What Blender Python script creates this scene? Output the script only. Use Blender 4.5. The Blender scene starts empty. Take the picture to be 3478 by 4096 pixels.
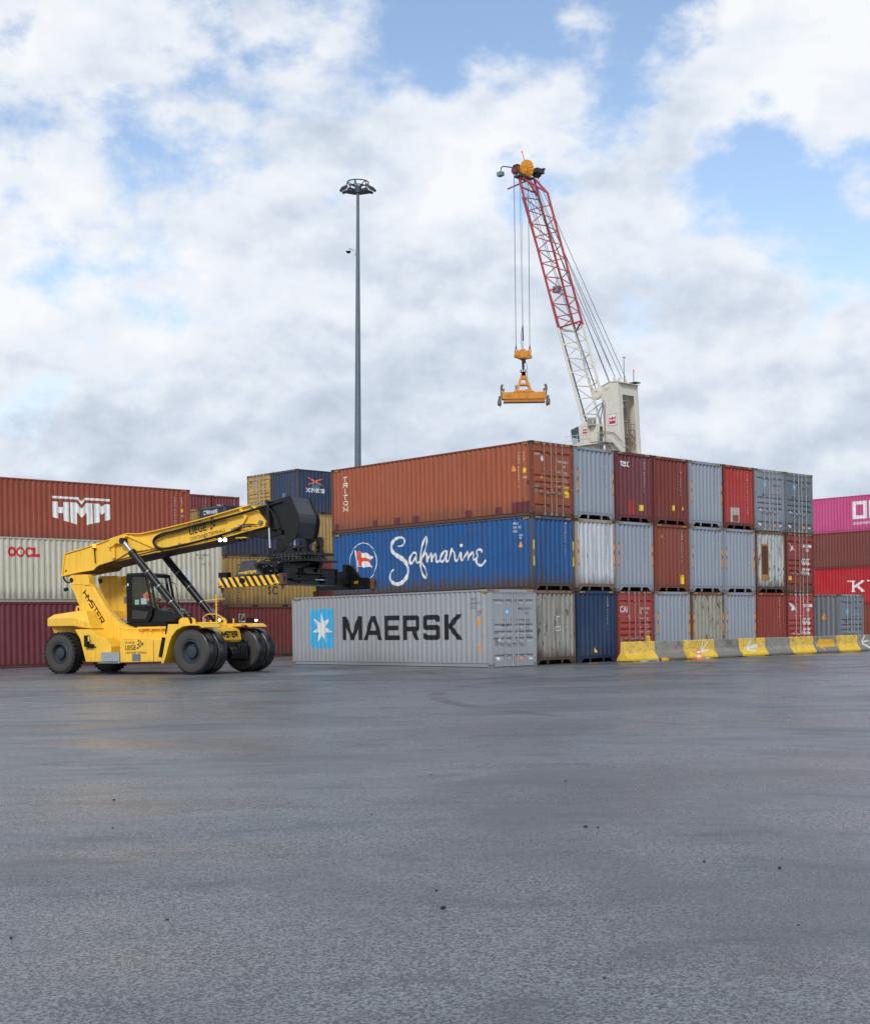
import bpy, bmesh, math, random
from mathutils import Vector, Matrix, Euler
random.seed(7)
R_ = math.radians
SC = bpy.context.scene
COL = SC.collection

# ------------------------------------------------------------ camera
FPX, ROLL, CYP, CAMH = 5368.7, -0.0154, 2506.7, 1.5405
cam = bpy.data.objects.new('camera', bpy.data.cameras.new('camera')); COL.objects.link(cam)
cam.data.sensor_fit = 'VERTICAL'; cam.data.sensor_height = 36.0
cam.data.lens = FPX * 36 / 4096
cam.data.shift_y = (CYP - 2048) / 4096
cam.data.clip_start = 0.1; cam.data.clip_end = 5000
_r = Vector((math.cos(ROLL), 0, math.sin(ROLL))); _u = Vector((-math.sin(ROLL), 0, math.cos(ROLL))); _b = Vector((0, -1, 0))
cam.matrix_world = Matrix(((_r.x, _u.x, _b.x, 0), (_r.y, _u.y, _b.y, 0), (_r.z, _u.z, _b.z, CAMH), (0, 0, 0, 1)))
SC.camera = cam

# ------------------------------------------------------------ light
SUN_DIR = Vector((-0.16, -0.74, 0.62)).normalized()
sun = bpy.data.objects.new('sun', bpy.data.lights.new('sun', 'SUN')); COL.objects.link(sun)
sun.data.energy = 2.1; sun.data.angle = R_(12); sun.data.color = (1.0, 0.95, 0.88)
sun.rotation_euler = SUN_DIR.to_track_quat('Z', 'Y').to_euler()
SC.view_settings.view_transform = 'Standard'; SC.view_settings.look = 'None'
SC.view_settings.exposure = 0.15; SC.view_settings.gamma = 1.0

world = bpy.data.worlds.new('World'); SC.world = world; world.use_nodes = True
WN, WL = world.node_tree.nodes, world.node_tree.links
WN.clear()

def nd(nodes, typ, **kw):
    n = nodes.new(typ)
    for k, v in kw.items():
        if k.startswith('i_'):
            n.inputs[k[2:].replace('_', ' ')].default_value = v
        elif k.startswith('n_'):
            n.inputs[int(k[2:])].default_value = v
        else: setattr(n, k, v)
    return n

def build_sky():
    out = nd(WN, 'ShaderNodeOutputWorld'); bg = nd(WN, 'ShaderNodeBackground'); bg.inputs[1].default_value = 0.092
    sky = nd(WN, 'ShaderNodeTexSky', sky_type='NISHITA', sun_disc=False, sun_elevation=math.asin(SUN_DIR.z),
             sun_rotation=math.atan2(SUN_DIR.x, SUN_DIR.y), air_density=1.0, dust_density=0.6, ozone_density=1.5)
    tc = nd(WN, 'ShaderNodeTexCoord'); norm = nd(WN, 'ShaderNodeVectorMath', operation='NORMALIZE')
    WL.new(tc.outputs['Generated'], norm.inputs[0])
    D = norm.outputs[0]
    def noise(scale, sc, detail, rough, off=(0, 0, 0), dist=0.0):
        m = nd(WN, 'ShaderNodeMapping'); m.inputs['Scale'].default_value = sc; m.inputs['Location'].default_value = off
        WL.new(D, m.inputs[0])
        n = nd(WN, 'ShaderNodeTexNoise'); n.inputs['Scale'].default_value = scale; n.inputs['Detail'].default_value = detail
        n.inputs['Roughness'].default_value = rough; n.inputs['Distortion'].default_value = dist
        WL.new(m.outputs[0], n.inputs[0]); return n.outputs[0]
    def math_(op, a, b, c=None, clamp=False):
        n = nd(WN, 'ShaderNodeMath', operation=op, use_clamp=clamp)
        for i, v in enumerate((a, b) if c is None else (a, b, c)):
            if isinstance(v, (int, float)): n.inputs[i].default_value = v
            else: WL.new(v, n.inputs[i])
        return n.outputs[0]
    def lobe(u, v, ru, rv, amt):
        # a patch of the sky dome: azimuth/elevation of its centre, its angular half sizes, its strength
        c = Vector(((u - 1739) / FPX, 1.0, (CYP - v) / FPX)).normalized()
        s = nd(WN, 'ShaderNodeVectorMath', operation='SUBTRACT'); WL.new(D, s.inputs[0]); s.inputs[1].default_value = c
        m = nd(WN, 'ShaderNodeVectorMath', operation='MULTIPLY'); WL.new(s.outputs[0], m.inputs[0])
        m.inputs[1].default_value = (FPX / ru, 3.0, FPX / rv)
        l = nd(WN, 'ShaderNodeVectorMath', operation='LENGTH'); WL.new(m.outputs[0], l.inputs[0])
        mr = nd(WN, 'ShaderNodeMapRange', interpolation_type='SMOOTHSTEP')
        WL.new(l.outputs['Value'], mr.inputs[0]); mr.inputs[1].default_value = 0; mr.inputs[2].default_value = 1
        mr.inputs[3].default_value = amt; mr.inputs[4].default_value = 0
        return mr.outputs[0]
    n1 = noise(10.0, (1, 1, 1.5), 14, 0.57, (0.35, 0, 0.1), 0.0)
    n1a = noise(15.0, (1, 1, 1.5), 8, 0.52, (0.35, 0, 0.1), 0.0)
    n1b = noise(15.0, (1, 1, 1.5), 8, 0.52, (0.342, 0, 0.121), 0.0)
    cov = math_('MULTIPLY_ADD', n1, 1.45, -0.225)
    for L in LOBES: cov = math_('ADD', cov, lobe(*L))
    mr = nd(WN, 'ShaderNodeMapRange', interpolation_type='SMOOTHSTEP'); WL.new(cov, mr.inputs[0])
    mr.inputs[1].default_value = 0.33; mr.inputs[2].default_value = 0.59
    mask = mr.outputs[0]
    # cloud brightness: lit upper sides, grey bellies, thin bright rims
    n2 = noise(5.0, (1, 1, 2.0), 8, 0.52, (2.1, 0.4, 0.03), 0.2)
    relief = math_('MULTIPLY', math_('SUBTRACT', n1a, n1b), 0.60)
    b = math_('ADD', math_('ADD', math_('MULTIPLY', n2, 0.62), 0.235), relief)
    b = math_('SUBTRACT', b, math_('MULTIPLY', math_('SUBTRACT', cov, 0.55, clamp=True), 0.28))
    for L in BRIGHT: b = math_('ADD', b, lobe(*L))
    cr = nd(WN, 'ShaderNodeValToRGB'); WL.new(b, cr.inputs[0])
    e = cr.color_ramp.elements
    e[0].position = 0.30; e[0].color = (5.3, 6.0, 7.1, 1)
    e[1].position = 0.68; e[1].color = (9.2, 9.4, 9.7, 1)
    k = e.new(0.42); k.color = (6.5, 7.2, 8.25, 1)
    k = e.new(0.53); k.color = (7.9, 8.45, 9.2, 1)
    tint = nd(WN, 'ShaderNodeMixRGB', blend_type='MULTIPLY'); tint.inputs[0].default_value = 1; tint.inputs[2].default_value = SKYTINT
    WL.new(sky.outputs[0], tint.inputs[1])
    mx = nd(WN, 'ShaderNodeMixRGB'); WL.new(mask, mx.inputs[0]); WL.new(tint.outputs[0], mx.inputs[1]); WL.new(cr.outputs[0], mx.inputs[2])
    WL.new(mx.outputs[0], bg.inputs[0]); WL.new(bg.outputs[0], out.inputs[0])
# blue gaps (negative cover) and heavier cloud (positive)
LOBES = [(2150, 60, 1000, 520, -0.22), (2800, 780, 800, 460, -0.19), (2450, 300, 520, 320, -0.10), (330, 520, 420, 230, -0.05), (1250, 420, 420, 160, -0.08),
         (60, 960, 300, 280, -0.07), (3420, 1180, 600, 420, -0.17), (3350, 200, 480, 560, 0.24), (2880, 420, 240, 200, 0.18), (700, 700, 900, 600, 0.06), (1300, 900, 900, 500, 0.10),
         (1500, 1200, 1900, 700, 0.14), (1700, 1950, 5500, 950, 0.36), (250, 60, 600, 350, 0.12), (500, 900, 700, 500, 0.10), (2350, 60, 240, 110, 0.14), (2900, 1200, 400, 260, 0.1)]
BRIGHT = [(3350, 250, 560, 560, 0.14), (500, 800, 900, 500, 0.12), (200, 1150, 500, 300, 0.12), (1950, 680, 500, 260, 0.12), (600, 1400, 600, 260, 0.05), (1700, 2150, 6000, 900, -0.11), (1000, 1500, 1200, 260, -0.05), (2900, 1450, 900, 260, -0.05), (300, 250, 500, 300, -0.04)]
SKYTINT = (2.1, 1.95, 1.85, 1)
build_sky()

# ------------------------------------------------------------ helpers
def lin(r, g, b):
    f = lambda c: (c / 255 / 12.92) if c / 255 <= 0.04045 else ((c / 255 + 0.055) / 1.055) ** 2.4
    return (f(r), f(g), f(b), 1)

MATS = {}
def mat(name, rgb, rough=0.5, metal=0.0, emit=None, estr=0.0, spec=0.5):
    if name in MATS: return MATS[name]
    m = bpy.data.materials.new(name); m.use_nodes = True
    b = m.node_tree.nodes['Principled BSDF']
    b.inputs['Base Color'].default_value = lin(*rgb); b.inputs['Roughness'].default_value = rough
    b.inputs['Metallic'].default_value = metal; b.inputs['Specular IOR Level'].default_value = spec
    if emit: b.inputs['Emission Color'].default_value = lin(*emit); b.inputs['Emission Strength'].default_value = estr
    N, L = m.node_tree.nodes, m.node_tree.links
    if not emit:
        # gentle unevenness and dirt so nothing is perfectly uniform
        tc = nd(N, 'ShaderNodeTexCoord'); n = nd(N, 'ShaderNodeTexNoise'); n.inputs['Scale'].default_value = 3.1; n.inputs['Detail'].default_value = 7; n.inputs['Roughness'].default_value = 0.65
        L.new(tc.outputs['Object'], n.inputs[0])
        mr = nd(N, 'ShaderNodeMapRange'); mr.inputs[1].default_value = 0.3; mr.inputs[2].default_value = 0.7; mr.inputs[3].default_value = 0.84; mr.inputs[4].default_value = 1.08
        L.new(n.outputs[0], mr.inputs[0])
        mm = nd(N, 'ShaderNodeMixRGB', blend_type='MULTIPLY'); mm.inputs[0].default_value = 1; mm.inputs[1].default_value = lin(*rgb)
        L.new(mr.outputs[0], mm.inputs[2])
        mp = nd(N, 'ShaderNodeMapping'); mp.inputs['Scale'].default_value = (7, 7, 0.5); L.new(tc.outputs['Object'], mp.inputs[0])
        sn = nd(N, 'ShaderNodeTexNoise'); sn.inputs['Scale'].default_value = 1.7; sn.inputs['Detail'].default_value = 9; sn.inputs['Roughness'].default_value = 0.7; L.new(mp.outputs[0], sn.inputs[0])
        sr = nd(N, 'ShaderNodeMapRange'); sr.inputs[1].default_value = 0.52; sr.inputs[2].default_value = 0.72; sr.inputs[3].default_value = 0; sr.inputs[4].default_value = 0.4 if sum(rgb) > 200 else 0.07; L.new(sn.outputs[0], sr.inputs[0])
        m3 = nd(N, 'ShaderNodeMixRGB'); L.new(sr.outputs[0], m3.inputs[0]); L.new(mm.outputs[0], m3.inputs[1]); m3.inputs[2].default_value = lin(96, 84, 72); L.new(m3.outputs[0], b.inputs['Base Color'])
        r2 = nd(N, 'ShaderNodeMapRange'); r2.inputs[3].default_value = max(0.05, rough - 0.08); r2.inputs[4].default_value = min(1, rough + 0.12)
        L.new(n.outputs[0], r2.inputs[0]); L.new(r2.outputs[0], b.inputs['Roughness'])
    MATS[name] = m; return m

def paint(name, rgb, rust=0.0, dirt=0.3, fade=0.1, rough=0.5, seed=0, rustcol=(96, 52, 30), dent=0.45):
    """weathered container paint: mottling, vertical grime runs, rust blooms, dents"""
    if name in MATS: return MATS[name]
    m = bpy.data.materials.new(name); m.use_nodes = True
    N, L = m.node_tree.nodes, m.node_tree.links; b = N['Principled BSDF']
    tc = nd(N, 'ShaderNodeTexCoord')
    def noise(scale, sc, detail, rgh):
        mp = nd(N, 'ShaderNodeMapping'); mp.inputs['Scale'].default_value = sc; mp.inputs['Location'].default_value = (seed * 3.7, seed * 1.9, seed * 2.3)
        L.new(tc.outputs['Object'], mp.inputs[0])
        n = nd(N, 'ShaderNodeTexNoise'); n.inputs['Scale'].default_value = scale; n.inputs['Detail'].default_value = detail; n.inputs['Roughness'].default_value = rgh
        L.new(mp.outputs[0], n.inputs[0]); return n.outputs[0]
    def rng(x, a, b_, c, d, smooth=True):
        r = nd(N, 'ShaderNodeMapRange', interpolation_type='SMOOTHSTEP' if smooth else 'LINEAR')
        L.new(x, r.inputs[0])
        for i, v in enumerate((a, b_, c, d)): r.inputs[i + 1].default_value = v
        return r.outputs[0]
    def mix(f, a, c, bt='MIX'):
        x = nd(N, 'ShaderNodeMixRGB', blend_type=bt)
        for i, v in enumerate((f, a, c)):
            if isinstance(v, (int, float)): x.inputs[i].default_value = v
            elif isinstance(v, tuple): x.inputs[i].default_value = v
            else: L.new(v, x.inputs[i])
        return x.outputs[0]
    base = lin(*rgb)
    light = tuple(min(1, c * 0.75 + 0.25 * (sum(base[:3]) / 3 + 0.18)) for c in base[:3]) + (1,)
    c = mix(rng(noise(0.55, (1, 1, 1), 5, 0.6), 0.35, 0.75, 0, min(1, fade * 3)), base, light)
    st = noise(1.6, (5.5, 5.5, 0.32), 8, 0.68)
    c = mix(rng(st, 0.46, 0.74, 0, dirt), c, lin(58, 50, 44))
    fine = noise(14, (1, 1, 0.6), 6, 0.7)
    c = mix(rng(fine, 0.3, 0.7, 0.0, 0.22), c, tuple(v * 0.72 for v in base[:3]) + (1,))
    # grime rising from the bottom rail
    sep = nd(N, 'ShaderNodeSeparateXYZ'); L.new(tc.outputs['Object'], sep.inputs[0])
    hz = nd(N, 'ShaderNodeMath', operation='MULTIPLY_ADD'); L.new(noise(3.0, (4, 4, 0.5), 5, 0.6), hz.inputs[0]); hz.inputs[1].default_value = -1.3; L.new(sep.outputs[2], hz.inputs[2])
    c = mix(rng(hz.outputs[0], -0.55, 0.15, dirt * 1.1 + rust * 0.5, 0), c, lin(70, 56, 46))
    rm = None
    if rust > 0:
        rn = noise(2.3, (2.2, 2.2, 0.75), 11, 0.72)
        rm = rng(rn, 0.70 - rust * 0.32, 0.735 - rust * 0.28, 0, 1)
        rcol = mix(noise(9, (1, 1, 1), 5, 0.6), lin(*rustcol), lin(int(rustcol[0] * 0.5), int(rustcol[1] * 0.45), int(rustcol[2] * 0.5)))
        c = mix(rm, c, rcol)
        rr = noise(1.3, (9, 9, 0.22), 6, 0.6)
        c = mix(rng(rr, 0.58, 0.80, 0, min(0.9, rust * 1.3)), c, lin(128, 78, 46))
    L.new(c, b.inputs['Base Color'])
    r = rng(st, 0.3, 0.7, rough, min(0.95, rough + 0.22))
    L.new(r, b.inputs['Roughness'])
    bn = nd(N, 'ShaderNodeBump'); bn.inputs['Strength'].default_value = dent; bn.inputs['Distance'].default_value = 0.02
    L.new(noise(1.9, (1, 1, 0.8), 4, 0.55), bn.inputs['Height']); L.new(bn.outputs[0], b.inputs['Normal'])
    MATS[name] = m; return m

class MB:
    def __init__(s): s.v = []; s.f = []; s.mi = []
    def add(s, vs, fs, mi=0):
        o = len(s.v); s.v += [tuple(v) for v in vs]; s.f += [tuple(i + o for i in f) for f in fs]; s.mi += [mi] * len(fs); return s
    def box(s, x0, x1, y0, y1, z0, z1, mi=0, M=None):
        vs = [(x, y, z) for z in (z0, z1) for y in (y0, y1) for x in (x0, x1)]
        if M is not None: vs = [tuple(M @ Vector(v)) for v in vs]
        return s.add(vs, [(0, 2, 3, 1), (4, 5, 7, 6), (0, 1, 5, 4), (2, 6, 7, 3), (0, 4, 6, 2), (1, 3, 7, 5)], mi)
    def prism(s, poly, y0, y1, mi=0, axis='y'):
        """polygon in (x,z) pushed through y; axis='x': (y,z) through x; 'z': (x,y) through z"""
        n = len(poly)
        if axis == 'y': P = lambda a, b, c: (a, c, b)
        elif axis == 'x': P = lambda a, b, c: (c, a, b)
        else: P = lambda a, b, c: (a, b, c)
        A = sum(poly[i][0] * poly[(i + 1) % n][1] - poly[(i + 1) % n][0] * poly[i][1] for i in range(n))
        pl = poly if A > 0 else poly[::-1]
        vs = [P(a, b, y0) for a, b in pl] + [P(a, b, y1) for a, b in pl]
        fs = [tuple(range(n)), tuple(range(2 * n - 1, n - 1, -1))] + [(i, n + i, n + (i + 1) % n, (i + 1) % n) for i in range(n)]
        if axis != 'y': fs = [f[::-1] for f in fs]
        return s.add(vs, fs, mi)
    def cyl(s, p0, p1, r0, r1=None, n=14, mi=0, caps=True):
        r1 = r0 if r1 is None else r1
        p0, p1 = Vector(p0), Vector(p1); d = (p1 - p0).normalized()
        a = d.orthogonal().normalized(); b = d.cross(a)
        vs = []
        for p, r in ((p0, r0), (p1, r1)):
            for i in range(n):
                t = 2 * math.pi * i / n; vs.append(p + (a * math.cos(t) + b * math.sin(t)) * r)
        fs = [(i, (i + 1) % n, n + (i + 1) % n, n + i) for i in range(n)]
        if caps: fs += [tuple(range(n - 1, -1, -1)), tuple(range(n, 2 * n))]
        return s.add(vs, fs, mi)
    def tube(s, pts, r, n=8, mi=0, smooth=0):
        pts = [Vector(p) for p in pts]
        if smooth:
            for _ in range(smooth):
                q = [pts[0]]
                for a, b in zip(pts, pts[1:]): q += [a * .75 + b * .25, a * .25 + b * .75]
                q.append(pts[-1]); pts = q
        vs = []; prev = None
        for i, p in enumerate(pts):
            d = ((pts[min(i + 1, len(pts) - 1)] - p).normalized() + (p - pts[max(i - 1, 0)]).normalized())
            if d.length < 1e-6: d = pts[min(i + 1, len(pts) - 1)] - pts[max(i - 1, 0)]
            d.normalize()
            if prev is None: a = d.orthogonal().normalized()
            else:
                a = prev - d * prev.dot(d)
                a = a.normalized() if a.length > 1e-5 else d.orthogonal().normalized()
            prev = a; b = d.cross(a); rr = r[i] if isinstance(r, (list, tuple)) else r
            for k in range(n):
                t = 2 * math.pi * k / n; vs.append(p + (a * math.cos(t) + b * math.sin(t)) * rr)
        m = len(pts); fs = []
        for i in range(m - 1):
            for k in range(n): fs.append((i * n + k, i * n + (k + 1) % n, (i + 1) * n + (k + 1) % n, (i + 1) * n + k))
        fs += [tuple(range(n - 1, -1, -1)), tuple(range((m - 1) * n, m * n))]
        return s.add(vs, fs, mi)
    def lathe(s, prof, c, axis, n=32, mi=0):
        """prof: (radius, offset along axis)"""
        c = Vector(c); d = Vector(axis).normalized(); a = d.orthogonal().normalized(); b = d.cross(a)
        vs = []
        for r, o in prof:
            for k in range(n):
                t = 2 * math.pi * k / n; vs.append(c + d * o + (a * math.cos(t) + b * math.sin(t)) * r)
        fs = []
        for i in range(len(prof) - 1):
            for k in range(n): fs.append((i * n + k, i * n + (k + 1) % n, (i + 1) * n + (k + 1) % n, (i + 1) * n + k))
        return s.add(vs, fs, mi)
    def mesh(s, name):
        me = bpy.data.meshes.new(name); me.from_pydata(s.v, [], s.f)
        for p, i in zip(me.polygons, s.mi): p.material_index = i
        me.update(); return me

def obj(name, me, mats, parent=None, smooth=False, bevel=0, fixn=True, **tags):
    if isinstance(me, MB): me = me.mesh(name)
    if fixn and not me.get('fx'):
        b = bmesh.new(); b.from_mesh(me); bmesh.ops.recalc_face_normals(b, faces=b.faces); b.to_mesh(me); b.free(); me['fx'] = 1
    o = bpy.data.objects.new(name, me); COL.objects.link(o)
    if not isinstance(mats, (list, tuple)): mats = [mats]
    while len(me.materials) < len(mats): me.materials.append(None)
    for i, m in enumerate(mats):
        o.material_slots[i].link = 'OBJECT'; o.material_slots[i].material = m
    if parent is not None: o.parent = parent
    if smooth:
        for p in me.polygons: p.use_smooth = True
        try: me.set_sharp_from_angle(angle=R_(35))
        except Exception: pass
    if bevel:
        md = o.modifiers.new('bevel', 'BEVEL'); md.width = bevel; md.segments = 2; md.limit_method = 'ANGLE'; md.angle_limit = R_(30)
    for k, v in tags.items(): o[k] = v
    return o

def thing(name, loc, rz, label, cat, group=None):
    o = bpy.data.objects.new(name, None); COL.objects.link(o); o.empty_display_size = 0.2
    o.location = loc; o.rotation_euler = (0, 0, rz); o['label'] = label; o['category'] = cat
    if group: o['group'] = group
    return o

# ------------------------------------------------------------ flat shapes: polygons, lettering
def curve2d(loops):
    """filled 2D mesh from closed loops (holes allowed); returns (verts, faces)"""
    cu = bpy.data.curves.new('tmp', 'CURVE'); cu.dimensions = '2D'; cu.fill_mode = 'BOTH'
    for lp in loops:
        sp = cu.splines.new('POLY'); sp.points.add(len(lp) - 1); sp.use_cyclic_u = True
        for p, (x, y) in zip(sp.points, lp): p.co = (x, y, 0, 1)
    o = bpy.data.objects.new('tmp', cu); me = o.to_mesh()
    r = ([tuple(v.co) for v in me.vertices], [tuple(p.vertices) for p in me.polygons])
    o.to_mesh_clear(); bpy.data.objects.remove(o); bpy.data.curves.remove(cu); return r

TXT = {}
def text2d(txt, size, bold=0.0, squeeze=1.0, space=1.0):
    """built-in font text, left aligned, baseline at 0, cap height = size"""
    k = (txt, round(size, 3), bold, squeeze, space)
    if k in TXT: return TXT[k]
    cu = bpy.data.curves.new('tmp', 'FONT'); cu.body = txt; cu.size = size / 0.73; cu.offset = bold * size * 0.55; cu.space_character = space; cu.fill_mode = 'FRONT'; cu.resolution_u = 3
    o = bpy.data.objects.new('tmp', cu); me = o.to_mesh()
    r = ([(v.co.x * squeeze, v.co.y, 0) for v in me.vertices], [tuple(p.vertices) for p in me.polygons])
    o.to_mesh_clear(); bpy.data.objects.remove(o); bpy.data.curves.remove(cu); TXT[k] = r; return r

def ribbon(pts, w, step=0.0004, z0=0.0, closed=False):
    """mitred ribbon; w is a half width or a list; each vertex a hair further out so crossings never coincide"""
    P = [Vector((p[0], p[1])) for p in pts]; n = len(P); vs = []; W = w if isinstance(w, (list, tuple)) else [w] * n
    for i in range(n):
        a = P[i] - P[i - 1] if i > 0 else P[1] - P[0]
        b = P[i + 1] - P[i] if i < n - 1 else P[-1] - P[-2]
        a = a.normalized() if a.length else b.normalized(); b = b.normalized() if b.length else a
        na = Vector((-a.y, a.x)); nb = Vector((-b.y, b.x)); m = na + nb
        m = m.normalized() if m.length > 1e-4 else na
        k = 1 / max(0.45, m.dot(na)); q = m * W[i] * k
        vs += [(P[i].x + q.x, P[i].y + q.y, z0 + i * step), (P[i].x - q.x, P[i].y - q.y, z0 + i * step)]
    return vs, [(2 * i, 2 * i + 1, 2 * i + 3, 2 * i + 2) for i in range(n - 1)]

GL = {'A': (1.0, ['0,0 .36,1 .64,1 1,0', '.16,.3 .84,.3']), 'C': (.85, ['.85,.8 .85,1 0,1 0,0 .85,0 .85,.2']), 'E': (.8, ['.8,1 0,1 0,0 .8,0', '0,.52 .7,.52']),
      'H': (.9, ['0,0 0,1', '.9,0 .9,1', '0,.5 .9,.5']), 'I': (.01, ['0,0 0,1']), 'K': (.85, ['0,0 0,1', '.82,1 .04,.40', '.30,.60 .85,0']), 'M': (1.1, ['0,0 0,1 .55,.25 1.1,1 1.1,0']),
      'N': (.9, ['0,0 0,1 .9,0 .9,1']), 'O': (.85, ['.42,1 .2,.97 0,.75 0,.25 .2,.03 .42,0 .65,.03 .85,.25 .85,.75 .65,.97 .42,1']), 'R': (.85, ['0,0 0,1 .85,1 .85,.5 0,.5', '.45,.5 .85,0']),
      'S': (.8, ['.8,.85 .8,1 0,1 0,.52 .8,.52 .8,0 0,0 0,.15']), 'T': (.9, ['0,1 .9,1', '.45,1 .45,0']), 'X': (.85, ['0,0 .85,1', '0,1 .85,0']), 'Y': (.9, ['0,1 .06,.52 .84,.52', '.9,1 .84,.5 .46,.42 .44,0']),
      'D': (.85, ['0,0 0,1 .6,1 .85,.8 .85,.2 .6,0 0,0']), 'L': (.7, ['0,1 0,0 .7,0'])}
SERIF = {'I': [(0, 0), (0, 1)], 'T': [(.45, 0)], 'X': [(0, 0), (0, 1), (.85, 0), (.85, 1)], 'N': [(0, 0), (0, 1), (.9, 1)], 'E': [], 'R': [(0, 0), (.85, 0)], 'K': [(0, 0), (0, 1), (.85, 1), (.85, 0)]}
def letter(ch, h, w=0.09, wid=1.0, serif=0):
    """stroke letter, cap height h, half stroke w*h"""
    adv, st = GL[ch]; vs, fs = [], []
    for j, s in enumerate(st):
        pts = [tuple(float(t) for t in q.split(',')) for q in s.split()]
        pts = [(x * h * wid, y * (h - 2 * w * h) + w * h) for x, y in pts]
        a, b = ribbon(pts, w * h, 0.00012, 0.0012 * j); fs += [tuple(i + len(vs) for i in f) for f in b]; vs += a
    if serif:
        for j, (x, y) in enumerate(SERIF.get(ch, [])):
            X = x * h * wid; Y = y * (h - w * h * 1.1) + w * h * 0.55
            a, b = ribbon([(X - serif * h, Y), (X + serif * h, Y)], w * h * 0.55, 0, 0.003 + 0.0006 * j); fs += [tuple(i + len(vs) for i in f) for f in b]; vs += a
    return vs, fs, adv * h * wid
def word(txt, h, w=0.09, wid=1.0, gap=0.28, serif=0, slant=0.0, vertical=False):
    V, F, x, y = [], [], 0, 0
    for ch in txt:
        vs, fs, adv = letter(ch, h, w, wid, serif)
        ox = -adv / 2 if vertical else x
        F += [tuple(i + len(V) for i in f) for f in fs]; V += [(a + ox + slant * b, b + y, c) for a, b, c in vs]
        if vertical: y -= h * (1 + gap)
        else: x += adv + gap * h
    return V, F
def move2(s, dx, dy, rot=0.0, sc=1.0):
    c, n = math.cos(rot), math.sin(rot)
    return [((x * c - y * n) * sc + dx, (x * n + y * c) * sc + dy, z) for x, y, z in s[0]], s[1]
def merge(*ss):
    V, F = [], []
    for v, f in ss: F += [tuple(i + len(V) for i in g) for g in f]; V += list(v)
    return V, F
def rect2(x0, y0, x1, y1, z=0): return [(x0, y0, z), (x1, y0, z), (x1, y1, z), (x0, y1, z)], [(0, 1, 2, 3)]

def conform(shape, axis, brk, place):
    """cut a flat painted shape along the folds of the sheet below it and lay it on: place(a, b, lift) -> 3D point"""
    b = bmesh.new(); vs = [b.verts.new(v) for v in shape[0]]
    for f in shape[1]:
        try: b.faces.new([vs[i] for i in f])
        except ValueError: pass
    lo = min(v[axis] for v in shape[0]); hi = max(v[axis] for v in shape[0])
    no = Vector((1, 0, 0)) if axis == 0 else Vector((0, 1, 0))
    for t in brk:
        if lo < t < hi: bmesh.ops.bisect_plane(b, geom=b.verts[:] + b.edges[:] + b.faces[:], dist=1e-5, plane_co=no * t, plane_no=no)
    for v in b.verts: v.co = Vector(place(v.co.x, v.co.y, v.co.z))
    return b

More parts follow.
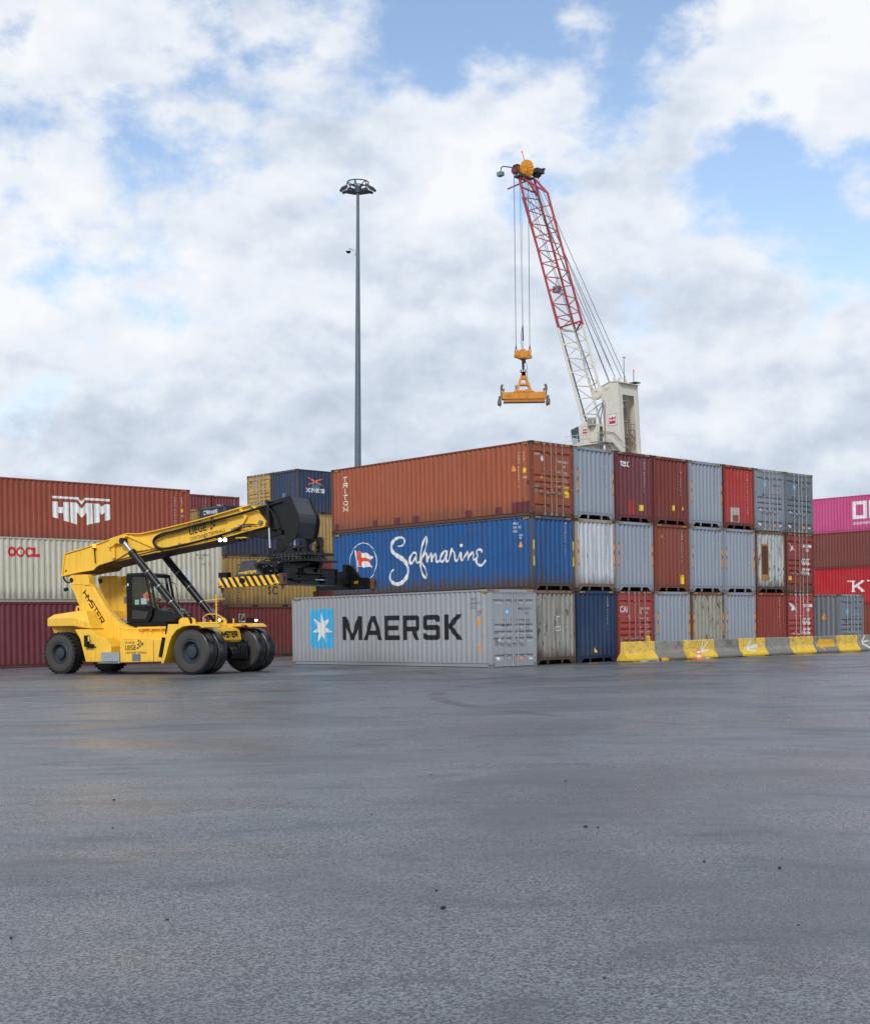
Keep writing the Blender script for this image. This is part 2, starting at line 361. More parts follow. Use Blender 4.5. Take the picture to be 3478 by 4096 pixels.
# ------------------------------------------------------------ ground
def ground_mat():
    m = bpy.data.materials.new('wet_asphalt'); m.use_nodes = True; N, L = m.node_tree.nodes, m.node_tree.links; b = N['Principled BSDF']
    tc = nd(N, 'ShaderNodeTexCoord')
    def noise(scale, sc, detail, rgh, rot=0, dist=0):
        mp = nd(N, 'ShaderNodeMapping'); mp.inputs['Scale'].default_value = sc; mp.inputs['Rotation'].default_value = (0, 0, rot)
        L.new(tc.outputs['Object'], mp.inputs[0])
        n = nd(N, 'ShaderNodeTexNoise'); n.inputs['Scale'].default_value = scale; n.inputs['Detail'].default_value = detail; n.inputs['Roughness'].default_value = rgh; n.inputs['Distortion'].default_value = dist
        L.new(mp.outputs[0], n.inputs[0]); return n.outputs[0]
    def rng(x, a, b_, c, d):
        r = nd(N, 'ShaderNodeMapRange', interpolation_type='SMOOTHSTEP'); L.new(x, r.inputs[0])
        for i, v in enumerate((a, b_, c, d)): r.inputs[i + 1].default_value = v
        return r.outputs[0]
    def mix(f, a, c, bt='MIX'):
        x = nd(N, 'ShaderNodeMixRGB', blend_type=bt)
        for i, v in enumerate((f, a, c)):
            if isinstance(v, (int, float)): x.inputs[i].default_value = v
            elif isinstance(v, tuple): x.inputs[i].default_value = v
            else: L.new(v, x.inputs[i])
        return x.outputs[0]
    vor = nd(N, 'ShaderNodeTexVoronoi', feature='F1'); vor.inputs['Scale'].default_value = 84; vor.inputs['Randomness'].default_value = 1
    L.new(tc.outputs['Object'], vor.inputs[0])
    sv = nd(N, 'ShaderNodeSeparateXYZ'); L.new(vor.outputs['Color'], sv.inputs[0])
    agg = rng(mix(0.5, sv.outputs[0], noise(46, (1, 1, 1), 6, 0.8)), 0.28, 0.70, 0, 1)
    c = mix(agg, (0.026, 0.031, 0.041, 1), (0.198, 0.214, 0.228, 1))
    big = noise(0.16, (1, 1, 1), 8, 0.62, 0.3, 0.8)
    c = mix(rng(big, 0.44, 0.60, 0, 0.62), c, (0.052, 0.055, 0.060, 1))
    med = noise(1.3, (0.7, 1.2, 1), 8, 0.66, R_(14), 0.6)
    c = mix(rng(med, 0.50, 0.68, 0, 0.62), c, (0.045, 0.049, 0.056, 1))
    strk = noise(0.42, (0.30, 1.25, 1), 9, 0.7, R_(10), 0.5)
    c = mix(rng(strk, 0.61, 0.67, 0, 0.72), c, (0.050, 0.042, 0.032, 1))
    # curved tyre marks left by turning trucks
    sepg = nd(N, 'ShaderNodeSeparateXYZ'); L.new(tc.outputs['Object'], sepg.inputs[0])
    def arc(cx, cy, R, w):
        v = nd(N, 'ShaderNodeVectorMath', operation='DISTANCE'); L.new(tc.outputs['Object'], v.inputs[0]); v.inputs[1].default_value = (cx, cy, 0)
        s1 = nd(N, 'ShaderNodeMath', operation='SUBTRACT'); L.new(v.outputs['Value'], s1.inputs[0]); s1.inputs[1].default_value = R
        s2 = nd(N, 'ShaderNodeMath', operation='ABSOLUTE'); L.new(s1.outputs[0], s2.inputs[0])
        return rng(s2.outputs[0], w * 0.6, w, 1, 0)
    brk = rng(noise(0.35, (1, 1, 1), 4, 0.6), 0.42, 0.58, 0, 1)
    tm = None
    for A in ((7.5, 47.5, 8.2, .22), (7.5, 47.5, 7.3, .16), (3.2, 46.8, 9.6, .20), (10.4, 44.0, 5.2, .18), (10.4, 44.0, 6.1, .2), (-9, 52, 16.5, .25), (-9, 52, 19.2, .22), (14, 30, 14, .22)):
        x = arc(*A)
        if tm is None: tm = x
        else:
            mm = nd(N, 'ShaderNodeMath', operation='MAXIMUM'); L.new(tm, mm.inputs[0]); L.new(x, mm.inputs[1]); tm = mm.outputs[0]
    tmk = nd(N, 'ShaderNodeMath', operation='MULTIPLY'); L.new(tm, tmk.inputs[0]); L.new(brk, tmk.inputs[1])
    tms = nd(N, 'ShaderNodeMath', operation='MULTIPLY'); L.new(tmk.outputs[0], tms.inputs[0]); tms.inputs[1].default_value = 0.7
    c = mix(tms.outputs[0], c, (0.030, 0.030, 0.032, 1))
    L.new(c, b.inputs['Base Color'])
    wet = noise(0.34, (0.45, 1.15, 1), 10, 0.68, R_(8), 0.6)
    r = rng(wet, 0.40, 0.64, 0.16, 0.46)
    rm = nd(N, 'ShaderNodeMath', operation='MULTIPLY_ADD'); L.new(agg, rm.inputs[0]); rm.inputs[1].default_value = 0.10; L.new(r, rm.inputs[2])
    L.new(rm.outputs[0], b.inputs['Roughness'])
    b.inputs['Specular IOR Level'].default_value = 0.75
    b1 = nd(N, 'ShaderNodeBump'); b1.inputs['Strength'].default_value = 0.9; b1.inputs['Distance'].default_value = 0.006
    L.new(mix(0.4, vor.outputs['Distance'], agg), b1.inputs['Height'])
    b2 = nd(N, 'ShaderNodeBump'); b2.inputs['Strength'].default_value = 0.10; b2.inputs['Distance'].default_value = 0.03
    L.new(noise(2.0, (1, 1, 1), 5, 0.6), b2.inputs['Height']); L.new(b1.outputs[0], b2.inputs['Normal'])
    L.new(b2.outputs[0], b.inputs['Normal'])
    return m
g = MB(); g.box(-1500, 1500, -300, 3000, -0.5, 0)
go = obj('ground', g, ground_mat()); go['kind'] = 'structure'

# ------------------------------------------------------------ containers
WID = 2.438; X0 = 0.02; Y0 = 0.03
def side_fn(L):
    n = round((L - 0.30) / 0.278); p = (L - 0.30) / n; br = []
    k = p / 0.278; a1, a2, a3 = 0.072 * k, 0.139 * k, 0.211 * k
    for i in range(n): br += [0.15 + i * p, 0.15 + i * p + a1, 0.15 + i * p + a2, 0.15 + i * p + a3]
    br.append(L - 0.15)
    def dep(s):
        if s <= 0.15 or s >= L - 0.15: return 0
        t = (s - 0.15) % p
        if t < a1: return 0
        if t < a2: return 0.036 * (t - a1) / (a2 - a1)
        if t < a3: return 0.036
        return 0.036 * (1 - (t - a3) / (p - a3))
    return dep, br
NE = 8
def end_dep(x):
    a = 0.13; p = (WID - 0.26) / NE
    if x <= a or x >= WID - a: return 0
    t = (x - a) % p; q = p / 0.272
    if t < .085 * q: return 0
    if t < .135 * q: return 0.05 * (t - .085 * q) / (.05 * q)
    if t < .222 * q: return 0.05
    return 0.05 * (1 - (t - .222 * q) / (.05 * q))
_p = (WID - 0.26) / NE; _q = _p / 0.272
END_BR = [0.13 + i * _p + o * _q for i in range(NE) for o in (0, .085, .135, .222)] + [WID - 0.13]
def door_prof(H):
    pr = [(0.155, 0)]
    for f in (0.865, 0.62, 0.535, 0.45, 0.16)[::1]: pass
    for c in sorted([H * (1 - .865), H * (1 - .645), H * (1 - .56), H * (1 - .47), H * (1 - .155)]):
        pr += [(c - .075, 0), (c - .035, .045), (c + .03, .045), (c + .075, 0)]
    pr.append((H - 0.125, 0)); return pr
def door_dep(z, H):
    pr = door_prof(H)
    for (a, da), (b, db) in zip(pr, pr[1:]):
        if a <= z <= b: return da + (db - da) * (z - a) / (b - a + 1e-9)
    return 0

MC = {}
def casting_mesh():
    b = bmesh.new(); bmesh.ops.create_cube(b, size=1)
    for v in b.verts: v.co = Vector(((v.co.x + .5) * .162, (v.co.y + .5) * .178, (v.co.z + .5) * .118))
    fs = b.faces[:]
    r = bmesh.ops.inset_individual(b, faces=fs, thickness=0.032)
    for f in fs:
        n = f.normal.copy(); c = f.calc_center_median()
        for v in f.verts: v.co = c + (v.co - c) * (0.95)
    r2 = bmesh.ops.inset_individual(b, faces=fs, thickness=0.001)
    for f in fs:
        n = f.normal.copy()
        for v in f.verts: v.co -= n * 0.028
    me = bpy.data.meshes.new('corner_casting'); b.to_mesh(me); b.free(); return me
def parts_for(L, H):
    k = (L, H)
    if k in MC: return MC[k]
    d = {}
    dep, br = side_fn(L)
    # side panel (left, x=0)
    for nm, sgn, xb in (('L', 1, X0), ('R', -1, WID - X0)):
        vs, fs = [], []
        for s in br:
            x = xb + sgn * dep(s); vs += [(x, s, 0.155), (x, s, H - 0.055)]
        n = len(br)
        for i in range(n - 1): fs.append((2 * i, 2 * i + 2, 2 * i + 3, 2 * i + 1))
        m = MB(); m.add(vs, fs); d['side' + nm] = m.mesh('side_wall')
    # frame
    f = MB(); P = 0.10; Q = 0.155
    for x0, x1 in ((0.004, P), (WID - P, WID - 0.004)):
        f.box(x0, x1, 0.004, Q, 0.118, H - 0.118); f.box(x0, x1, L - Q, L - 0.004, 0.118, H - 0.118)
    for x0, x1 in ((0.006, 0.062), (WID - 0.062, WID - 0.006)): f.box(x0, x1, 0.178, L - 0.178, H - 0.062, H - 0.008)
    for x0, x1 in ((0.034, 0.05), (WID - 0.05, WID - 0.034)): f.box(x0, x1, 0.178, L - 0.178, 0.022, 0.158)
    for x0, x1 in ((0.012, 0.034), (WID - 0.034, WID - 0.012)): f.box(x0, x1, 0.178, L - 0.178, 0.146, 0.162)
    for x0, x1 in ((0.02, 0.08), (WID - 0.08, WID - 0.02)): f.box(x0, x1, 0.178, L - 0.178, 0.018, 0.028)
    f.box(0.162, WID - 0.162, 0.010, 0.13, H - 0.118, H - 0.006); f.box(0.162, WID - 0.162, L - 0.13, L - 0.010, H - 0.118, H - 0.006)
    d['frame'] = f.mesh('frame')
    # floor seen from below and between stacked boxes
    u = MB(); u.box(0.09, WID - 0.09, 0.35, L - 0.35, 0.13, 0.17)
    y = 0.6
    while y < L - 0.5: u.box(0.09, WID - 0.09, y, y + 0.045, 0.03, 0.13); y += 0.6
    if L < 7:
        for c in (L / 2 - 1.05, L / 2 + 1.05): u.box(0.028, WID - 0.028, c - 0.18, c + 0.18, 0.03, 0.14)
    d['floor'] = u.mesh('floor')
    # roof: shallow cross corrugation
    vs, fs = [], []; yy = 0.2; i = 0
    while yy < L - 0.3:
        for o, z in ((0, -0.012), (0.05, 0.006), (0.13, 0.006), (0.18, -0.012)):
            vs += [(0.06, yy + o, H - 0.006 + z), (WID - 0.06, yy + o, H - 0.006 + z)]
        yy += 0.21
    for i in range(len(vs) // 2 - 1): fs.append((2 * i, 2 * i + 1, 2 * i + 3, 2 * i + 2))
    m = MB(); m.add(vs, fs); d['roof'] = m.mesh('roof')
    # corrugated front end
    w = MB(); vs, fs = [], []; zb = 0.29
    for x in END_BR: vs += [(x, Y0 + end_dep(x), zb), (x, Y0 + end_dep(x), H - 0.117)]
    for i in range(len(END_BR) - 1): fs.append((2 * i, 2 * i + 1, 2 * i + 3, 2 * i + 2))
    w.add(vs, fs); w.box(0.10, 0.131, 0.02, 0.034, 0.12, H - 0.12); w.box(WID - 0.131, WID - 0.10, 0.02, 0.034, 0.12, H - 0.12)
    d['wall'] = w.mesh('end_wall')
    s = MB(); s.box(0.162, WID - 0.162, 0.008, 0.11, 0.17, 0.292); s.box(0.1, WID - 0.1, 0.0, 0.02, 0.262, 0.275)
    for a, b_ in ((0.162, 1), (WID - 0.162, -1)): s.prism([(a, 0.172), (a, 0.02), (a + b_ * 0.05, 0.02), (a + b_ * 0.24, 0.172)], 0.012, 0.04)
    for c in (0.80, WID - 0.80): s.prism([(c - .045, 0.172), (c - .02, 0.015), (c + .02, 0.015), (c + .045, 0.172)], 0.012, 0.06)
    d['sill'] = s.mesh('bottom_rail')
    s = MB(); s.box(0.162, WID - 0.162, 0.008, 0.13, 0.02, 0.152)
    d['dsill'] = s.mesh('bottom_rail')
    # doors
    half = WID / 2
    for nm, xa, xb, hx in (('dL', 0.105, half - 0.006, 0.07), ('dR', half + 0.006, WID - 0.105, WID - 0.07)):
        q = MB(); pr = door_prof(H); vs, fs = [], []
        for z, dd in pr: vs += [(xa + .07, Y0 + dd, z), (xb - .05, Y0 + dd, z)]
        for i in range(len(pr) - 1): fs.append((2 * i, 2 * i + 1, 2 * i + 3, 2 * i + 2))
        q.add(vs, fs)
        for i in range(len(pr) - 1):   # closed ends of the pressed bands
            for xx in (xa + .07, xb - .05):
                o = len(q.v); q.v += [(xx, Y0, pr[i][0]), (xx, Y0 + pr[i][1], pr[i][0]), (xx, Y0 + pr[i + 1][1], pr[i + 1][0]), (xx, Y0, pr[i + 1][0])]
                if pr[i][1] or pr[i + 1][1]: q.f.append((o, o + 1, o + 2, o + 3)); q.mi.append(0)
        q.box(xa, xa + .072, 0.022, 0.075, 0.155, H - 0.125); q.box(xb - .052, xb, 0.022, 0.075, 0.155, H - 0.125)
        q.box(xa + .07, xb - .05, 0.020, 0.07, H - 0.165, H - 0.125); q.box(xa + .07, xb - .05, 0.020, 0.07, 0.155, 0.2)
        for f_ in (0.10, 0.37, 0.64, 0.91):
            z = 0.1 + (H - 0.2) * f_; q.box(min(hx, hx) - .05, hx + .05, -0.004, 0.024, z - .035, z + .035); q.cyl((hx - .035 if nm == 'dL' else hx + .035, -0.006, z - .05), (hx - .035 if nm == 'dL' else hx + .035, -0.006, z + .05), 0.013, n=8)
        d[nm] = q.mesh('door')
    gk = MB(); gk.box(0.10, WID - 0.10, 0.085, 0.11, 0.15, H - 0.118); d['gasket'] = gk.mesh('gasket')
    for i, fx in enumerate((0.292, 0.452, 0.572, 0.728)):
        x = fx * WID; q = MB(); q.cyl((x, -0.028, 0.06), (x, -0.028, H - 0.05), 0.0165, n=10)
        for z in (0.075, H - 0.075): q.box(x - .035, x + .035, -0.045, 0.01, z - .05, z + .05)
        for f_ in (.14, .36, .62, .86): q.box(x - .042, x + .042, -0.03, 0.022, H * f_ - .018, H * f_ + .018)
        sg = -1 if i in (0, 2) else -1
        zh = 0.90 + (0.0 if i % 2 else 0.03)
        q.tube([(x, -0.05, zh), (x + sg * .12, -0.058, zh + .005), (x + sg * .26, -0.05, zh - .01), (x + sg * .33, -0.045, zh + .0)], [.016, .014, .012, .014], n=6)
        q.box(x + sg * .22 - .02, x + sg * .22 + .02, -0.05, 0.025, zh - .045, zh + .05)
        d['bar%d' % i] = q.mesh('locking_bar')
    c = bpy.data.meshes.get('corner_casting') or casting_mesh(); d['cast'] = c
    # hazard chevrons at the top corners: black plate with yellow slashes
    d['hz'] = []
    for a in (0.17, WID - 0.17 - 0.30):
        m = MB(); m.box(a, a + 0.30, 0.004, 0.009, H - 0.085, H - 0.028, 1)
        for j in range(4): x = a + 0.012 + j * 0.075; m.add([(x, 0.002, H - 0.085), (x + .034, 0.002, H - 0.085), (x + .062, 0.002, H - 0.028), (x + .028, 0.002, H - 0.028)], [(0, 1, 2, 3)])
        d['hz'].append(m.mesh('hazard_marking'))
    for a in (0.2, L - 0.2 - 0.32):
        m = MB(); m.box(0.010, 0.018, a, a + 0.32, H - 0.13, H - 0.068, 1)
        for j in range(4): y = a + 0.012 + j * 0.08; m.add([(0.008, y + .028, H - 0.13), (0.008, y + .062, H - 0.13), (0.008, y + .034, H - 0.068), (0.008, y, H - 0.068)], [(0, 1, 2, 3)])
        d['hz'].append(m.mesh('hazard_marking'))
    MC[k] = d; return d

YAW = R_(43.567)
RD = Vector((math.cos(YAW), math.sin(YAW), 0)); LD = Vector((-RD.y, RD.x, 0))
GALV = mat('galvanised', (168, 172, 176), 0.42, 0.35)
GASK = mat('gasket_rubber', (26, 26, 28), 0.7)
UNDER = mat('floor_steel', (34, 31, 30), 0.85)
HZY = mat('hazard_yellow', (226, 172, 48), 0.5); HZB = mat('hazard_black', (20, 20, 20), 0.5)
WHITE = mat('letter_white', (222, 224, 224), 0.5); BLACK = mat('letter_black', (14, 14, 17), 0.42)
CREAM = mat('letter_cream', (226, 214, 196), 0.55); ORNG = mat('caution_orange', (232, 148, 34), 0.5); YELO = mat('caution_yellow', (232, 190, 36), 0.5)
SKYB = mat('sky_blue_panel', (62, 172, 222), 0.45); GREYL = mat('letter_grey', (54, 60, 68), 0.5)

def container(loc, rz, label, col, L=12.192, H=2.896, end='wall', name='shipping_container', group=None, marks=(), rust=0.0, dirt=0.3, fade=0.1, framecol=None, castcol=None,
              haz=True, strips=False, rid=None, rustcol=(96, 52, 30), rough=0.5, barmat=None):
    i = container.n = getattr(container, 'n', 0) + 1
    d = parts_for(L, H)
    root = thing(name, loc, rz, label, 'container', group)
    col = tuple(int(v * .93) for v in col); framecol = tuple(int(v * .93) for v in framecol) if framecol else None
    pm = paint('container_paint_%d' % i, col, rust, dirt, fade, rough, seed=i, rustcol=rustcol)
    fm = paint('container_frame_%d' % i, framecol or col, max(rust, 0.12 if rust or dirt > .35 else 0), dirt, fade, rough, seed=i + 50, rustcol=rustcol)
    obj('frame', d['frame'], fm, root, fixn=False)
    obj('side_wall', d['sideL'], pm, root); obj('side_wall', d['sideR'], pm, root); obj('roof', d['roof'], pm, root)
    obj('floor', d['floor'], UNDER, root)
    cm = paint('casting_%d' % i, castcol or framecol or col, rust + (0.35 if (castcol is not None) else 0.05), 0.4, 0.1, 0.6, seed=i + 90)
    for x in (0, 1):
        for y in (0, 1):
            for z in (0, 1):
                c = obj('corner_casting', d['cast'], cm, root)
                c.location = (-0.002 if x == 0 else WID - .162 + .002, -0.003 if y == 0 else L - .178 + .003, 0 if z == 0 else H - .118)
    def door_end(parent_matrix=None):
        os_ = []
        dl = obj('door', d['dL'], pm, root); dr = obj('door', d['dR'], pm, root)
        gk = obj('gasket', d['gasket'], GASK, root); sl = obj('bottom_rail', d['dsill'], fm, root)
        bs = [obj('locking_bar', d['bar%d' % k], barmat or GALV, dl if k < 2 else dr) for k in range(4)]
        return [dl, dr, gk, sl]
    if end == 'door': door_end()
    else:
        obj('end_wall', d['wall'], pm, root); obj('bottom_rail', d['sill'], fm, root)
    # the far end: closed by a plain corrugated wall turned round
    e = obj('end_wall', d['wall'], pm, root); e.location = (WID, L, 0); e.rotation_euler = (0, 0, math.pi)
    e = obj('bottom_rail', d['dsill'], fm, root); e.location = (WID, L, 0); e.rotation_euler = (0, 0, math.pi)
    if haz:
        for me_ in d['hz']: obj('hazard_marking', me_, [HZY, HZB], root, fixn=False)
    mk = list(marks)
    if strips:
        for x in (0.168, WID - 0.060):
            mk.append(('end', rect2(x - .038, H * .335, x + .038, H * .70), ORNG, 'caution_strip', 0, 0.025 if x > 1 else 0))
            for q in (0.0, .34, .62): mk.append(('end', rect2(x - .024, H * (.35 + q * .5), x + .024, H * (.35 + q * .5) + (.12 if q != .34 else .16)), BLACK if q == .34 else mat('strip_text', (120, 72, 20), .5), 'caution_print', 0, 0.028 if x > 1 else 0.003))
    if rid:
        t, cmat = rid; sh = ([], [])
        z = H * .905
        for ch in t:
            if ch != ' ':
                s_ = text2d(ch, 0.082, 0.0, 0.78); sh = merge(sh, ([(x_ + 0 , y_ + z, 0) for x_, y_, _ in s_[0]], s_[1]))
            z -= 0.118 if ch != ' ' else 0.07
        mk.append(('end', sh, cmat, 'lettering', WID * .80, 0))
    dep, br = side_fn(L)
    for mkx in mk:
        surf, sh, mt, nm, off, lift = (tuple(mkx) + (0, 0))[:6]
        if not sh[1]: continue
        if surf == 'side':     # left long side, read towards the near end
            sh2 = ([(off - x, y, z) for x, y, z in sh[0]], sh[1])
            b = conform(sh2, 0, br, lambda s, z, l: (X0 + dep(s) - 0.004 - lift - l, s, z))
        elif surf == 'sideabs':
            b = conform(sh, 0, br, lambda s, z, l: (X0 + dep(s) - 0.004 - lift - l, s, z))
        elif surf == 'sideR':
            sh2 = ([(off + x, y, z) for x, y, z in sh[0]], sh[1])
            b = conform(sh2, 0, br, lambda s, z, l: (WID - X0 - dep(s) + 0.004 + lift + l, s, z))
        elif surf == 'end':
            sh2 = ([(off + x, y, z) for x, y, z in sh[0]], sh[1])
            b = conform(sh2, 0, END_BR, lambda x, z, l: (x, Y0 + end_dep(x) - 0.004 - lift - l, z))
        else:
            sh2 = ([(off + x, y, z) for x, y, z in sh[0]], sh[1])
            b = conform(sh2, 1, [p[0] for p in door_prof(H)], lambda x, z, l: (x, Y0 + door_dep(z, H) - 0.004 - lift - l, z))
        me = bpy.data.meshes.new(nm); b.to_mesh(me); b.free(); obj(nm, me, mt, root, fixn=False)
    return root

def T_(s, x, z, size, bold=0.0, sq=1.0): a = text2d(s, size, bold, sq); return ([(p[0] + x, p[1] + z, 0) for p in a[0]], a[1])
def P_(pts): return curve2d([pts])
def tri(x, z, w, h): return ([(x - w / 2, z, 0), (x + w / 2, z, 0), (x, z + h, 0)], [(0, 1, 2)])
def idblock(surf, x, z, lines, size, mt, sq=0.62, step=1.5):
    return [(surf, merge(*[T_(l, 0, z - i * size * step, size, 0.0, sq) for i, l in enumerate(lines)]), mt, 'lettering', x, 0)]
def vert(surf, x, z, txt, size, mt, step=1.38):
    sh = ([], [])
    for ch in txt:
        if ch != ' ': sh = merge(sh, T_(ch, 0, z - size, size, 0.0, 0.9))
        z -= size * (step if ch != ' ' else 0.8)
    return [(surf, sh, mt, 'lettering', x, 0)]
STAR = [[10.16,2.23],[10.03,1.82],[9.62,1.96],[9.89,1.59],[9.43,1.38],[9.92,1.36],[9.85,0.9],[10.16,1.26],[10.46,0.91],[10.34,1.37],[10.81,1.38],[10.41,1.58],[10.72,1.97],[10.23,1.77]]
SBOX = [[10.83,2.36],[9.44,2.36],[9.36,2.28],[9.36,0.78],[9.44,0.7],[10.81,0.7],[10.95,0.84],[10.95,2.24]]
def small_star(x, z, sc):   # the same panel, small, for door ends (reads left to right)
    f = lambda P: [((10.15 - a) * sc + x, (b - 1.55) * sc + z) for a, b in P]
    return [('door', P_(f(SBOX)), SKYB, 'logo', 0, 0), ('door', P_(f(STAR)), WHITE, 'logo', 0, 0.003), ('door', T_('MAERSK', x - .20, z - .56, 0.085, 0.02, 0.8), BLACK, 'lettering', 0, 0)]
def door_data(mt, idtxt, sub='45G1', x=1.49, H=2.896):
    m = [('door', T_(idtxt, x, H * .735, 0.10, 0.012, 0.72), mt, 'lettering', 0, 0), ('door', T_(sub, x + .36, H * .675, 0.09, 0.012, 0.72), mt, 'lettering', 0, 0)]
    z = H * .60
    for k, (a, b, c) in enumerate((('MAX.GROSS', '32.500 KG', '71.650 LB'), ('TARE', '3.780 KG', '8.330 LB'), ('NET', '28.720 KG', '63.310 LB'), ('CU.CAP.', '76.4 CU.M', '2.700 CU.FT'))):
        m.append(('door', merge(T_(a, x, z, .052, .01, .75), T_(b, x + .40, z, .052, .01, .75), T_(c, x + .40, z - .08, .052, .01, .75)), mt, 'lettering', 0, 0)); z -= .19
    return m
def warn(surf, x, z, s=0.2): return [(surf, tri(0, z, s, s * 1.15), ORNG, 'warning_triangle', x, 0), (surf, merge(T_('!', -.012, z + .05, s * .34, .02, 1)), BLACK, 'warning_triangle', x, .003)]
def caution(surf, x, z, w=0.22, h=0.36, lines=("CAUTION", "9'6\"", "HIGH")):
    o = [(surf, rect2(x, z, x + w, z + h), YELO, 'caution_label', 0, 0)]
    for i, l in enumerate(lines): o.append((surf, T_(l, x + .02, z + h - .09 - i * h * .31, h * .15, .01, .62), BLACK, 'caution_label', 0, 0.003))
    return o
GAP = 0.131; ST = WID + GAP; HC = 2.896
T0 = Vector((3.8203, 51.8033, 0))
def slot(c, r, dx=0): return T0 + RD * (ST * c) + LD * dx + Vector((0, 0, HC * r + 0.0))
LGREY = (148, 158, 172)
BG = 'containers of the main three-high block'

# --- the silver box standing in front of the block
MY = R_(42.78)
mk = []
MAERSK = [[(8.73,2.02),(8.47,2.02),(8.12,1.3),(7.76,2.02),(7.5,2.02),(7.5,1.04),(7.71,1.04),(7.72,1.57),(7.99,1.04),(8.22,1.04),(8.5,1.57),(8.5,1.04),(8.73,1.04)],
 [(6.95,2.01),(6.6,2.01),(6.22,1.03),(6.48,1.03),(6.54,1.24),(7.04,1.24),(7.12,1.03),(7.38,1.03)], [(6.8,1.81),(6.58,1.42),(7.0,1.42)],
 [(6.09,2.01),(5.13,2.01),(5.13,1.82),(5.88,1.82),(5.88,1.61),(5.22,1.61),(5.22,1.42),(5.88,1.42),(5.88,1.22),(5.13,1.22),(5.13,1.03),(6.09,1.03)],
 [(4.95,2.0),(4.09,2.0),(3.99,1.93),(3.99,1.44),(4.1,1.37),(4.2,1.37),(3.99,1.03),(4.24,1.03),(4.43,1.37),(4.74,1.37),(4.74,1.03),(4.95,1.03)], [(4.74,1.81),(4.21,1.81),(4.21,1.56),(4.74,1.56)],
 [(3.65,2.0),(2.92,2.0),(2.83,1.93),(2.83,1.73),(3.07,1.73),(3.07,1.81),(3.53,1.81),(3.53,1.61),(2.91,1.61),(2.83,1.54),(2.83,1.1),(2.92,1.03),(3.66,1.03),(3.75,1.1),(3.75,1.29),(3.54,1.29),(3.54,1.22),(3.06,1.22),(3.06,1.41),(3.66,1.41),(3.75,1.48),(3.75,1.93)],
 [(2.58,2.0),(2.32,2.0),(2.32,1.63),(1.89,2.0),(1.56,2.0),(2.09,1.54),(1.55,1.03),(1.86,1.03),(2.32,1.47),(2.32,1.03),(2.58,1.03)]]
mk.append(('sideabs', curve2d(MAERSK), BLACK, 'lettering', 0, 0))
mk.append(('sideabs', P_(SBOX), SKYB, 'logo', 0, 0)); mk.append(('sideabs', P_(STAR), WHITE, 'logo', 0, .003))
mk += idblock('side', 1.08, 2.50, ['MRSU', '604 019 9', '45G1'], 0.105, GREYL, .8)
mk += [('side', T_('UG', 0, 2.02, .12, .02, 1), GREYL, 'lettering', .76, 0), ('side', T_('33', .03, 1.92, .08, .02, 1), GREYL, 'lettering', .76, 0)] + warn('side', .68, 1.58, .25)
mk += [('side', rect2(0, .62, .13, .80), ORNG, 'caution_label', .73, 0), ('side', merge(T_('2,9m', .01, .73, .04, .01, .8), T_("9'6\"", .02, .65, .04, .01, .8)), BLACK, 'caution_label', .73, .003)]
mk += small_star(0.86, 2.06, 0.155) + door_data(GREYL, 'MRSU 604 019 9')
mk += [('door', rect2(.30, .25, .46, .37), WHITE, 'data_plate', 0, 0), ('door', rect2(1.51, .24, 1.72, .33), ORNG, 'data_plate', 0, 0), ('door', rect2(2.02, .25, 2.22, .31), WHITE, 'data_plate', 0, 0),
       ('door', rect2(.22, .80, .40, 1.08), mat('plate_metal', (140, 138, 130), .4, .5), 'data_plate', 0, 0), ('door', T_('MAERSK', .24, 1.22, .04, .02, 1), BLACK, 'lettering', 0, 0)]
mk += [('door', curve2d([[(.5 + .045 * math.cos(t * .524), 1.05 + .09 * math.sin(t * .524)) for t in range(12)]]), WHITE, 'sticker', 0, 0)]
container(Vector((2.0725, 49.5077, 0)), MY, 'silver grey container with blue star panel and large black MAERSK lettering on its side', (163, 168, 175), end='door', marks=mk, dirt=0.16, fade=.05)

# --- column 0: brown TRITON, blue Safmarine, rusty grey
mk = []
for i, ch in enumerate('TRITON'):
    v, f, adv = letter(ch, 0.215, .11, 1.4, .22); mk.append(('side', ([(x - adv / 2, y + 2.50 - .21 - i * .268, z) for x, y, z in v], f), CREAM, 'lettering', 11.25, 0))
PATCH = mat('primer_patch', (92, 34, 44), .6)
for a, b, z0, z1 in ((12.0, 11.72, .17, .42), (9.40, 9.09, .17, .43), (7.96, 7.61, .17, .44), (6.82, 6.46, .17, .43), (3.71, 3.36, .17, .43), (2.02, 1.68, .17, .44), (1.11, .17, .17, .56), (.30, .17, 1.2, 1.38)):
    mk.append(('sideabs', rect2(b, z0, a, z1), PATCH, 'primer_patch', 0, 0))
mk += vert('side', .74, 2.50, 'TCNU 863061 3', .085, CREAM, 1.36) + vert('side', .46, 2.50, '45G1', .085, CREAM, 1.36) + warn('side', .98, 1.78, .22)
mk += [('side', rect2(0, 1.68, .12, 1.86), YELO, 'caution_label', .47, 0), ('side', T_('UG', 0, 1.46, .09, .01, 1), CREAM, 'lettering', .48, 0)]
mk += [('door', T_('TRITON', .22, 2.40, .06, .02, 1.1), WHITE, 'lettering', 0, 0), ('door', rect2(.2, 2.36, .5, 2.37), WHITE, 'lettering', 0, 0), ('door', curve2d([[(.63 + .07 * math.cos(t * .3927), 2.24 + .115 * math.sin(t * .3927)) for t in range(16)]]), WHITE, 'sticker', 0, 0),
       ('door', rect2(.22, .90, .38, 1.22), mat('plate_metal', (140, 138, 130), .4, .5), 'data_plate', 0, 0)] + door_data(WHITE, 'TCNU 863061 3') + warn('door', .64, 1.47, .18) + caution('door', 1.93, .78, .27, .42)
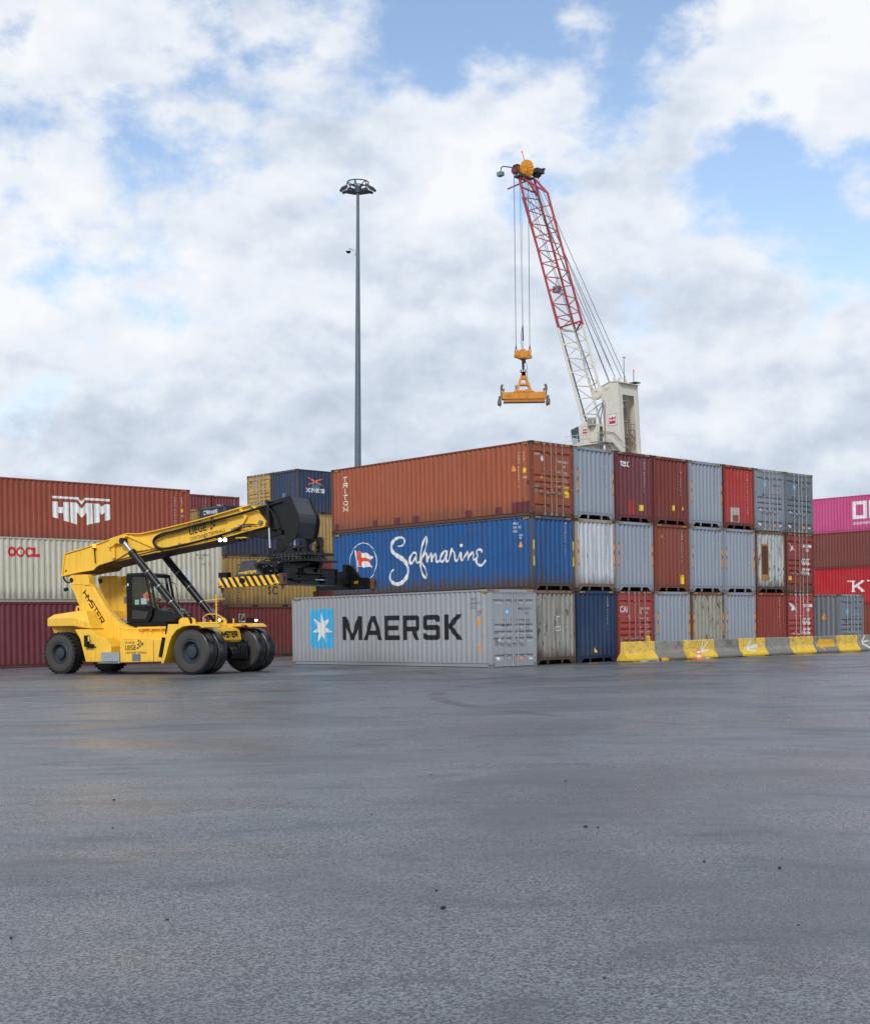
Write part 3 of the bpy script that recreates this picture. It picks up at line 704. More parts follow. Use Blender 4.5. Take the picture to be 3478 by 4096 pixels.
container(slot(0, 2), YAW, 'rust brown container with vertical TRITON lettering, on top of the block at its left corner', (164, 84, 52), end='door', marks=mk, rust=.16, dirt=.40, fade=.06, group=BG, framecol=(122, 62, 42), castcol=(70, 46, 38), barmat=mat('old_bar', (150, 138, 130), .5, .2))
SCRIPT = [[[7.82,2.12,0.02],[7.6,2.1,0.02],[7.38,2.2,0.03],[7.35,2.38,0.03],[7.54,2.48,0.03],[7.81,2.48,0.04],[8.09,2.37,0.05],[8.26,2.14,0.05],[8.18,1.9,0.05],[7.88,1.72,0.06],[7.56,1.58,0.07],[7.32,1.42,0.06],[7.17,1.18,0.05],[7.17,0.93,0.05],[7.34,0.68,0.06],[7.64,0.51,0.06],[7.97,0.48,0.05],[8.24,0.6,0.05],[8.37,0.79,0.04],[8.28,1.01,0.03],[8.09,1.13,0.02]],
[[6.62,1.69,0.02],[6.73,1.8,0.03],[6.89,1.76,0.03],[7.05,1.61,0.03],[7.08,1.43,0.04],[7.0,1.32,0.04],[6.84,1.4,0.03],[6.7,1.59,0.03],[6.64,1.71,0.02]],
[[6.66,1.62,0.03],[6.68,1.41,0.03],[6.6,1.33,0.03],[6.44,1.4,0.02],[6.28,1.57,0.02],[6.07,1.92,0.03],[5.96,2.23,0.03],[6.0,2.45,0.02],[6.13,2.36,0.03],[6.3,2.0,0.035],[6.39,1.65,0.04],[6.42,1.29,0.04],[6.35,1.0,0.035],[6.2,0.74,0.035],[6.07,0.67,0.03],[6.01,0.81,0.03],[6.09,1.06,0.025],[6.26,1.28,0.02],[6.34,1.43,0.02],[6.18,1.67,0.025],[6.04,1.75,0.03],[5.98,1.66,0.035],[5.97,1.34,0.035]],
[[5.96,1.45,0.02],[5.81,1.69,0.025],[5.72,1.72,0.03],[5.7,1.54,0.035],[5.71,1.34,0.04]],[[5.69,1.47,0.02],[5.55,1.68,0.03],[5.44,1.67,0.035],[5.45,1.35,0.035],[5.33,1.33,0.03],[5.2,1.45,0.02]],
[[4.77,1.71,0.03],[4.92,1.78,0.03],[5.1,1.65,0.035],[5.2,1.45,0.03],[5.13,1.3,0.03],[4.97,1.4,0.03],[4.79,1.67,0.025]],
[[4.82,1.64,0.03],[4.87,1.43,0.03],[4.8,1.29,0.03],[4.62,1.45,0.02],[4.51,1.87,0.03],[4.49,1.74,0.025],[4.39,1.72,0.03],[4.33,1.61,0.03],[4.32,1.37,0.03],[4.25,1.3,0.03],[4.1,1.46,0.02],[3.97,1.7,0.03],[3.98,1.35,0.03],[3.89,1.32,0.025],[3.75,1.48,0.02],[3.58,1.71,0.035],[3.56,1.51,0.04],[3.57,1.3,0.035]],
[[3.95,2.0,0.05],[3.95,1.88,0.04]],[[3.56,1.37,0.02],[3.36,1.65,0.03],[3.26,1.6,0.04],[3.29,1.32,0.03],[3.17,1.32,0.025],[3.05,1.45,0.02]],
[[2.78,1.59,0.04],[2.8,1.69,0.03],[2.95,1.73,0.03],[3.09,1.67,0.03],[3.07,1.52,0.03],[2.98,1.48,0.03],[3.12,1.35,0.03],[3.1,1.18,0.04],[2.89,1.06,0.035],[2.67,1.14,0.03],[2.58,1.29,0.02]]]
def smoothp(L_, n=2):
    for _ in range(n):
        q = [L_[0]]
        for a, b in zip(L_, L_[1:]): q += [[a[k] * .75 + b[k] * .25 for k in range(3)], [a[k] * .25 + b[k] * .75 for k in range(3)]]
        q.append(L_[-1]); L_ = q
    return L_
mk = []; sh = ([], [])
for j, L_ in enumerate(SCRIPT):
    q = smoothp(L_); sh = merge(sh, ribbon([(p[0], p[1]) for p in q], [p[2] * 1.5 for p in q], 0.00008, 0.0008 * (j % 4)))
mk.append(('sideabs', sh, mat('script_white', (214, 216, 214), .55), 'lettering', 0, 0))
rg = [(10.11 + .90 * math.cos(t * math.pi / 24), 1.53 + .85 * math.sin(t * math.pi / 24)) for t in range(49)]
mk.append(('sideabs', ribbon(rg, .016, 0), WHITE, 'emblem', 0, 0))
mk.append(('sideabs', ribbon([(10.63, 2.08), (10.54, 1.47), (10.47, .72)], .028, 0), WHITE, 'emblem', 0, 0.002)); mk.append(('sideabs', ribbon([(10.52, 2.0), (10.42, .72)], .01, 0), WHITE, 'emblem', 0, 0.004))
mk.append(('sideabs', P_([(10.52,2.04),(10.32,2.03),(10.09,1.93),(9.86,1.95),(9.64,1.81),(9.39,1.73),(9.58,1.62),(9.62,1.47),(9.48,1.28),(9.79,1.32),(10.05,1.29),(10.19,1.34),(10.42,1.35),(10.51,1.47)]), WHITE, 'emblem', 0, 0.006))
REDO = mat('flag_red', (206, 72, 44), .5)
mk.append(('sideabs', P_([(10.47,2.04),(10.23,2.01),(10.16,1.35),(10.38,1.37)]), REDO, 'emblem', 0, .009)); mk.append(('sideabs', P_([(10.52,1.83),(10.18,1.74),(9.9,1.72),(9.6,1.62),(9.6,1.48),(9.9,1.59),(10.16,1.56),(10.47,1.64)]), REDO, 'emblem', 0, .011))
mk += idblock('side', 1.06, 2.58, ['MRKU', '254 1692', '45G1'], .10, WHITE, .8) + warn('side', .67, 1.69, .2) + [('side', T_('UG', 0, 2.12, .09, .01, 1), WHITE, 'lettering', .74, 0), ('side', T_('70', .01, 2.02, .07, .01, 1), WHITE, 'lettering', .74, 0)]
for x in (.055, WID - .055): mk.append(('end', rect2(x - .04, .95, x + .04, 1.95), YELO, 'caution_strip', 0, .025)); mk.append(('end', rect2(x - .025, 1.32, x + .025, 1.6), BLACK, 'caution_print', 0, .028))
container(slot(0, 1), YAW, 'deep blue container with white Safmarine script and flag emblem, between the brown and silver boxes', (4, 84, 150), marks=mk, rust=.32, dirt=.75, fade=.04, group=BG, framecol=(74, 82, 96), castcol=(86, 66, 54), rid=('MRKU254 1692', WHITE), rustcol=(78, 62, 56))
container(slot(0, 0), YAW, 'faded grey container with brown rust streaks, between silver doors and a navy end', (150, 150, 144), marks=[('end', ribbon([(1.42, 1.62), (1.36, 1.75), (1.42, 1.85), (1.55, 1.88)], .012), WHITE, 'chalk_mark', 0, 0), ('end', ribbon([(1.3, 1.3), (1.55, 1.32), (1.54, 1.48), (1.3, 1.45), (1.3, 1.3)], .012), WHITE, 'chalk_mark', 0, 0)],
          rust=.42, dirt=.7, fade=.1, group=BG, framecol=(134, 104, 78), castcol=(96, 70, 52), rid=('MSKU 057203 8', GREYL), haz=False)
# --- column 1
container(slot(1, 2), YAW, 'light blue grey container on the top row, right beside the brown doors', LGREY, group=BG, strips=True, rid=('MRSU 504 0157', GREYL), dirt=.14)
container(slot(1, 1), YAW, 'whitish container with rust stained edges, right of the deep blue one in the middle row', (196, 204, 212), group=BG, rust=.24, dirt=.6, strips=True, rid=('MRKU 300300 1', GREYL), framecol=(176, 160, 144), castcol=(120, 92, 70), rustcol=(136, 84, 52))
container(slot(1, 0), YAW, 'navy blue container end on the ground, left of the red doors behind the barriers', (2, 46, 88), group=BG, dirt=.18, rid=('SEKU 444657 1', WHITE), marks=[('end', ([(1.10, .40, 0), (1.26, .40, 0), (1.12, .62, 0)], [(0, 1, 2)]), YELO, 'warning_triangle', 0, 0)])
# --- column 2
mk = [('end', T_('tex', .36, 2.30, .32, .03, 1.0), WHITE, 'lettering', 0, 0), ('end', rect2(.86, .31, 1.24, .9), mat('red_touch_up', (150, 34, 34), .5), 'paint_patch', 0, 0)] + caution('end', 1.54, .50, .36, .24, ('CAUTION', '9\'6" HIGH'))
container(slot(2, 2), YAW, 'maroon container end with white tex lettering on the top row', (108, 44, 52), group=BG, marks=mk, dirt=.2, rid=('TGBU 896898 3', WHITE))
container(slot(2, 1), YAW, 'light blue grey container in the middle row, between the whitish and the rust brown ends', LGREY, group=BG, strips=True, rid=('MRSU 504 258 1', GREYL), dirt=.12)
mk = [('door', T_('CAI', .16, 2.02, .27, .03, .85), WHITE, 'lettering', 0, 0), ('door', T_('A', 1.44, 1.92, .24, 0, .8), WHITE, 'lettering', 0, 0), ('door', rect2(.14, .62, .32, .98), mat('plate_metal', (140, 138, 130), .4, .5), 'data_plate', 0, 0),
      ('door', T_('G', .68, 1.72, .18, .03, .9), WHITE, 'sticker', 0, 0)] + door_data(WHITE, 'CAXU 933109 2') + caution('door', 1.88, .72, .28, .36)
container(slot(2, 0), YAW, 'brick red container doors with white CAI lettering, behind the first yellow barrier', (170, 62, 54), end='door', group=BG, marks=mk, dirt=.3, rust=.08, framecol=(120, 52, 46), barmat=mat('old_bar', (150, 138, 130), .5, .2))
# --- column 3
mk = caution('end', 1.33, .62, .15, .22, ('9\'6"',)) + [('end', ([(2.02, .66, 0), (2.16, .66, 0), (2.03, .84, 0)], [(0, 1, 2)]), YELO, 'warning_triangle', 0, 0)]
container(slot(3, 2), YAW, 'dark red brown container end on the top row, right beside the tex one', (120, 44, 34), group=BG, marks=mk, dirt=.28, rid=('TLLU 500049 6', WHITE))
mk = caution('end', 1.80, .34, .27, .38, ('CAUTION', '9\'6"', 'HIGH')) + [('end', ([(.50, 2.33, 0), (.64, 2.33, 0), (.51, 2.52, 0)], [(0, 1, 2)]), YELO, 'warning_triangle', 0, 0)]
container(slot(3, 1), YAW, 'rust brown container end with yellow caution label low on its right, middle row', (134, 62, 42), group=BG, marks=mk, dirt=.24, rid=('TCNU 566218 0', WHITE))
container(slot(3, 0), YAW, 'light blue grey container on the ground, right of the brick red CAI doors', LGREY, group=BG, strips=True, rid=('MRSU 504 699 2', GREYL), dirt=.12)
# --- column 4
container(slot(4, 2), YAW, 'light blue grey container on the top row, left of the bright red end', LGREY, group=BG, strips=True, rid=('MRSU 504 310 9', GREYL), dirt=.12)
container(slot(4, 1), YAW, 'light blue grey container in the middle row, right beside the rust brown end', LGREY, group=BG, strips=True, rid=('MRSU 500 277 8', GREYL), dirt=.16)
container(slot(4, 0), YAW, 'beige grey container with rust brown posts, behind the barrier with thin white arrow', (158, 158, 142), group=BG, rust=.46, dirt=.6, strips=True, rid=('MSKU 891 242 1', GREYL), framecol=(120, 80, 50), castcol=(92, 62, 44))
# --- column 5
mk = [('end', rect2(.62, .32, 1.26, .98), mat('grey_patch', (168, 158, 154), .6), 'repair_patch', 0, 0), ('end', rect2(.74, .34, 1.2, .64), mat('rust_patch', (112, 74, 46), .7), 'repair_patch', 0, .004)]
container(slot(5, 2), YAW, 'bright red container end with a small grey repair patch near its foot, top row', (172, 40, 34), group=BG, marks=mk, dirt=.2, rid=('TRLU 7240196 1 45G1', WHITE), framecol=(112, 44, 38))
container(slot(5, 1), YAW, 'light blue grey container in the middle row, left of the heavily rusted white end', LGREY, group=BG, strips=True, rid=('MRSU 504 832 0', GREYL), dirt=.12)
container(slot(5, 0), YAW, 'light blue grey container on the ground, left of the plain red end', LGREY, group=BG, strips=True, rid=('MRSU 504 118 4', GREYL), dirt=.12)
# --- column 6
dd = lambda: small_star(0.80, 2.20, 0.155) + door_data(GREYL, 'MRSU 504 162 4') + [('door', curve2d([[(.5 + .05 * math.cos(t * .524), .98 + .09 * math.sin(t * .524)) for t in range(12)]]), WHITE, 'sticker', 0, 0), ('door', rect2(.30, .25, .46, .37), WHITE, 'data_plate', 0, 0), ('door', rect2(1.5, .24, 1.72, .33), ORNG, 'data_plate', 0, 0), ('door', rect2(2.02, .25, 2.22, .31), WHITE, 'data_plate', 0, 0)]
container(slot(6, 2), YAW, 'grey container doors with small blue star, top row right beside the bright red end', (138, 148, 160), end='door', group=BG, marks=dd(), dirt=.3)
mk = [('end', rect2(.42, .55, 1.06, 2.28), mat('tan_stain', (150, 112, 68), .7), 'rust_patch', 0, 0), ('end', rect2(.52, .86, 1.0, 2.2), mat('brown_panel', (84, 44, 22), .75), 'repair_patch', 0, .004)]
container(slot(6, 1), YAW, 'whitish container end heavily spotted with rust around one dark brown panel, middle row', (180, 188, 188), group=BG, marks=mk, rust=.50, dirt=.7, framecol=(120, 84, 58), castcol=(70, 46, 34), haz=False, rustcol=(118, 70, 42))
container(slot(6, 0), YAW, 'plain red container end on the ground, left of the red doors with the white flag', (140, 50, 34), group=BG, dirt=.24, rid=('TRLU 724019 6', WHITE))
# --- column 7
container(slot(7, 2), YAW, 'darker grey container doors with small blue star at the right end of the top row', (112, 122, 132), end='door', group=BG, marks=dd(), dirt=.34)
def wl():
    o = []
    for a, b_, c, d_ in ((1.42, 2.22, 1.66, 2.36), (1.74, 2.22, 2.28, 2.36), (1.76, 2.02, 2.0, 2.16), (1.40, 1.36, 1.66, 1.68), (1.76, 1.36, 2.06, 1.68), (1.40, .88, 1.66, 1.20), (1.76, .88, 2.06, 1.20)):
        o.append(('door', rect2(a, b_, c, d_), WHITE, 'data_label', 0, 0)); o.append(('door', T_('45G1' if c - a < .3 else '0376909 4', a + .02, (b_ + d_) / 2 - .03, .06, .01, .7), GREYL, 'data_label', 0, .003))
    return o
BIRD = [[(.22, 2.38), (.40, 2.30), (.50, 2.12), (.60, 2.06), (.86, 1.98), (.74, 2.16), (.62, 2.28), (.78, 2.06), (.60, 2.14), (.52, 2.22), (.46, 2.04), (.30, 1.98), (.42, 2.12), (.40, 2.24)]]
container(slot(7, 1), YAW, 'weathered red container doors with cream bird emblem, middle row at the right end', (150, 56, 48), end='door', group=BG, rust=.2, dirt=.42, marks=[('door', curve2d([[(.22, 2.42), (.34, 2.36), (.47, 2.22), (.55, 2.24), (.62, 2.32), (.64, 2.26), (.60, 2.16), (.90, 2.02), (.58, 2.10), (.50, 2.06), (.30, 2.0), (.44, 2.14), (.38, 2.28)]]), CREAM, 'emblem', 0, 0)] + wl() + caution('door', .12, .62, .34, .18, ('CAUTION', 'HIGH')), framecol=(88, 44, 38), barmat=mat('old_bar', (150, 138, 130), .5, .2))
container(slot(7, 0), YAW, 'red container doors with white flag emblem, bottom row at the right end', (172, 60, 60), end='door', group=BG, dirt=.2, marks=[('door', curve2d([[(.24, 2.44), (.60, 2.30), (.92, 1.96), (.66, 2.10), (.54, 2.06), (.34, 2.04), (.42, 2.2), (.28, 2.3)]]), WHITE, 'emblem', 0, 0)] + wl(), framecol=(110, 44, 42), barmat=mat('pale_bar', (196, 178, 168), .5, .1))

# --- small grey one standing behind the barriers at the right
mk = idblock('side', 2.0, 2.50, ['MRKU', '431 9016', '45G1'], .12, GREYL, .9) + warn('side', .92, 1.62, .28) + small_star(.78, 2.0, .17) + door_data(GREYL, 'MRSU 315316 0') + [('side', T_('UG', 0, 2.0, .1, .02, 1), GREYL, 'lettering', 1.15, 0)]
container(Vector((20.8, 69.0, 0)), YAW, 'single grey container with small blue star doors, behind the barriers right of the block', (124, 132, 142), end='door', marks=mk, dirt=.3)

# --- far right stack: pink, brown, red K, rust red
P0 = Vector((31.2, 111.0, 0)) - LD * 9.0
PG = 'containers of the tall stack at the right edge'
mk = [('side', curve2d([[(0, 1.0), (1.28, 1.0), (1.28, 2.42), (0, 2.42)], [(.32, 1.28), (.97, 1.28), (.97, 2.15), (.32, 2.15)]]), WHITE, 'lettering', 5.29, 0),
      ('side', curve2d([[(1.45, 1.0), (1.77, 1.0), (1.77, 1.9), (2.4, 1.0), (2.72, 1.0), (2.72, 2.42), (2.4, 2.42), (2.4, 1.5), (1.77, 2.42), (1.45, 2.42)]]), WHITE, 'lettering', 5.29, 0),
      ('side', curve2d([[(2.92, 1.0), (4.1, 1.0), (4.1, 1.28), (3.24, 1.28), (3.24, 1.58), (3.9, 1.58), (3.9, 1.84), (3.24, 1.84), (3.24, 2.15), (4.1, 2.15), (4.1, 2.42), (2.92, 2.42)]]), WHITE, 'lettering', 5.29, 0),
      ('side', T_('OCEAN NETWORK EXPRESS', 0, .55, .22, .03, .86), WHITE, 'lettering', 5.29, 0)]
container(P0 + Vector((0, 0, HC * 3)), YAW, 'bright pink container with a white square O, highest at the right edge', (204, 74, 134), group=PG, marks=mk, haz=False, dirt=.12)
container(P0 + Vector((0, 0, HC * 2)), YAW, 'plain brown container directly under the pink one at the right edge', (122, 58, 50), group=PG, haz=False, dirt=.2)
mk = []
v, f, adv = letter('K', .92, .10, 1.05, .17); mk.append(('side', (v, f), WHITE, 'lettering', 12.60 - 0.0 - 7.85 + .66, 0)); mk[-1] = ('side', ([(x, y + .92, z) for x, y, z in v], f), WHITE, 'lettering', 5.30, 0)
for x in (5.75, 5.56, 4.02, 3.83): mk.append(('side', curve2d([[(.075 * math.cos(t * .785), 1.80 + .075 * math.sin(t * .785)) for t in range(8)]]), WHITE, 'lettering', x, 0))
container(P0 + Vector((0, 0, HC)), YAW, 'vivid red container with a white quoted K, third from the top at the right edge', (186, 10, 26), group=PG, marks=mk, haz=False, dirt=.1)
container(P0, YAW, 'rust red container at the foot of the far stack, right of the single grey one', (132, 54, 30), group=PG, haz=False, dirt=.25)

# --- left: OOCL on maroon, HMM behind
O0 = Vector((-10.5497, 66.8367, 0)); OG = 'long containers stacked at the left edge'
circ = lambda cx, cz, rx, rz, n=28: [(cx + rx * math.cos(2 * math.pi * t / n), cz + rz * math.sin(2 * math.pi * t / n)) for t in range(n)]
ORED = mat('logo_red', (200, 28, 44), .5)
loops = [circ(11.07, 2.245, .20, .225), circ(11.07, 2.245, .08, .09)]
mk = [('sideabs', curve2d(loops), ORED, 'logo', 0, 0), ('sideabs', curve2d([circ(10.665, 2.24, .205, .23), circ(10.665, 2.24, .13, .14)]), ORED, 'logo', 0, .003)]
for k in range(5):
    a = math.pi / 2 + k * 2 * math.pi / 5; mk.append(('sideabs', curve2d([circ(10.665 + .07 * math.cos(a), 2.24 + .075 * math.sin(a), .045, .05, 10)]), WHITE, 'logo', 0, .005 + k * .0005))
mk.append(('sideabs', curve2d([circ(10.665, 2.24, .03, .03, 10)]), ORED, 'logo', 0, .009))
ca = [(10.25 + .165 * math.cos(R_(t)), 2.245 + .185 * math.sin(R_(t))) for t in range(140, -141, -20)]
mk.append(('sideabs', ribbon([(10.08, 2.36)] + [(10.25 + .15 * math.cos(R_(t)), 2.245 + .175 * math.sin(R_(t))) for t in range(130, 231, 1) if 0] + [(10.255 + .15 * math.cos(R_(t)), 2.245 + .18 * math.sin(R_(t))) for t in list(range(120, -1, -20)) + list(range(-20, -121, -20))] + [(10.08, 2.13)], .05, .0), ORED, 'logo', 0, .006))
mk.append(('sideabs', P_([(10.05, 2.46), (9.94, 2.46), (9.95, 2.17), (9.73, 2.17), (9.74, 2.03), (10.06, 2.03)]), ORED, 'logo', 0, .002))
mk += idblock('side', 1.52, 2.30, ['OOLU 680314 1', '     45G1'], .10, GREYL, .9) + [('side', T_('UG', 0, 1.86, .09, .02, 1), GREYL, 'lettering', 1.15, 0), ('side', rect2(0, 1.84, .13, 2.0), ORNG, 'caution_label', .78, 0), ('sideabs', rect2(1.7, 1.1, 2.3, 1.62), mat('pale_patch', (196, 202, 200), .5), 'paint_patch', 0, 0)]
container(O0 + Vector((0, 0, HC)), YAW + math.pi / 2, 'long pale grey green container with red OOCL letters, behind the yellow truck', (212, 209, 190), L=12.192, group=OG, marks=mk, rust=.14, dirt=.36, castcol=(140, 110, 90), haz=False)
container(O0, YAW + math.pi / 2, 'long maroon container on the ground below the pale OOCL one', (112, 44, 54), group=OG, dirt=.2, rust=.05)
HMM = [[[7.61,2.17],[6.24,2.17],[6.08,1.99],[5.9,2.17],[4.56,2.17],[4.56,2.06],[5.87,2.06],[6.08,1.84],[6.3,2.06],[7.6,2.06]],[[7.59,1.91],[7.29,1.91],[7.28,1.66],[7.03,1.66],[7.02,1.91],[6.72,1.91],[6.71,0.96],[7.01,1.03],[7.02,1.38],[7.28,1.38],[7.28,1.1],[7.58,1.18]],
 [[6.66,1.92],[6.36,1.92],[6.07,1.64],[5.82,1.92],[5.51,1.92],[5.49,0.95],[5.8,0.87],[5.81,1.46],[6.07,1.21],[6.33,1.46],[6.33,0.87],[6.64,0.95]],[[5.44,1.92],[5.14,1.92],[5.0,1.78],[4.84,1.92],[4.55,1.91],[4.53,1.18],[4.85,1.1],[4.85,1.52],[5.0,1.39],[5.12,1.51],[5.12,1.03],[5.43,0.96]]]
mk = [('sideabs', P_(p), WHITE, 'logo', 0, 0) for p in HMM] + vert('side', .92, 2.50, 'KOCU 448742 3', .10, CREAM, 1.33) + vert('side', .52, 2.50, '45G1', .10, CREAM, 1.33) + [('side', rect2(0, 1.72, .13, 1.9), YELO, 'caution_label', .52, 0), ('side', T_('UG', 0, 1.5, .09, .02, 1), CREAM, 'lettering', .52, 0)]
H0 = Vector((-12.33, 68.2, 0))
container(H0 + Vector((0, 0, HC * 2)), YAW + math.pi / 2, 'long brick red container with white HMM letters, highest at the left edge', (152, 70, 50), group=OG, marks=mk, fade=.04, dirt=.34, rust=.05)
for r in (1, 0): container(H0 + Vector((0, 0, HC * r)), YAW + math.pi / 2, ('dull brown container holding up the HMM one, behind the pale OOCL one', 'dull brown container on the ground behind the long maroon one')[1 - r], (110, 56, 48), group=OG, haz=False)

# --- 20 foot boxes in the gap: local y runs along RD, right side faces the camera
CG = 'shorter containers stacked in the gap behind the truck'
L20 = 6.058; A0 = Vector((-835 / FPX * 73, 73, 0)) + LD * WID; HA = 2.78
def A_(c, r, b=0): return A0 + RD * (c * 6.14) + LD * (b * 2.55) + Vector((0, 0, HA * r))
mk = [('end', word('CRONOS', .22, .10, .9, .3), WHITE, 'lettering', .45, 0)]; mk[0] = ('end', ([(x, y + 2.38, z) for x, y, z in mk[0][1][0]], mk[0][1][1]), WHITE, 'lettering', .4, 0)
container(A_(0, 2), YAW - math.pi / 2, 'dark blue container with CRONOS on its end, behind the raised boom', (30, 48, 80), L=L20, H=HA, group=CG, marks=mk, dirt=.3, rust=.1, framecol=(70, 78, 92), castcol=(104, 72, 56), haz=False)
mk = [('sideR', merge(*[T_(ch, 0, 2.37 - .12 - i * .165, .12, .03, .95) for i, ch in enumerate('MEDITERRANEAN')]), BLACK, 'lettering', .86, 0), ('sideR', merge(*[T_(ch, 0, 2.37 - .12 - i * .165, .12, .03, .95) for i, ch in enumerate('SHG  & CO') if ch != ' ']), BLACK, 'lettering', 1.16, 0),
      ('sideR', merge(T_('m', .08, 1.25, .62, .03, 1.0), T_('SC', 0, .72, .46, .04, .95)), mat('msc_black', (40, 38, 44), .5), 'logo', 2.86, 0)]
container(A_(0, 1), YAW - math.pi / 2, 'mustard yellow container with black MEDITERRANEAN lettering, behind the striped beam', (176, 142, 76), L=L20, H=HA, group=CG, marks=mk, rust=.22, dirt=.5, castcol=(104, 72, 56), haz=False, rustcol=(92, 62, 34))
mk = [('sideR', rect2(.90, 1.95, 1.30, 2.40), WHITE, 'logo', 0, 0), ('sideR', rect2(.92, 2.02, 1.28, 2.38), mat('logo_navy', (26, 40, 78), .5), 'logo', 0, .003), ('sideR', P_([(.99, 2.20), (1.10, 2.31), (1.23, 2.34), (1.2, 2.27), (1.1, 2.25)]), YELO, 'logo', 0, .006),
      ('sideR', P_([(.97, 2.05), (1.03, 2.17), (1.18, 2.22), (1.14, 2.15), (1.05, 2.12)]), YELO, 'logo', 0, .006), ('sideR', T_('FLORENS', .92, 1.965, .04, .02, .9), BLACK, 'logo', 0, .003)]
container(A_(0, 0), YAW - math.pi / 2, 'dark red container with small navy and yellow logo, left of the silver one', (122, 48, 46), L=L20, H=HA, group=CG, marks=mk, rust=.1, dirt=.5, castcol=(90, 60, 48), haz=False, rustcol=(150, 130, 118))
container(A_(0, 2, 1), YAW - math.pi / 2, 'mustard yellow container end peeping out left of the CRONOS one', (160, 122, 62), L=L20, H=HA, group=CG, rust=.15, dirt=.4, haz=False)
for r in (1, 0): container(A_(0, r, 1), YAW - math.pi / 2, ('mustard container hidden behind the MEDITERRANEAN one', 'red container hidden behind the one with the navy logo')[1 - r], ((150, 118, 62), (110, 46, 42))[1 - r], L=L20, H=HA, group=CG, haz=False)
B0 = Vector((-542 / FPX * 80, 80, 0)) + LD * WID
B_ = lambda r, b=0: B0 + LD * (b * 2.62) + Vector((0, 0, 2.813 * r))
mk = [('sideR', merge(ribbon([(.78, 2.22), (1.25, 2.02), (1.55, 1.90), (2.05, 1.72)], [.01, .05, .05, .008]), ribbon([(.78, 1.75), (1.25, 1.88), (1.6, 2.05), (2.02, 2.16)], [.008, .05, .05, .01], .0004, .002)), mat('logo_orange', (224, 110, 66), .5), 'logo', 0, 0.004),
      ('sideR', ([(x + .72, y + 1.30, z) for x, y, z in word('XINES', .25, .12, 1.1, .42, .17)[0]], word('XINES', .25, .12, 1.1, .42, .17)[1]), WHITE, 'lettering', 0, 0), ('sideR', rect2(1.17, 1.44, 1.75, 1.80), mat('blue_patch', (70, 112, 148), .5), 'paint_patch', 0, 0),
      ('end', rect2(.9, .5, 1.25, 1.3), mat('blue_patch', (70, 112, 148), .5), 'paint_patch', 0, 0)]
container(B_(3), YAW - math.pi / 2, 'dark blue container with an orange cross logo above XINES, highest in the gap', (32, 54, 88), L=L20, H=2.65, group=CG, marks=mk, dirt=.3, rust=.05, castcol=(96, 70, 60), haz=False, rid=('SSIU 224 890 22G1', WHITE), framecol=(80, 74, 80))
container(B_(2), YAW - math.pi / 2, 'mustard yellow container showing between the black boom head and the blue Safmarine box', (180, 148, 84), L=L20, H=2.813, group=CG, rust=.16, dirt=.45, haz=False, rustcol=(92, 62, 34))
container(B_(1), YAW - math.pi / 2, 'reddish container barely showing below the black spreader', (138, 54, 46), L=L20, H=2.813, group=CG, haz=False)
container(B_(0), YAW - math.pi / 2, 'brown container at the foot of the stack under the XINES one', (110, 50, 42), L=L20, H=2.813, group=CG, haz=False)
mk = [('door', merge(T_('m', .22, 2.10, .26, .03, 1.0), T_('SC', .26, 1.86, .17, .03, .9)), BLACK, 'lettering', 0, 0), ('door', rect2(.68, 2.02, .82, 2.24), SKYB, 'sticker', 0, 0)] + door_data(BLACK, 'MSCU 685853 1', '22G1', 1.40, 2.65) + [('door', ([(.66, .95, 0), (.82, .95, 0), (.74, .75, 0)], [(0, 2, 1)]), WHITE, 'sticker', 0, 0)]
container(B_(3, 1), YAW - math.pi / 2, 'mustard yellow container doors with black m SC letters, left of the XINES one', (196, 160, 86), L=L20, H=2.65, end='door', group=CG, marks=mk, rust=.1, dirt=.35, framecol=(110, 92, 74), haz=False)
for r in (2, 1, 0): container(B_(r, 1), YAW - math.pi / 2, ('blue container hidden under the yellow m SC doors', 'red container hidden low behind the mustard ones', 'brown container hidden at the foot behind the CRONOS stack')[2 - r], ((60, 80, 110), (110, 46, 42), (96, 60, 48))[2 - r], L=L20, H=2.813, group=CG, haz=False)
# --- maroon pair far behind
F0 = Vector((-881 / FPX * 100, 100, 0)); FG = 'maroon containers far behind, left of the gap'
for c, lab, cc, mk in ((0, 'far maroon container end with small white tex letters, above the dark blue CRONOS one', (122, 46, 56), [('end', T_('tex', .42, 2.0, .36, .04, .85), WHITE, 'lettering', 0, 0)]), (-1, 'far red brown container end between the HMM one and the tex one', (124, 52, 54), [])):
    for r in (3, 2, 1, 0):
        l2 = lab if r == 3 else 'maroon container hidden %s levels below the far %s one' % (('one', 'two', 'three')[2 - r], 'tex' if c == 0 else 'red brown')
        container(F0 + RD * (ST * c) + Vector((0, 0, HC * r)), YAW, l2, cc, group=FG, marks=mk if r == 3 else [], dirt=.2, rid=('TCKU 364 2170', WHITE) if r == 3 else None)

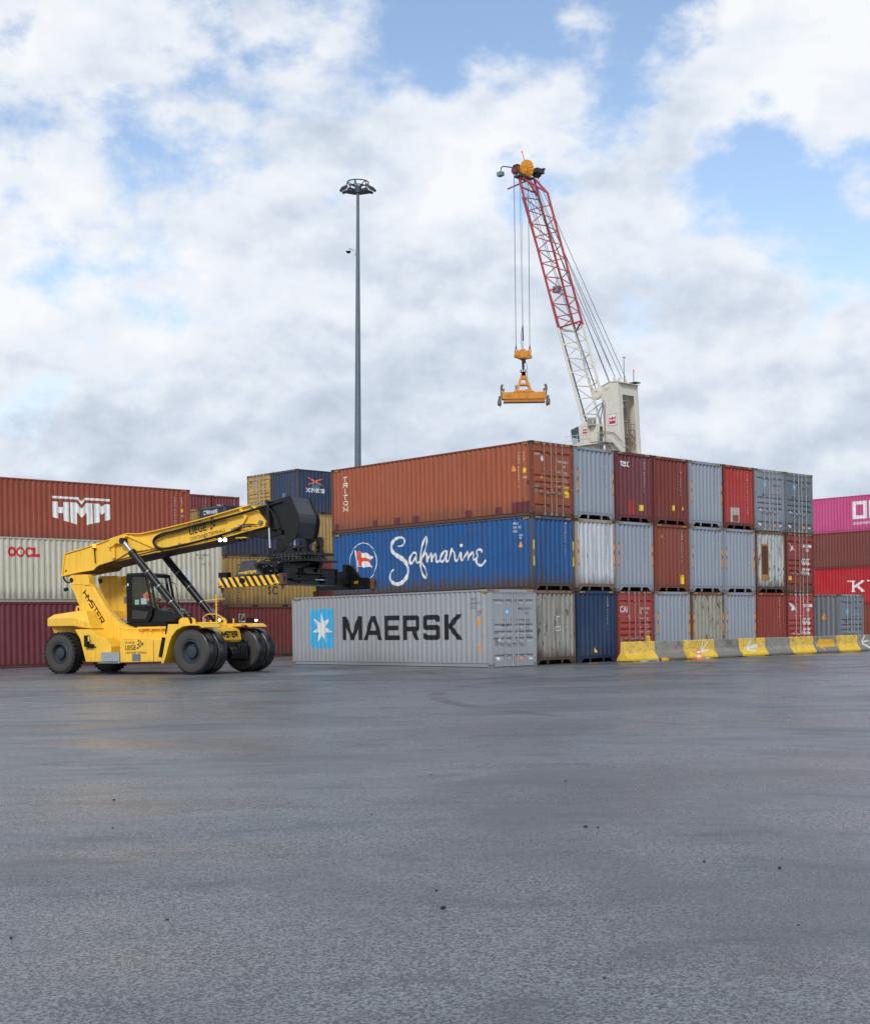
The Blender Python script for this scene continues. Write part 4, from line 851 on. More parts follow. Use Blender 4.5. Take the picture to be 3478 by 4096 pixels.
# ------------------------------------------------------------ reach stacker
YEL = paint('machine_yellow', (238, 188, 54), 0.0, 0.28, 0.03, 0.34, seed=31, dent=0.04)
YDK = paint('machine_yellow_dirty', (206, 156, 38), 0.02, 0.5, 0.03, 0.5, seed=33, dent=0.04)
BLK = mat('machine_black', (12, 12, 14), 0.36, spec=.4); BLKM = mat('machine_black_matt', (9, 9, 10), 0.6, spec=.3)
BGL = mat('machine_black_gloss', (22, 24, 30), 0.22, spec=0.7)
TYRE = mat('tyre_side', (68, 65, 63), 0.85, spec=.3); TREAD = mat('tyre_tread_wet', (17, 18, 20), 0.24, spec=0.8); RUB = mat('rubber', (30, 30, 31), 0.75)
RIM = mat('rim_dark', (52, 60, 70), 0.45, 0.3); CHR = mat('chrome_rod', (205, 210, 215), 0.16, 1.0); STEEL = mat('bare_steel', (150, 152, 156), 0.42, 0.7)
TREADPL = mat('tread_plate', (172, 176, 182), 0.4, 0.6); RUSTY = mat('rusty_steel', (98, 66, 50), 0.8); GREYB = mat('grey_box', (110, 108, 106), 0.6)
LAMP = mat('lamp_lit', (255, 255, 245), 0.3, emit=(255, 255, 238), estr=8.0); AMB = mat('beacon_lit', (255, 150, 30), 0.3, emit=(255, 140, 20), estr=1.6)
def glass_mat():
    m = bpy.data.materials.new('cab_glass'); m.use_nodes = True; N, L = m.node_tree.nodes, m.node_tree.links; N.clear()
    o = nd(N, 'ShaderNodeOutputMaterial'); t = nd(N, 'ShaderNodeBsdfTransparent'); t.inputs[0].default_value = (0.84, 0.92, 0.88, 1)
    g_ = nd(N, 'ShaderNodeBsdfGlossy'); g_.inputs['Roughness'].default_value = 0.04; fw = nd(N, 'ShaderNodeLayerWeight'); fw.inputs[0].default_value = 0.5; pw = nd(N, 'ShaderNodeMath', operation='POWER'); L.new(fw.outputs['Facing'], pw.inputs[0]); pw.inputs[1].default_value = 3.0; fr = nd(N, 'ShaderNodeMath', operation='MULTIPLY_ADD'); L.new(pw.outputs[0], fr.inputs[0]); fr.inputs[1].default_value = 0.5; fr.inputs[2].default_value = 0.05
    mx = nd(N, 'ShaderNodeMixShader'); L.new(fr.outputs[0], mx.inputs[0]); L.new(t.outputs[0], mx.inputs[1]); L.new(g_.outputs[0], mx.inputs[2]); L.new(mx.outputs[0], o.inputs[0]); return m
GLASS = glass_mat()
VROT = R_(-28); VO = Vector((-8.5, 46.5, 0))
RS = thing('reach_stacker', VO, VROT, 'yellow reach stacker with raised boom and black spreader, driving left of the silver container', 'reach stacker')
YC = 2.03          # centre line
def part(name, mb, m, parent=None, **k): return obj(name, mb, m, parent or RS, **k)

def wheel(name, cx, y0, y1, r, lugs, outer):
    """tyre lying between y0..y1; outer = -1 when the dish faces the camera side"""
    w = y1 - y0; s = -1 if outer < 0 else 1; yf = y0 if outer < 0 else y1
    prof = [(r * .50, .06), (r * .56, .015), (r * .72, 0.0), (r * .88, .012), (r * .965, .05), (r, .13), (r * 1.003, w / 2), (r, w - .13), (r * .965, w - .05), (r * .88, w - .012), (r * .56, w - .015), (r * .50, w - .06)]
    m = MB(); N_ = 56
    m.lathe(prof, (0, 0, 0), (0, -s, 0), N_)
    n = N_; mi = []
    for i in range(len(prof) - 1): mi += [1 if 3 <= i <= 7 else 0] * n
    m.mi = mi
    if lugs:
        for i in range(30):
            a = 2 * math.pi * i / 30; c, sn = math.cos(a), math.sin(a)
            for sd in (0, 1):
                aa = a + (math.pi / 30 if sd else 0)
                M = Matrix.Rotation(-aa, 4, 'Y') @ Matrix.Translation((r - .005, 0, 0))
                m.box(-.05, .035, (.015 if not sd else w * .42) * -s, (w * .58 if not sd else w - .015) * -s, -.038, .038, 1, M)
    t = part(name, m, [TYRE, TREAD if not lugs else RUB], smooth=True); t.location = (cx, yf, r)
    q = MB(); k = .5 * r
    q.lathe([(k + .03, .05), (k, .02), (k - .03, .02), (k - .05, .07), (k * .80, .12), (k * .72, .16), (k * .55, .16), (k * .52, .06), (k * .30, .04), (0.001, .04)], (0, 0, 0), (0, -s, 0), 40)
    for i in range(22):
        a = 2 * math.pi * i / 22; p = Vector((math.cos(a), 0, math.sin(a))) * k * .64
        q.cyl(p + Vector((0, -s * .17, 0)), p + Vector((0, -s * .125, 0)), .014, n=6)
    rm = obj('rim', q, RIM, t, smooth=True)
    return t
wheel('front_wheel', .03, 0.0, .54, .80, 0, -1); wheel('front_wheel', .03, .60, 1.13, .80, 0, -1)
wheel('front_wheel', .03, 2.93, 3.46, .80, 0, -1); wheel('front_wheel', .03, 3.52, 4.06, .80, 0, -1)
rw = wheel('rear_wheel', -6.5, .5, 1.05, .76, 1, -1); wheel('rear_wheel', -6.5, 3.0, 3.55, .76, 1, -1)
# axles and chassis
m = MB(); m.cyl((.03, 1.1, .8), (.03, 2.95, .8), .28, n=20); m.box(-.35, .5, 1.3, 2.75, .5, 1.12); m.cyl((.45, 1.55, .72), (.45, 1.95, .72), .24, n=18)
for i in range(6): m.box(.5, .56, 2.05 + i * .1, 2.09 + i * .1, .5, 1.05)
part('front_axle', m, BLK, smooth=True, bevel=.02)
m = MB(); m.cyl((-6.5, 1.0, .76), (-6.5, 3.05, .76), .18, n=16); m.box(-6.9, -6.1, 1.3, 2.75, .45, 1.0); part('rear_axle', m, BLKM)
m = MB(); m.box(-5.2, .05, 1.42, 2.64, .55, 1.60); part('chassis', m, YDK, bevel=.01)
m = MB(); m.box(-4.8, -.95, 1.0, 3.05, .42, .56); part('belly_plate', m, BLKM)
def upright(y0, y1):
    m = MB()
    m.prism([(-6.58, 3.56), (-6.55, 3.64), (-6.45, 3.69), (-5.68, 3.69), (-5.58, 3.64), (-5.53, 3.5), (-5.50, 3.34), (-5.28, 3.16), (-4.95, 2.70), (-4.60, 2.28), (-4.22, 1.93), (-3.86, 1.76), (-3.52, 1.67), (-3.1, 1.64), (-.95, 1.67), (-.9, .6), (-4.7, .46), (-5.0, .6), (-5.37, 1.29), (-6.0, 2.4), (-6.46, 3.26)], y0, y1)
    return m
part('mast_upright', upright(1.15, 1.40), YEL, bevel=.015); part('mast_upright', upright(2.73, 2.98), YEL, bevel=.015)
# rounded inner flange and seams on the near upright
m = MB()
m.tube([(-6.52, 1.145, 3.34), (-5.52, 1.145, 3.35), (-5.40, 1.145, 3.24)], .014, 6)
m.tube([(-5.40, 1.145, 3.22), (-5.0, 1.145, 2.62), (-4.62, 1.145, 2.1), (-4.14, 1.145, 1.60), (-3.05, 1.145, 1.63)], .012, 6, smooth=1)
part('weld_seam', m, YEL)
m = MB()
for x, y0, y1 in ((-6.44, 1.09, 1.15), (-6.44, 2.68, 2.73)):
    m.lathe([(.001, -.03), (.07, -.03), (.10, 0), (.105, .04)], (x, y1, 3.50), (0, 1, 0), 24)
part('pivot_pin', m, BLK, smooth=True)
m = MB(); m.prism([(-5.86, 3.62), (-5.42, 3.68), (-5.34, 3.58), (-5.36, 3.38), (-5.45, 3.3), (-5.8, 3.3)], 2.98, 3.03); m.prism([(-5.86, 3.62), (-5.60, 3.66), (-5.52, 3.5), (-5.5, 3.3), (-5.8, 3.3)], 1.11, 1.15); part('lifting_lug', m, YEL)
def hyst(h, w=.115, wid=1.05, gap=.22, sl=.12): return word('HYSTER', h, w, wid, gap, 0, sl)
def on_y(sh, y, x, z, rot=0.0, sc=1.0):   # flat shape onto a plane facing -y
    s = move2(sh, x, z, rot, sc); mm = MB(); mm.add([(a, y - c, b) for a, b, c in s[0]], s[1]); return mm
def on_x(sh, x, y, z, rot=0.0, sc=1.0):   # onto a plane facing +x, read along +y
    s = move2(sh, y, z, rot, sc); mm = MB(); mm.add([(x + c, a, b) for a, b, c in s[0]], s[1]); return mm
up_rot = math.atan2(1.93 - 3.05, -4.94 + 5.79)
TXB = mat('decal_black', (30, 26, 20), .5)
part('lettering', on_y(hyst(.245, .098, .96, .19, 0.0), 1.146, -5.90, 2.97, up_rot, 1.0), TXB, fixn=False)
# counterweight
m = MB(); plan = [(-4.88, .50), (-5.75, .50), (-7.55, 1.02), (-7.55, 3.04), (-5.75, 3.56), (-4.88, 3.56)]
ins = [(-4.88, .66), (-5.72, .66), (-7.35, 1.16), (-7.35, 2.90), (-5.72, 3.40), (-4.88, 3.40)]
n = 6; vs = [(x, y, 1.78 if x < -5 else 1.66) for x, y in plan] + [(x if x < -5 else -5.0, y, 2.07 if x < -5 else 1.86) for x, y in plan] + [(x if x < -5 else -5.28, y, 2.22 if x < -6 else 2.33) for x, y in ins]
m.add(vs, [(i, (i + 1) % n, n + (i + 1) % n, n + i) for i in range(n)] + [(n + i, n + (i + 1) % n, 2 * n + (i + 1) % n, 2 * n + i) for i in range(n)] + [tuple(range(2 * n, 3 * n)), tuple(range(n - 1, -1, -1))])
part('counterweight', m, YEL, bevel=.012)
m = MB(); m.prism([(-7.45, 1.80), (-5.3, 1.80), (-5.3, .95), (-5.9, .95), (-7.1, 1.15)], 1.10, 2.96); part('counterweight_base', m, YDK, bevel=.02)
for sy in (1.3, 2.7):
    m = MB(); m.tube([(-6.34, sy, 2.26), (-6.34, sy, 2.44), (-6.29, sy, 2.50), (-6.2, sy, 2.50), (-6.15, sy, 2.44), (-6.15, sy, 2.28)], .038, 8, smooth=1); part('lifting_eye', m, YEL, smooth=True)
def rear_panel(y0, y1):
    m = MB(); m.prism([(-5.64, 1.64), (-4.90, 1.64), (-4.60, 1.42), (-4.15, 1.30), (-3.9, 1.0), (-3.9, .44), (-5.12, .44), (-5.38, 1.29)], y0, y1); return m
part('side_panel', rear_panel(.42, 1.15), YEL, bevel=.02); part('side_panel', rear_panel(2.98, 3.6), YEL, bevel=.02)
# side tanks, tool box, step, sills
tank = MB(); tank.prism([(-3.24, 1.23), (-1.72, 1.245), (-1.72, .45), (-3.22, .43)], .12, 1.1); tk = part('side_tank', tank, YEL, bevel=.02)
tank = MB(); tank.prism([(-1.69, 1.245), (-1.08, 1.26), (-1.30, .46), (-1.69, .45)], .12, 1.1); part('side_tank', tank, YEL, bevel=.02)
tank = MB(); tank.prism([(-3.24, 1.23), (-1.05, 1.25), (-1.25, .45), (-3.22, .43)], 3.0, 3.94); part('side_tank', tank, YEL, bevel=.02)
m = MB(); m.box(-4.16, -3.27, .16, .9, .46, .80); part('tool_box', m, TREADPL, bevel=.012)
m = MB(); m.box(-4.25, -3.22, .08, .5, .405, .43); m.box(-3.30, -3.24, .10, .14, .43, .80, 0); part('step', m, TREADPL)
m = MB(); m.box(-2.66, -2.28, .105, .12, .49, .73); part('tank_plate', m, mat('steel_blue_plate', (112, 124, 138), .5, .4), bevel=.004)
def logo_liege(s=1.0):
    t1 = text2d('DP WORLD', .075 * s, .0, .82); t2 = text2d('LIEGE', .17 * s, .045, .86); t3 = text2d('CONTAINER TERMINALS', .085 * s, .0, .76)
    return merge(([(x, y + .225 * s, 0) for x, y, _ in t1[0]], t1[1]), t2, ([(x, y - .14 * s, 0) for x, y, _ in t3[0]], t3[1]))
def diamonds(s, ids):
    P_all = [(0, .52), (.10, .45), (-.02, .37), (.19, .38), (.07, .30), (-.05, .22)]
    V = ([], [])
    for i in ids:
        cx, cz = P_all[i]; V = merge(V, ([(s * (cx - .075), s * cz - .02 * s, 0), (s * cx, s * (cz - .06), 0), (s * (cx + .075), s * cz + .01 * s, 0), (s * cx + .01, s * (cz + .055), 0)], [(0, 1, 2, 3)]))
    return V
DR = mat('decal_red', (150, 44, 26), .5); DG = mat('decal_green', (20, 112, 76), .5)
part('lettering', on_y(logo_liege(), .115, -2.98, .88), TXB, tk, fixn=False)
for ids, mm in (((0, 2, 5), DR), ((1, 4), DG), ((3,), TXB)): part('decal', on_y(diamonds(.86, ids), .115, -2.36, .76), mm, tk, fixn=False)
m = MB(); m.box(-3.95, -1.0, .9, 1.15, 1.24, 1.30); m.box(-3.2, -1.05, 1.02, 1.15, 1.62, 1.70)
for i in range(5): m.box(-3.0 + i * .45, -2.97 + i * .45, 1.0, 1.15, 1.55, 1.70)
part('side_sill', m, YEL)
m = MB(); m.prism([(-1.15, 1.42), (-1.02, 1.42), (-.93, 1.80), (-1.08, 1.80)], .08, .2); part('anti_slip_strip', m, BLKM, bevel=.01)
m = MB(); m.prism([(-1.46, .63), (-1.21, .60), (-1.07, 1.30), (-1.29, 1.32)], .09, .125); part('anti_slip_strip', m, BLKM, bevel=.008)
# front mudguards
def mudguard(y0, y1, near):
    m = MB(); arch = [(.38, 1.70), (.0, 1.715), (-.32, 1.68), (-.60, 1.56), (-.82, 1.34), (-.95, 1.05), (-1.10, .62), (-1.20, .40)]
    out = [(-1.30, .40), (-1.20, .80), (-1.08, 1.30), (-1.0, 1.60), (-.96, 1.77), (.38, 1.77)]
    m.prism([(.38, 1.77), (.56, 1.645), (.54, 1.62)] + arch + out[:-1], y0, y1); return m
part('mudguard', mudguard(.04, 1.12, 1), YEL, bevel=.008); part('mudguard', mudguard(2.80, 3.86, 0), YEL, bevel=.008)
# nose box with lettering, towing bracket
m = MB(); m.prism([(-.9, 1.66), (-.12, 1.66), (.05, 1.60), (.12, 1.50), (.20, 1.17), (.15, 1.13), (-.9, 1.13)], 1.22, 2.78); nose = part('nose_box', m, YEL, bevel=.03)
sh = hyst(.24, .12, .72, .18, .0); nl = on_x(sh, 0, 0, 0)
nl = MB(); s = move2(sh, 0, 0); nl.add([(0.165 - b * .24 + c + .026, 1.50 + a * .94, 1.265 + b * .97) for a, b, c in s[0]], s[1]); part('lettering', nl, TXB, nose, fixn=False)
m = MB(); m.box(-.2, .16, 2.10, 2.72, .95, 1.14); m.box(.1, .2, 2.18, 2.24, .9, 1.14); m.box(.1, .2, 2.42, 2.46, .95, 1.14); m.box(.05, .2, 2.1, 2.72, .93, .965)
m.tube([(.2, 1.85, 1.10), (.24, 1.95, .98), (.2, 2.05, .96), (.16, 2.06, 1.08)], .025, 6, smooth=1); part('tow_bracket', m, YEL)
# deck details: lugs, rails, work lights
for y in (1.05, 2.86):
    m = MB(); m.prism([(-1.32, 1.66), (-1.30, 1.92), (-1.18, 2.0), (-.72, 2.0), (-.60, 1.93), (-.56, 1.80), (-.62, 1.66)], y, y + .07)
    m.cyl((-.74, y - .012, 1.86), (-.74, y + .08, 1.86), .05, n=14, mi=1); part('cylinder_bracket', m, [YEL, BLK], bevel=.008)
m = MB(); m.tube([(-1.1, 2.2, 1.68), (-1.1, 2.2, 2.12), (-.35, 2.2, 2.12), (-.05, 2.2, 1.70)], .022, 8, smooth=1); m.tube([(-.65, 2.4, 1.68), (-.65, 2.4, 2.85)], .028, 8); m.tube([(-2.0, 2.9, 2.62), (-.65, 2.9, 2.68), (-.65, 2.4, 2.68)], .022, 8)
m.box(-.95, .36, 1.2, 1.26, 1.78, 1.83); m.box(.0, .05, 2.5, 2.54, 1.78, 1.95); m.box(-.4, .3, 2.6, 2.8, 1.66, 1.74)
part('hand_rail', m, YEL)
def lamp(name, p, d, s=.06, two=True, side=(0, 1, 0), par=None):
    p, d, sd = Vector(p), Vector(d).normalized(), Vector(side)
    h = MB(); e = MB()
    for k in ((-1, 1) if two else (0,)):
        c = p + sd * (s * 1.15 * k); h.cyl(c - d * .07, c, s * .8, s, 14); e.cyl(c + d * .001, c + d * .006, s * .86, s * .8, 14)
    o = part(name, h, BLKM, par); part('lens', e, LAMP, o); return o
fd = (.85, -.5, .1)
lamp('head_light', (-.34, 2.15, 1.9), fd, .045, False); lamp('head_light', (.28, 3.55, 1.88), fd, .036); part('lamp_block', MB().box(.0, .22, 3.28, 3.5, 1.80, 1.97), BLKM)
part('small_lamp', MB().box(-.66, -.6, 1.6, 1.72, 1.82, 1.96), mat('lamp_cover', (180, 184, 188), .3, .3))
# cab
m = MB(); m.prism([(-4.0, 3.61), (-3.16, 3.60), (-3.05, 3.60), (-2.98, 3.60), (-2.98, 3.66), (-3.9, 3.68), (-4.0, 3.66)], 1.45, 2.62); cabroof = m
cab = MB()
cab.box(-4.02, -3.90, 1.47, 2.6, 1.88, 3.62); cab.prism([(-4.02, 3.62), (-4.0, 3.69), (-3.2, 3.69), (-2.98, 3.64), (-2.98, 3.56), (-4.02, 3.54)], 1.45, 2.62)
cab.prism([(-4.03, 1.86), (-4.03, 2.46), (-2.95, 2.38), (-1.95, 2.20), (-1.80, 2.02), (-1.84, 1.86)], 1.52, 2.58)
for y0 in (1.46, 2.55):
    cab.prism([(-3.10, 3.60), (-3.18, 3.60), (-2.92, 2.40), (-2.82, 2.40)], y0, y0 + .07)
    cab.prism([(-3.0, 3.60), (-2.92, 3.60), (-2.62, 2.36), (-2.72, 2.36)], y0, y0 + .06)
cab.box(-3.0, -2.9, 1.46, 2.6, 3.5, 3.62)
cabo = part('cab', cab, BLK, bevel=.012)
door = MB(); door.prism([(-4.03, 1.88), (-4.03, 2.50), (-2.80, 2.42), (-2.86, 2.1), (-3.0, 1.90), (-3.15, 1.87)], 1.44, 1.465); door.box(-4.03, -3.78, 1.44, 1.465, 2.48, 3.62); door.box(-3.8, -3.14, 1.44, 1.465, 3.53, 3.62)
door.tube([(-3.9, 1.43, 2.5), (-3.3, 1.43, 2.52), (-2.86, 1.43, 2.40)], .012, 6, smooth=1)
do = part('cab_door', door, BLKM); part('door_window', MB().prism([(-3.76, 2.33), (-3.77, 2.0), (-3.14, 1.98), (-3.0, 2.25)], 1.432, 1.438), mat('dark_glass', (26, 34, 36), .12), do)
part('door_handle', MB().box(-3.14, -2.98, 1.415, 1.44, 2.40, 2.44), BLKM, do)
part('door_sign', MB().box(-3.98, -3.92, 1.43, 1.438, 3.22, 3.31), mat('sign_white', (225, 222, 205), .5), do)
for nm, pts, y in (('side_window', [(-3.77, 2.48), (-3.78, 3.53), (-3.16, 3.53), (-2.93, 2.45)], 1.455), ('side_window', [(-3.77, 2.48), (-3.78, 3.53), (-3.16, 3.53), (-2.93, 2.45)], 2.585)):
    part(nm, MB().add([(x, y, z) for x, z in pts], [(0, 1, 2, 3)]), GLASS, cabo, fixn=False)
m = MB(); m.add([(-2.94, 1.52, 3.58), (-2.94, 2.56, 3.58), (-2.50, 2.56, 2.32), (-2.50, 1.52, 2.32)], [(0, 1, 2, 3)]); part('windscreen', m, GLASS, cabo)
m = MB(); m.add([(-2.92, 1.47, 2.42), (-3.1, 1.47, 3.55), (-2.95, 1.47, 3.55), (-2.50, 1.47, 2.34)], [(0, 1, 2, 3)]); part('corner_window', m, GLASS, cabo)
m = MB(); m.tube([(-2.9, 2.66, 3.35), (-2.76, 2.72, 3.3), (-2.6, 2.74, 2.4), (-2.62, 2.66, 2.1)], .014, 6, smooth=1); part('grab_handle', m, BLKM)
m = MB(); m.box(-3.74, -3.74 + .60, 1.48, 2.55, 3.30, 3.32); m.cyl((-3.48, 2.3, 2.6), (-3.48, 2.3, 3.5), .02, n=6); part('cab_bar', m, BLKM)
m = MB(); m.box(-3.66, -3.48, 1.72, 2.18, 2.35, 2.98); m.box(-3.60, -3.50, 1.83, 2.07, 2.98, 3.14); m.box(-3.60, -3.18, 1.7, 2.2, 2.22, 2.42); part('seat', m, BLKM, bevel=.04)
m = MB(); m.cyl((-2.95, 1.95, 2.40), (-3.03, 1.95, 2.62), .02, n=8); m.tube([(-3.04 + .06 * math.cos(t * .524), 1.95 + .17 * math.sin(t * .524), 2.64 + .10 * math.cos(t * .524)) for t in range(13)], .014, 6); part('steering_wheel', m, BLKM)
m = MB(); m.box(-3.40, -3.14, 1.50, 1.508, 2.53, 2.75); part('paper_sheet', m, mat('paper_blue', (168, 196, 214), .6), cabo)
m = MB(); m.box(-3.68, -3.50, 1.50, 1.508, 2.52, 2.70); part('paper_sheet', m, mat('paper_green', (160, 196, 176), .6), cabo)
part('lettering', on_y(text2d('355', .05, .02, .8), 1.498, -3.65, 2.60), TXB, cabo, fixn=False)
m = MB(); m.box(-4.6, -3.98, 1.5, 2.6, 1.62, 2.02); m.box(-4.05, -2.2, 1.42, 2.65, 1.72, 1.86, 1); part('cab_platform', m, [TREADPL, BLKM])
m = MB(); m.box(-5.0, -4.62, 2.40, 2.70, 2.60, 2.86); part('filter_box', m, GREYB, bevel=.01)
# boom
bpoly = [(-7.10, 3.69), (-6.31, 3.82), (-5.50, 3.89), (-5.30, 4.02), (-4.09, 4.20), (-2.54, 4.42), (-.61, 4.64), (.07, 4.74), (1.27, 4.96), (2.21, 5.13), (2.24, 5.28), (1.80, 5.80), (1.62, 5.88), (-.77, 5.44), (-2.58, 5.18), (-3.3, 5.10), (-3.92, 5.13), (-4.57, 5.0), (-5.29, 4.82), (-6.97, 4.50), (-7.0, 4.42)]
m = MB(); m.prism(bpoly, 1.47, 2.67); boom = part('boom', m, YEL, bevel=.012)
rearp = [(-7.10, 3.70), (-6.31, 3.83), (-5.50, 3.90), (-5.30, 4.03), (-4.48, 4.20), (-3.95, 4.43), (-2.60, 4.55), (-3.75, 5.09), (-4.57, 4.99), (-5.29, 4.81), (-6.97, 4.49)]
m = MB(); m.prism(rearp, 1.40, 1.47); m.prism(rearp, 2.67, 2.74); part('boom_side_plate', m, YEL, boom, bevel=.015)
m = MB(); m.prism([(-6.9, 3.735), (-6.31, 3.81), (-5.50, 3.88), (-5.30, 4.01), (-4.09, 4.19), (-2.54, 4.41), (-.61, 4.63), (.07, 4.73), (1.27, 4.95), (2.1, 5.11), (2.1, 5.095), (1.27, 4.935), (.07, 4.705), (-.61, 4.605), (-2.54, 4.385), (-4.09, 4.165), (-5.30, 3.985), (-5.50, 3.855), (-6.31, 3.785), (-6.9, 3.71)], 1.41, 2.73); part('boom_shade_plate', m, mat('underside_shade_brown', (50, 42, 34), .45), boom)  # added plate; its dark brown paints in the shade under the yellow boom
# flange edges of the boom
m = MB()
m.prism([(-7.0, 4.50), (-5.29, 4.82), (-4.57, 5.0), (-3.92, 5.13), (-3.3, 5.10), (-2.58, 5.18), (-.77, 5.44), (1.64, 5.88), (1.64, 5.92), (-.77, 5.475), (-2.58, 5.215), (-3.3, 5.135), (-3.92, 5.165), (-4.57, 5.035), (-5.29, 4.855), (-7.0, 4.535)], 1.36, 2.78)
m.prism([(-2.5, 4.40), (-.61, 4.62), (.07, 4.72), (1.27, 4.94), (2.25, 5.11), (2.25, 5.145), (1.27, 4.98), (.07, 4.755), (-.61, 4.66), (-2.5, 4.44)], 1.38, 2.76)
m.prism([(-7.15, 3.66), (-6.31, 3.79), (-5.5, 3.86), (-5.5, 3.90), (-6.31, 3.83), (-7.15, 3.70)], 1.34, 2.80); m.prism([(-7.15, 3.68), (-7.09, 3.70), (-6.93, 4.50), (-7.0, 4.50)], 1.36, 2.78)
part('boom_flange', m, YEL, boom)
m = MB(); m.prism([(-4.75, 4.66), (-4.62, 4.98), (-4.0, 5.11), (-3.86, 5.05), (-4.0, 4.86), (-4.35, 4.80)], 2.74, 2.90); part('boom_bracket', m, YEL, boom, bevel=.012)
m = MB(); m.prism([(-4.75, 4.66), (-4.62, 4.98), (-4.0, 5.11), (-3.86, 5.05), (-4.0, 4.86), (-4.2, 4.78), (-4.35, 4.80), (-4.5, 4.68)], 1.24, 1.40)
m.prism([(-4.60, 4.25), (-4.45, 4.25), (-4.45, 4.98), (-4.62, 4.98)], 1.30, 1.40); m.prism([(-3.98, 5.08), (-3.90, 5.10), (-2.58, 4.58), (-2.62, 4.55)], 1.33, 1.40)
part('boom_bracket', m, YEL, boom, bevel=.012)
m = MB(); m.prism([(1.02, 4.98), (1.12, 5.0), (1.52, 5.50), (1.24, 5.86), (1.12, 5.84), (1.38, 5.48)], 1.38, 1.47); m.cyl((2.05, 1.40, 5.26), (2.05, 1.47, 5.26), .085, n=18, mi=1); m.cyl((1.66, 1.40, 5.80), (1.66, 1.47, 5.80), .05, n=12, mi=1); part('boom_collar', m, [YEL, GREYB], boom)
m = MB(); m.prism([(1.5, 5.78), (1.9, 5.86), (2.75, 5.98), (3.05, 5.0), (2.6, 4.82), (1.9, 4.84), (1.5, 5.1)], 1.58, 2.56); m.prism([(1.4, 5.12), (2.9, 5.02), (2.85, 4.80), (2.4, 4.72), (1.95, 4.72), (1.75, 4.82)], 1.52, 2.62); part('inner_boom', m, BLK, bevel=.02)
# hose tray looping along the boom side
m = MB()
loop = [(3.0, 5.93), (2.43, 5.83), (1.6, 5.68), (.6, 5.50), (-.7, 5.31), (-1.7, 5.13), (-2.25, 5.07), (-2.58, 4.95), (-2.66, 4.75), (-2.5, 4.58), (-2.2, 4.50), (-1.24, 4.62), (-.3, 4.77), (.8, 4.98), (1.2, 5.07)]
for dy, r in ((1.36, .045), (1.30, .022)): m.tube([(x, dy, z) for x, z in loop], r, 6, smooth=2)
m.tube([(x + .03, 1.34, z - .07) for x, z in loop[3:11]], .018, 6, smooth=2); m.tube([(-5.5, 1.36, 3.84), (-5.32, 1.36, 4.0), (-4.0, 1.36, 4.24), (-2.5, 1.36, 4.48), (-1.2, 1.36, 4.66)], .024, 6, smooth=1)
m.tube([(-6.9, 1.4, 3.9), (-7.2, 1.5, 3.7), (-7.15, 1.6, 3.45), (-6.8, 1.6, 3.42), (-6.6, 1.6, 3.55)], .035, 7, smooth=2); m.tube([(-6.42, 1.4, 3.3), (-6.5, 1.35, 2.9), (-6.15, 1.4, 2.55), (-6.0, 1.4, 2.3)], .018, 6, smooth=2)
m.tube([(-6.4, 1.5, 3.2), (-6.3, 1.4, 2.75), (-5.95, 1.42, 2.35), (-5.5, 1.13, 1.7), (-5.2, 1.12, 1.4), (-4.9, .38, 1.1), (-4.6, .38, .98)], .022, 6, smooth=2)
m.tube([(2.1, 1.35, 5.82), (2.5, 1.3, 5.8), (2.75, 1.28, 5.4), (2.9, 1.28, 4.9)], .022, 6, smooth=2)
for k in range(5): m.tube([(-1.15 + k * .03, 1.0, 2.25), (-.95 + k * .02, .96, 2.2 - k * .03), (-.78 + k * .03, 1.0, 1.95), (-.75, 1.05, 1.72)], .017, 6, smooth=2); m.tube([(-1.2 + k * .03, 3.1, 2.25), (-.9 + k * .02, 3.06, 2.2 - k * .03), (-.6 + k * .04, 3.1, 1.95), (-.5, 3.1, 1.75)], .017, 6, smooth=2)
random.seed(4)
for k in range(9):
    x = 1.35 + random.uniform(-.2, .25); z = 5.14 + random.uniform(-.04, .05); m.tube([(x - .25, 1.3, z - .03), (x, 1.24, z + random.uniform(-.06, .08)), (x + .2, 1.28, z + .04), (x + .45, 1.36, z + .02)], .012, 5, smooth=1)
part('hydraulic_hose', m, RUB, boom, smooth=True)
m = MB()
for k in range(10): x = 1.4 + random.uniform(-.25, .3); z = 5.13 + random.uniform(-.04, .06); m.box(x, x + .05, 1.26, 1.30, z, z + .04)
for x, z in ((-1.5, 4.56), (-.35, 4.72), (.85, 4.98)): m.box(x, x + .03, 1.33, 1.38, z, z + .13); m.box(x + .07, x + .10, 1.33, 1.38, z, z + .13)
part('hose_fitting', m, STEEL, boom)
part('lettering', on_y(logo_liege(1.6), 1.462, -1.09, 4.98, R_(9.5)), TXB, boom, fixn=False)
for ids, mm in (((0, 2, 5), DR), ((1, 4), DG)): part('decal', on_y(diamonds(1.12, ids), 1.462, -.04, 4.93, R_(3)), mm, boom, fixn=False)
wl_ = lamp('work_light', (.34, 1.28, 4.72), (.5, -.85, -.1), .075, True, (.86, .5, 0)); part('lamp_bracket', MB().box(.2, .44, 1.3, 1.5, 4.80, 4.86), BLKM)
m = MB(); m.box(.92, 1.36, 1.5, 1.75, 4.76, 4.80); m.box(1.0, 1.1, 1.46, 1.56, 4.64, 4.76, 1); m.box(1.22, 1.32, 1.46, 1.56, 4.64, 4.76, 1); part('camera_bracket', m, [YEL, BLKM])
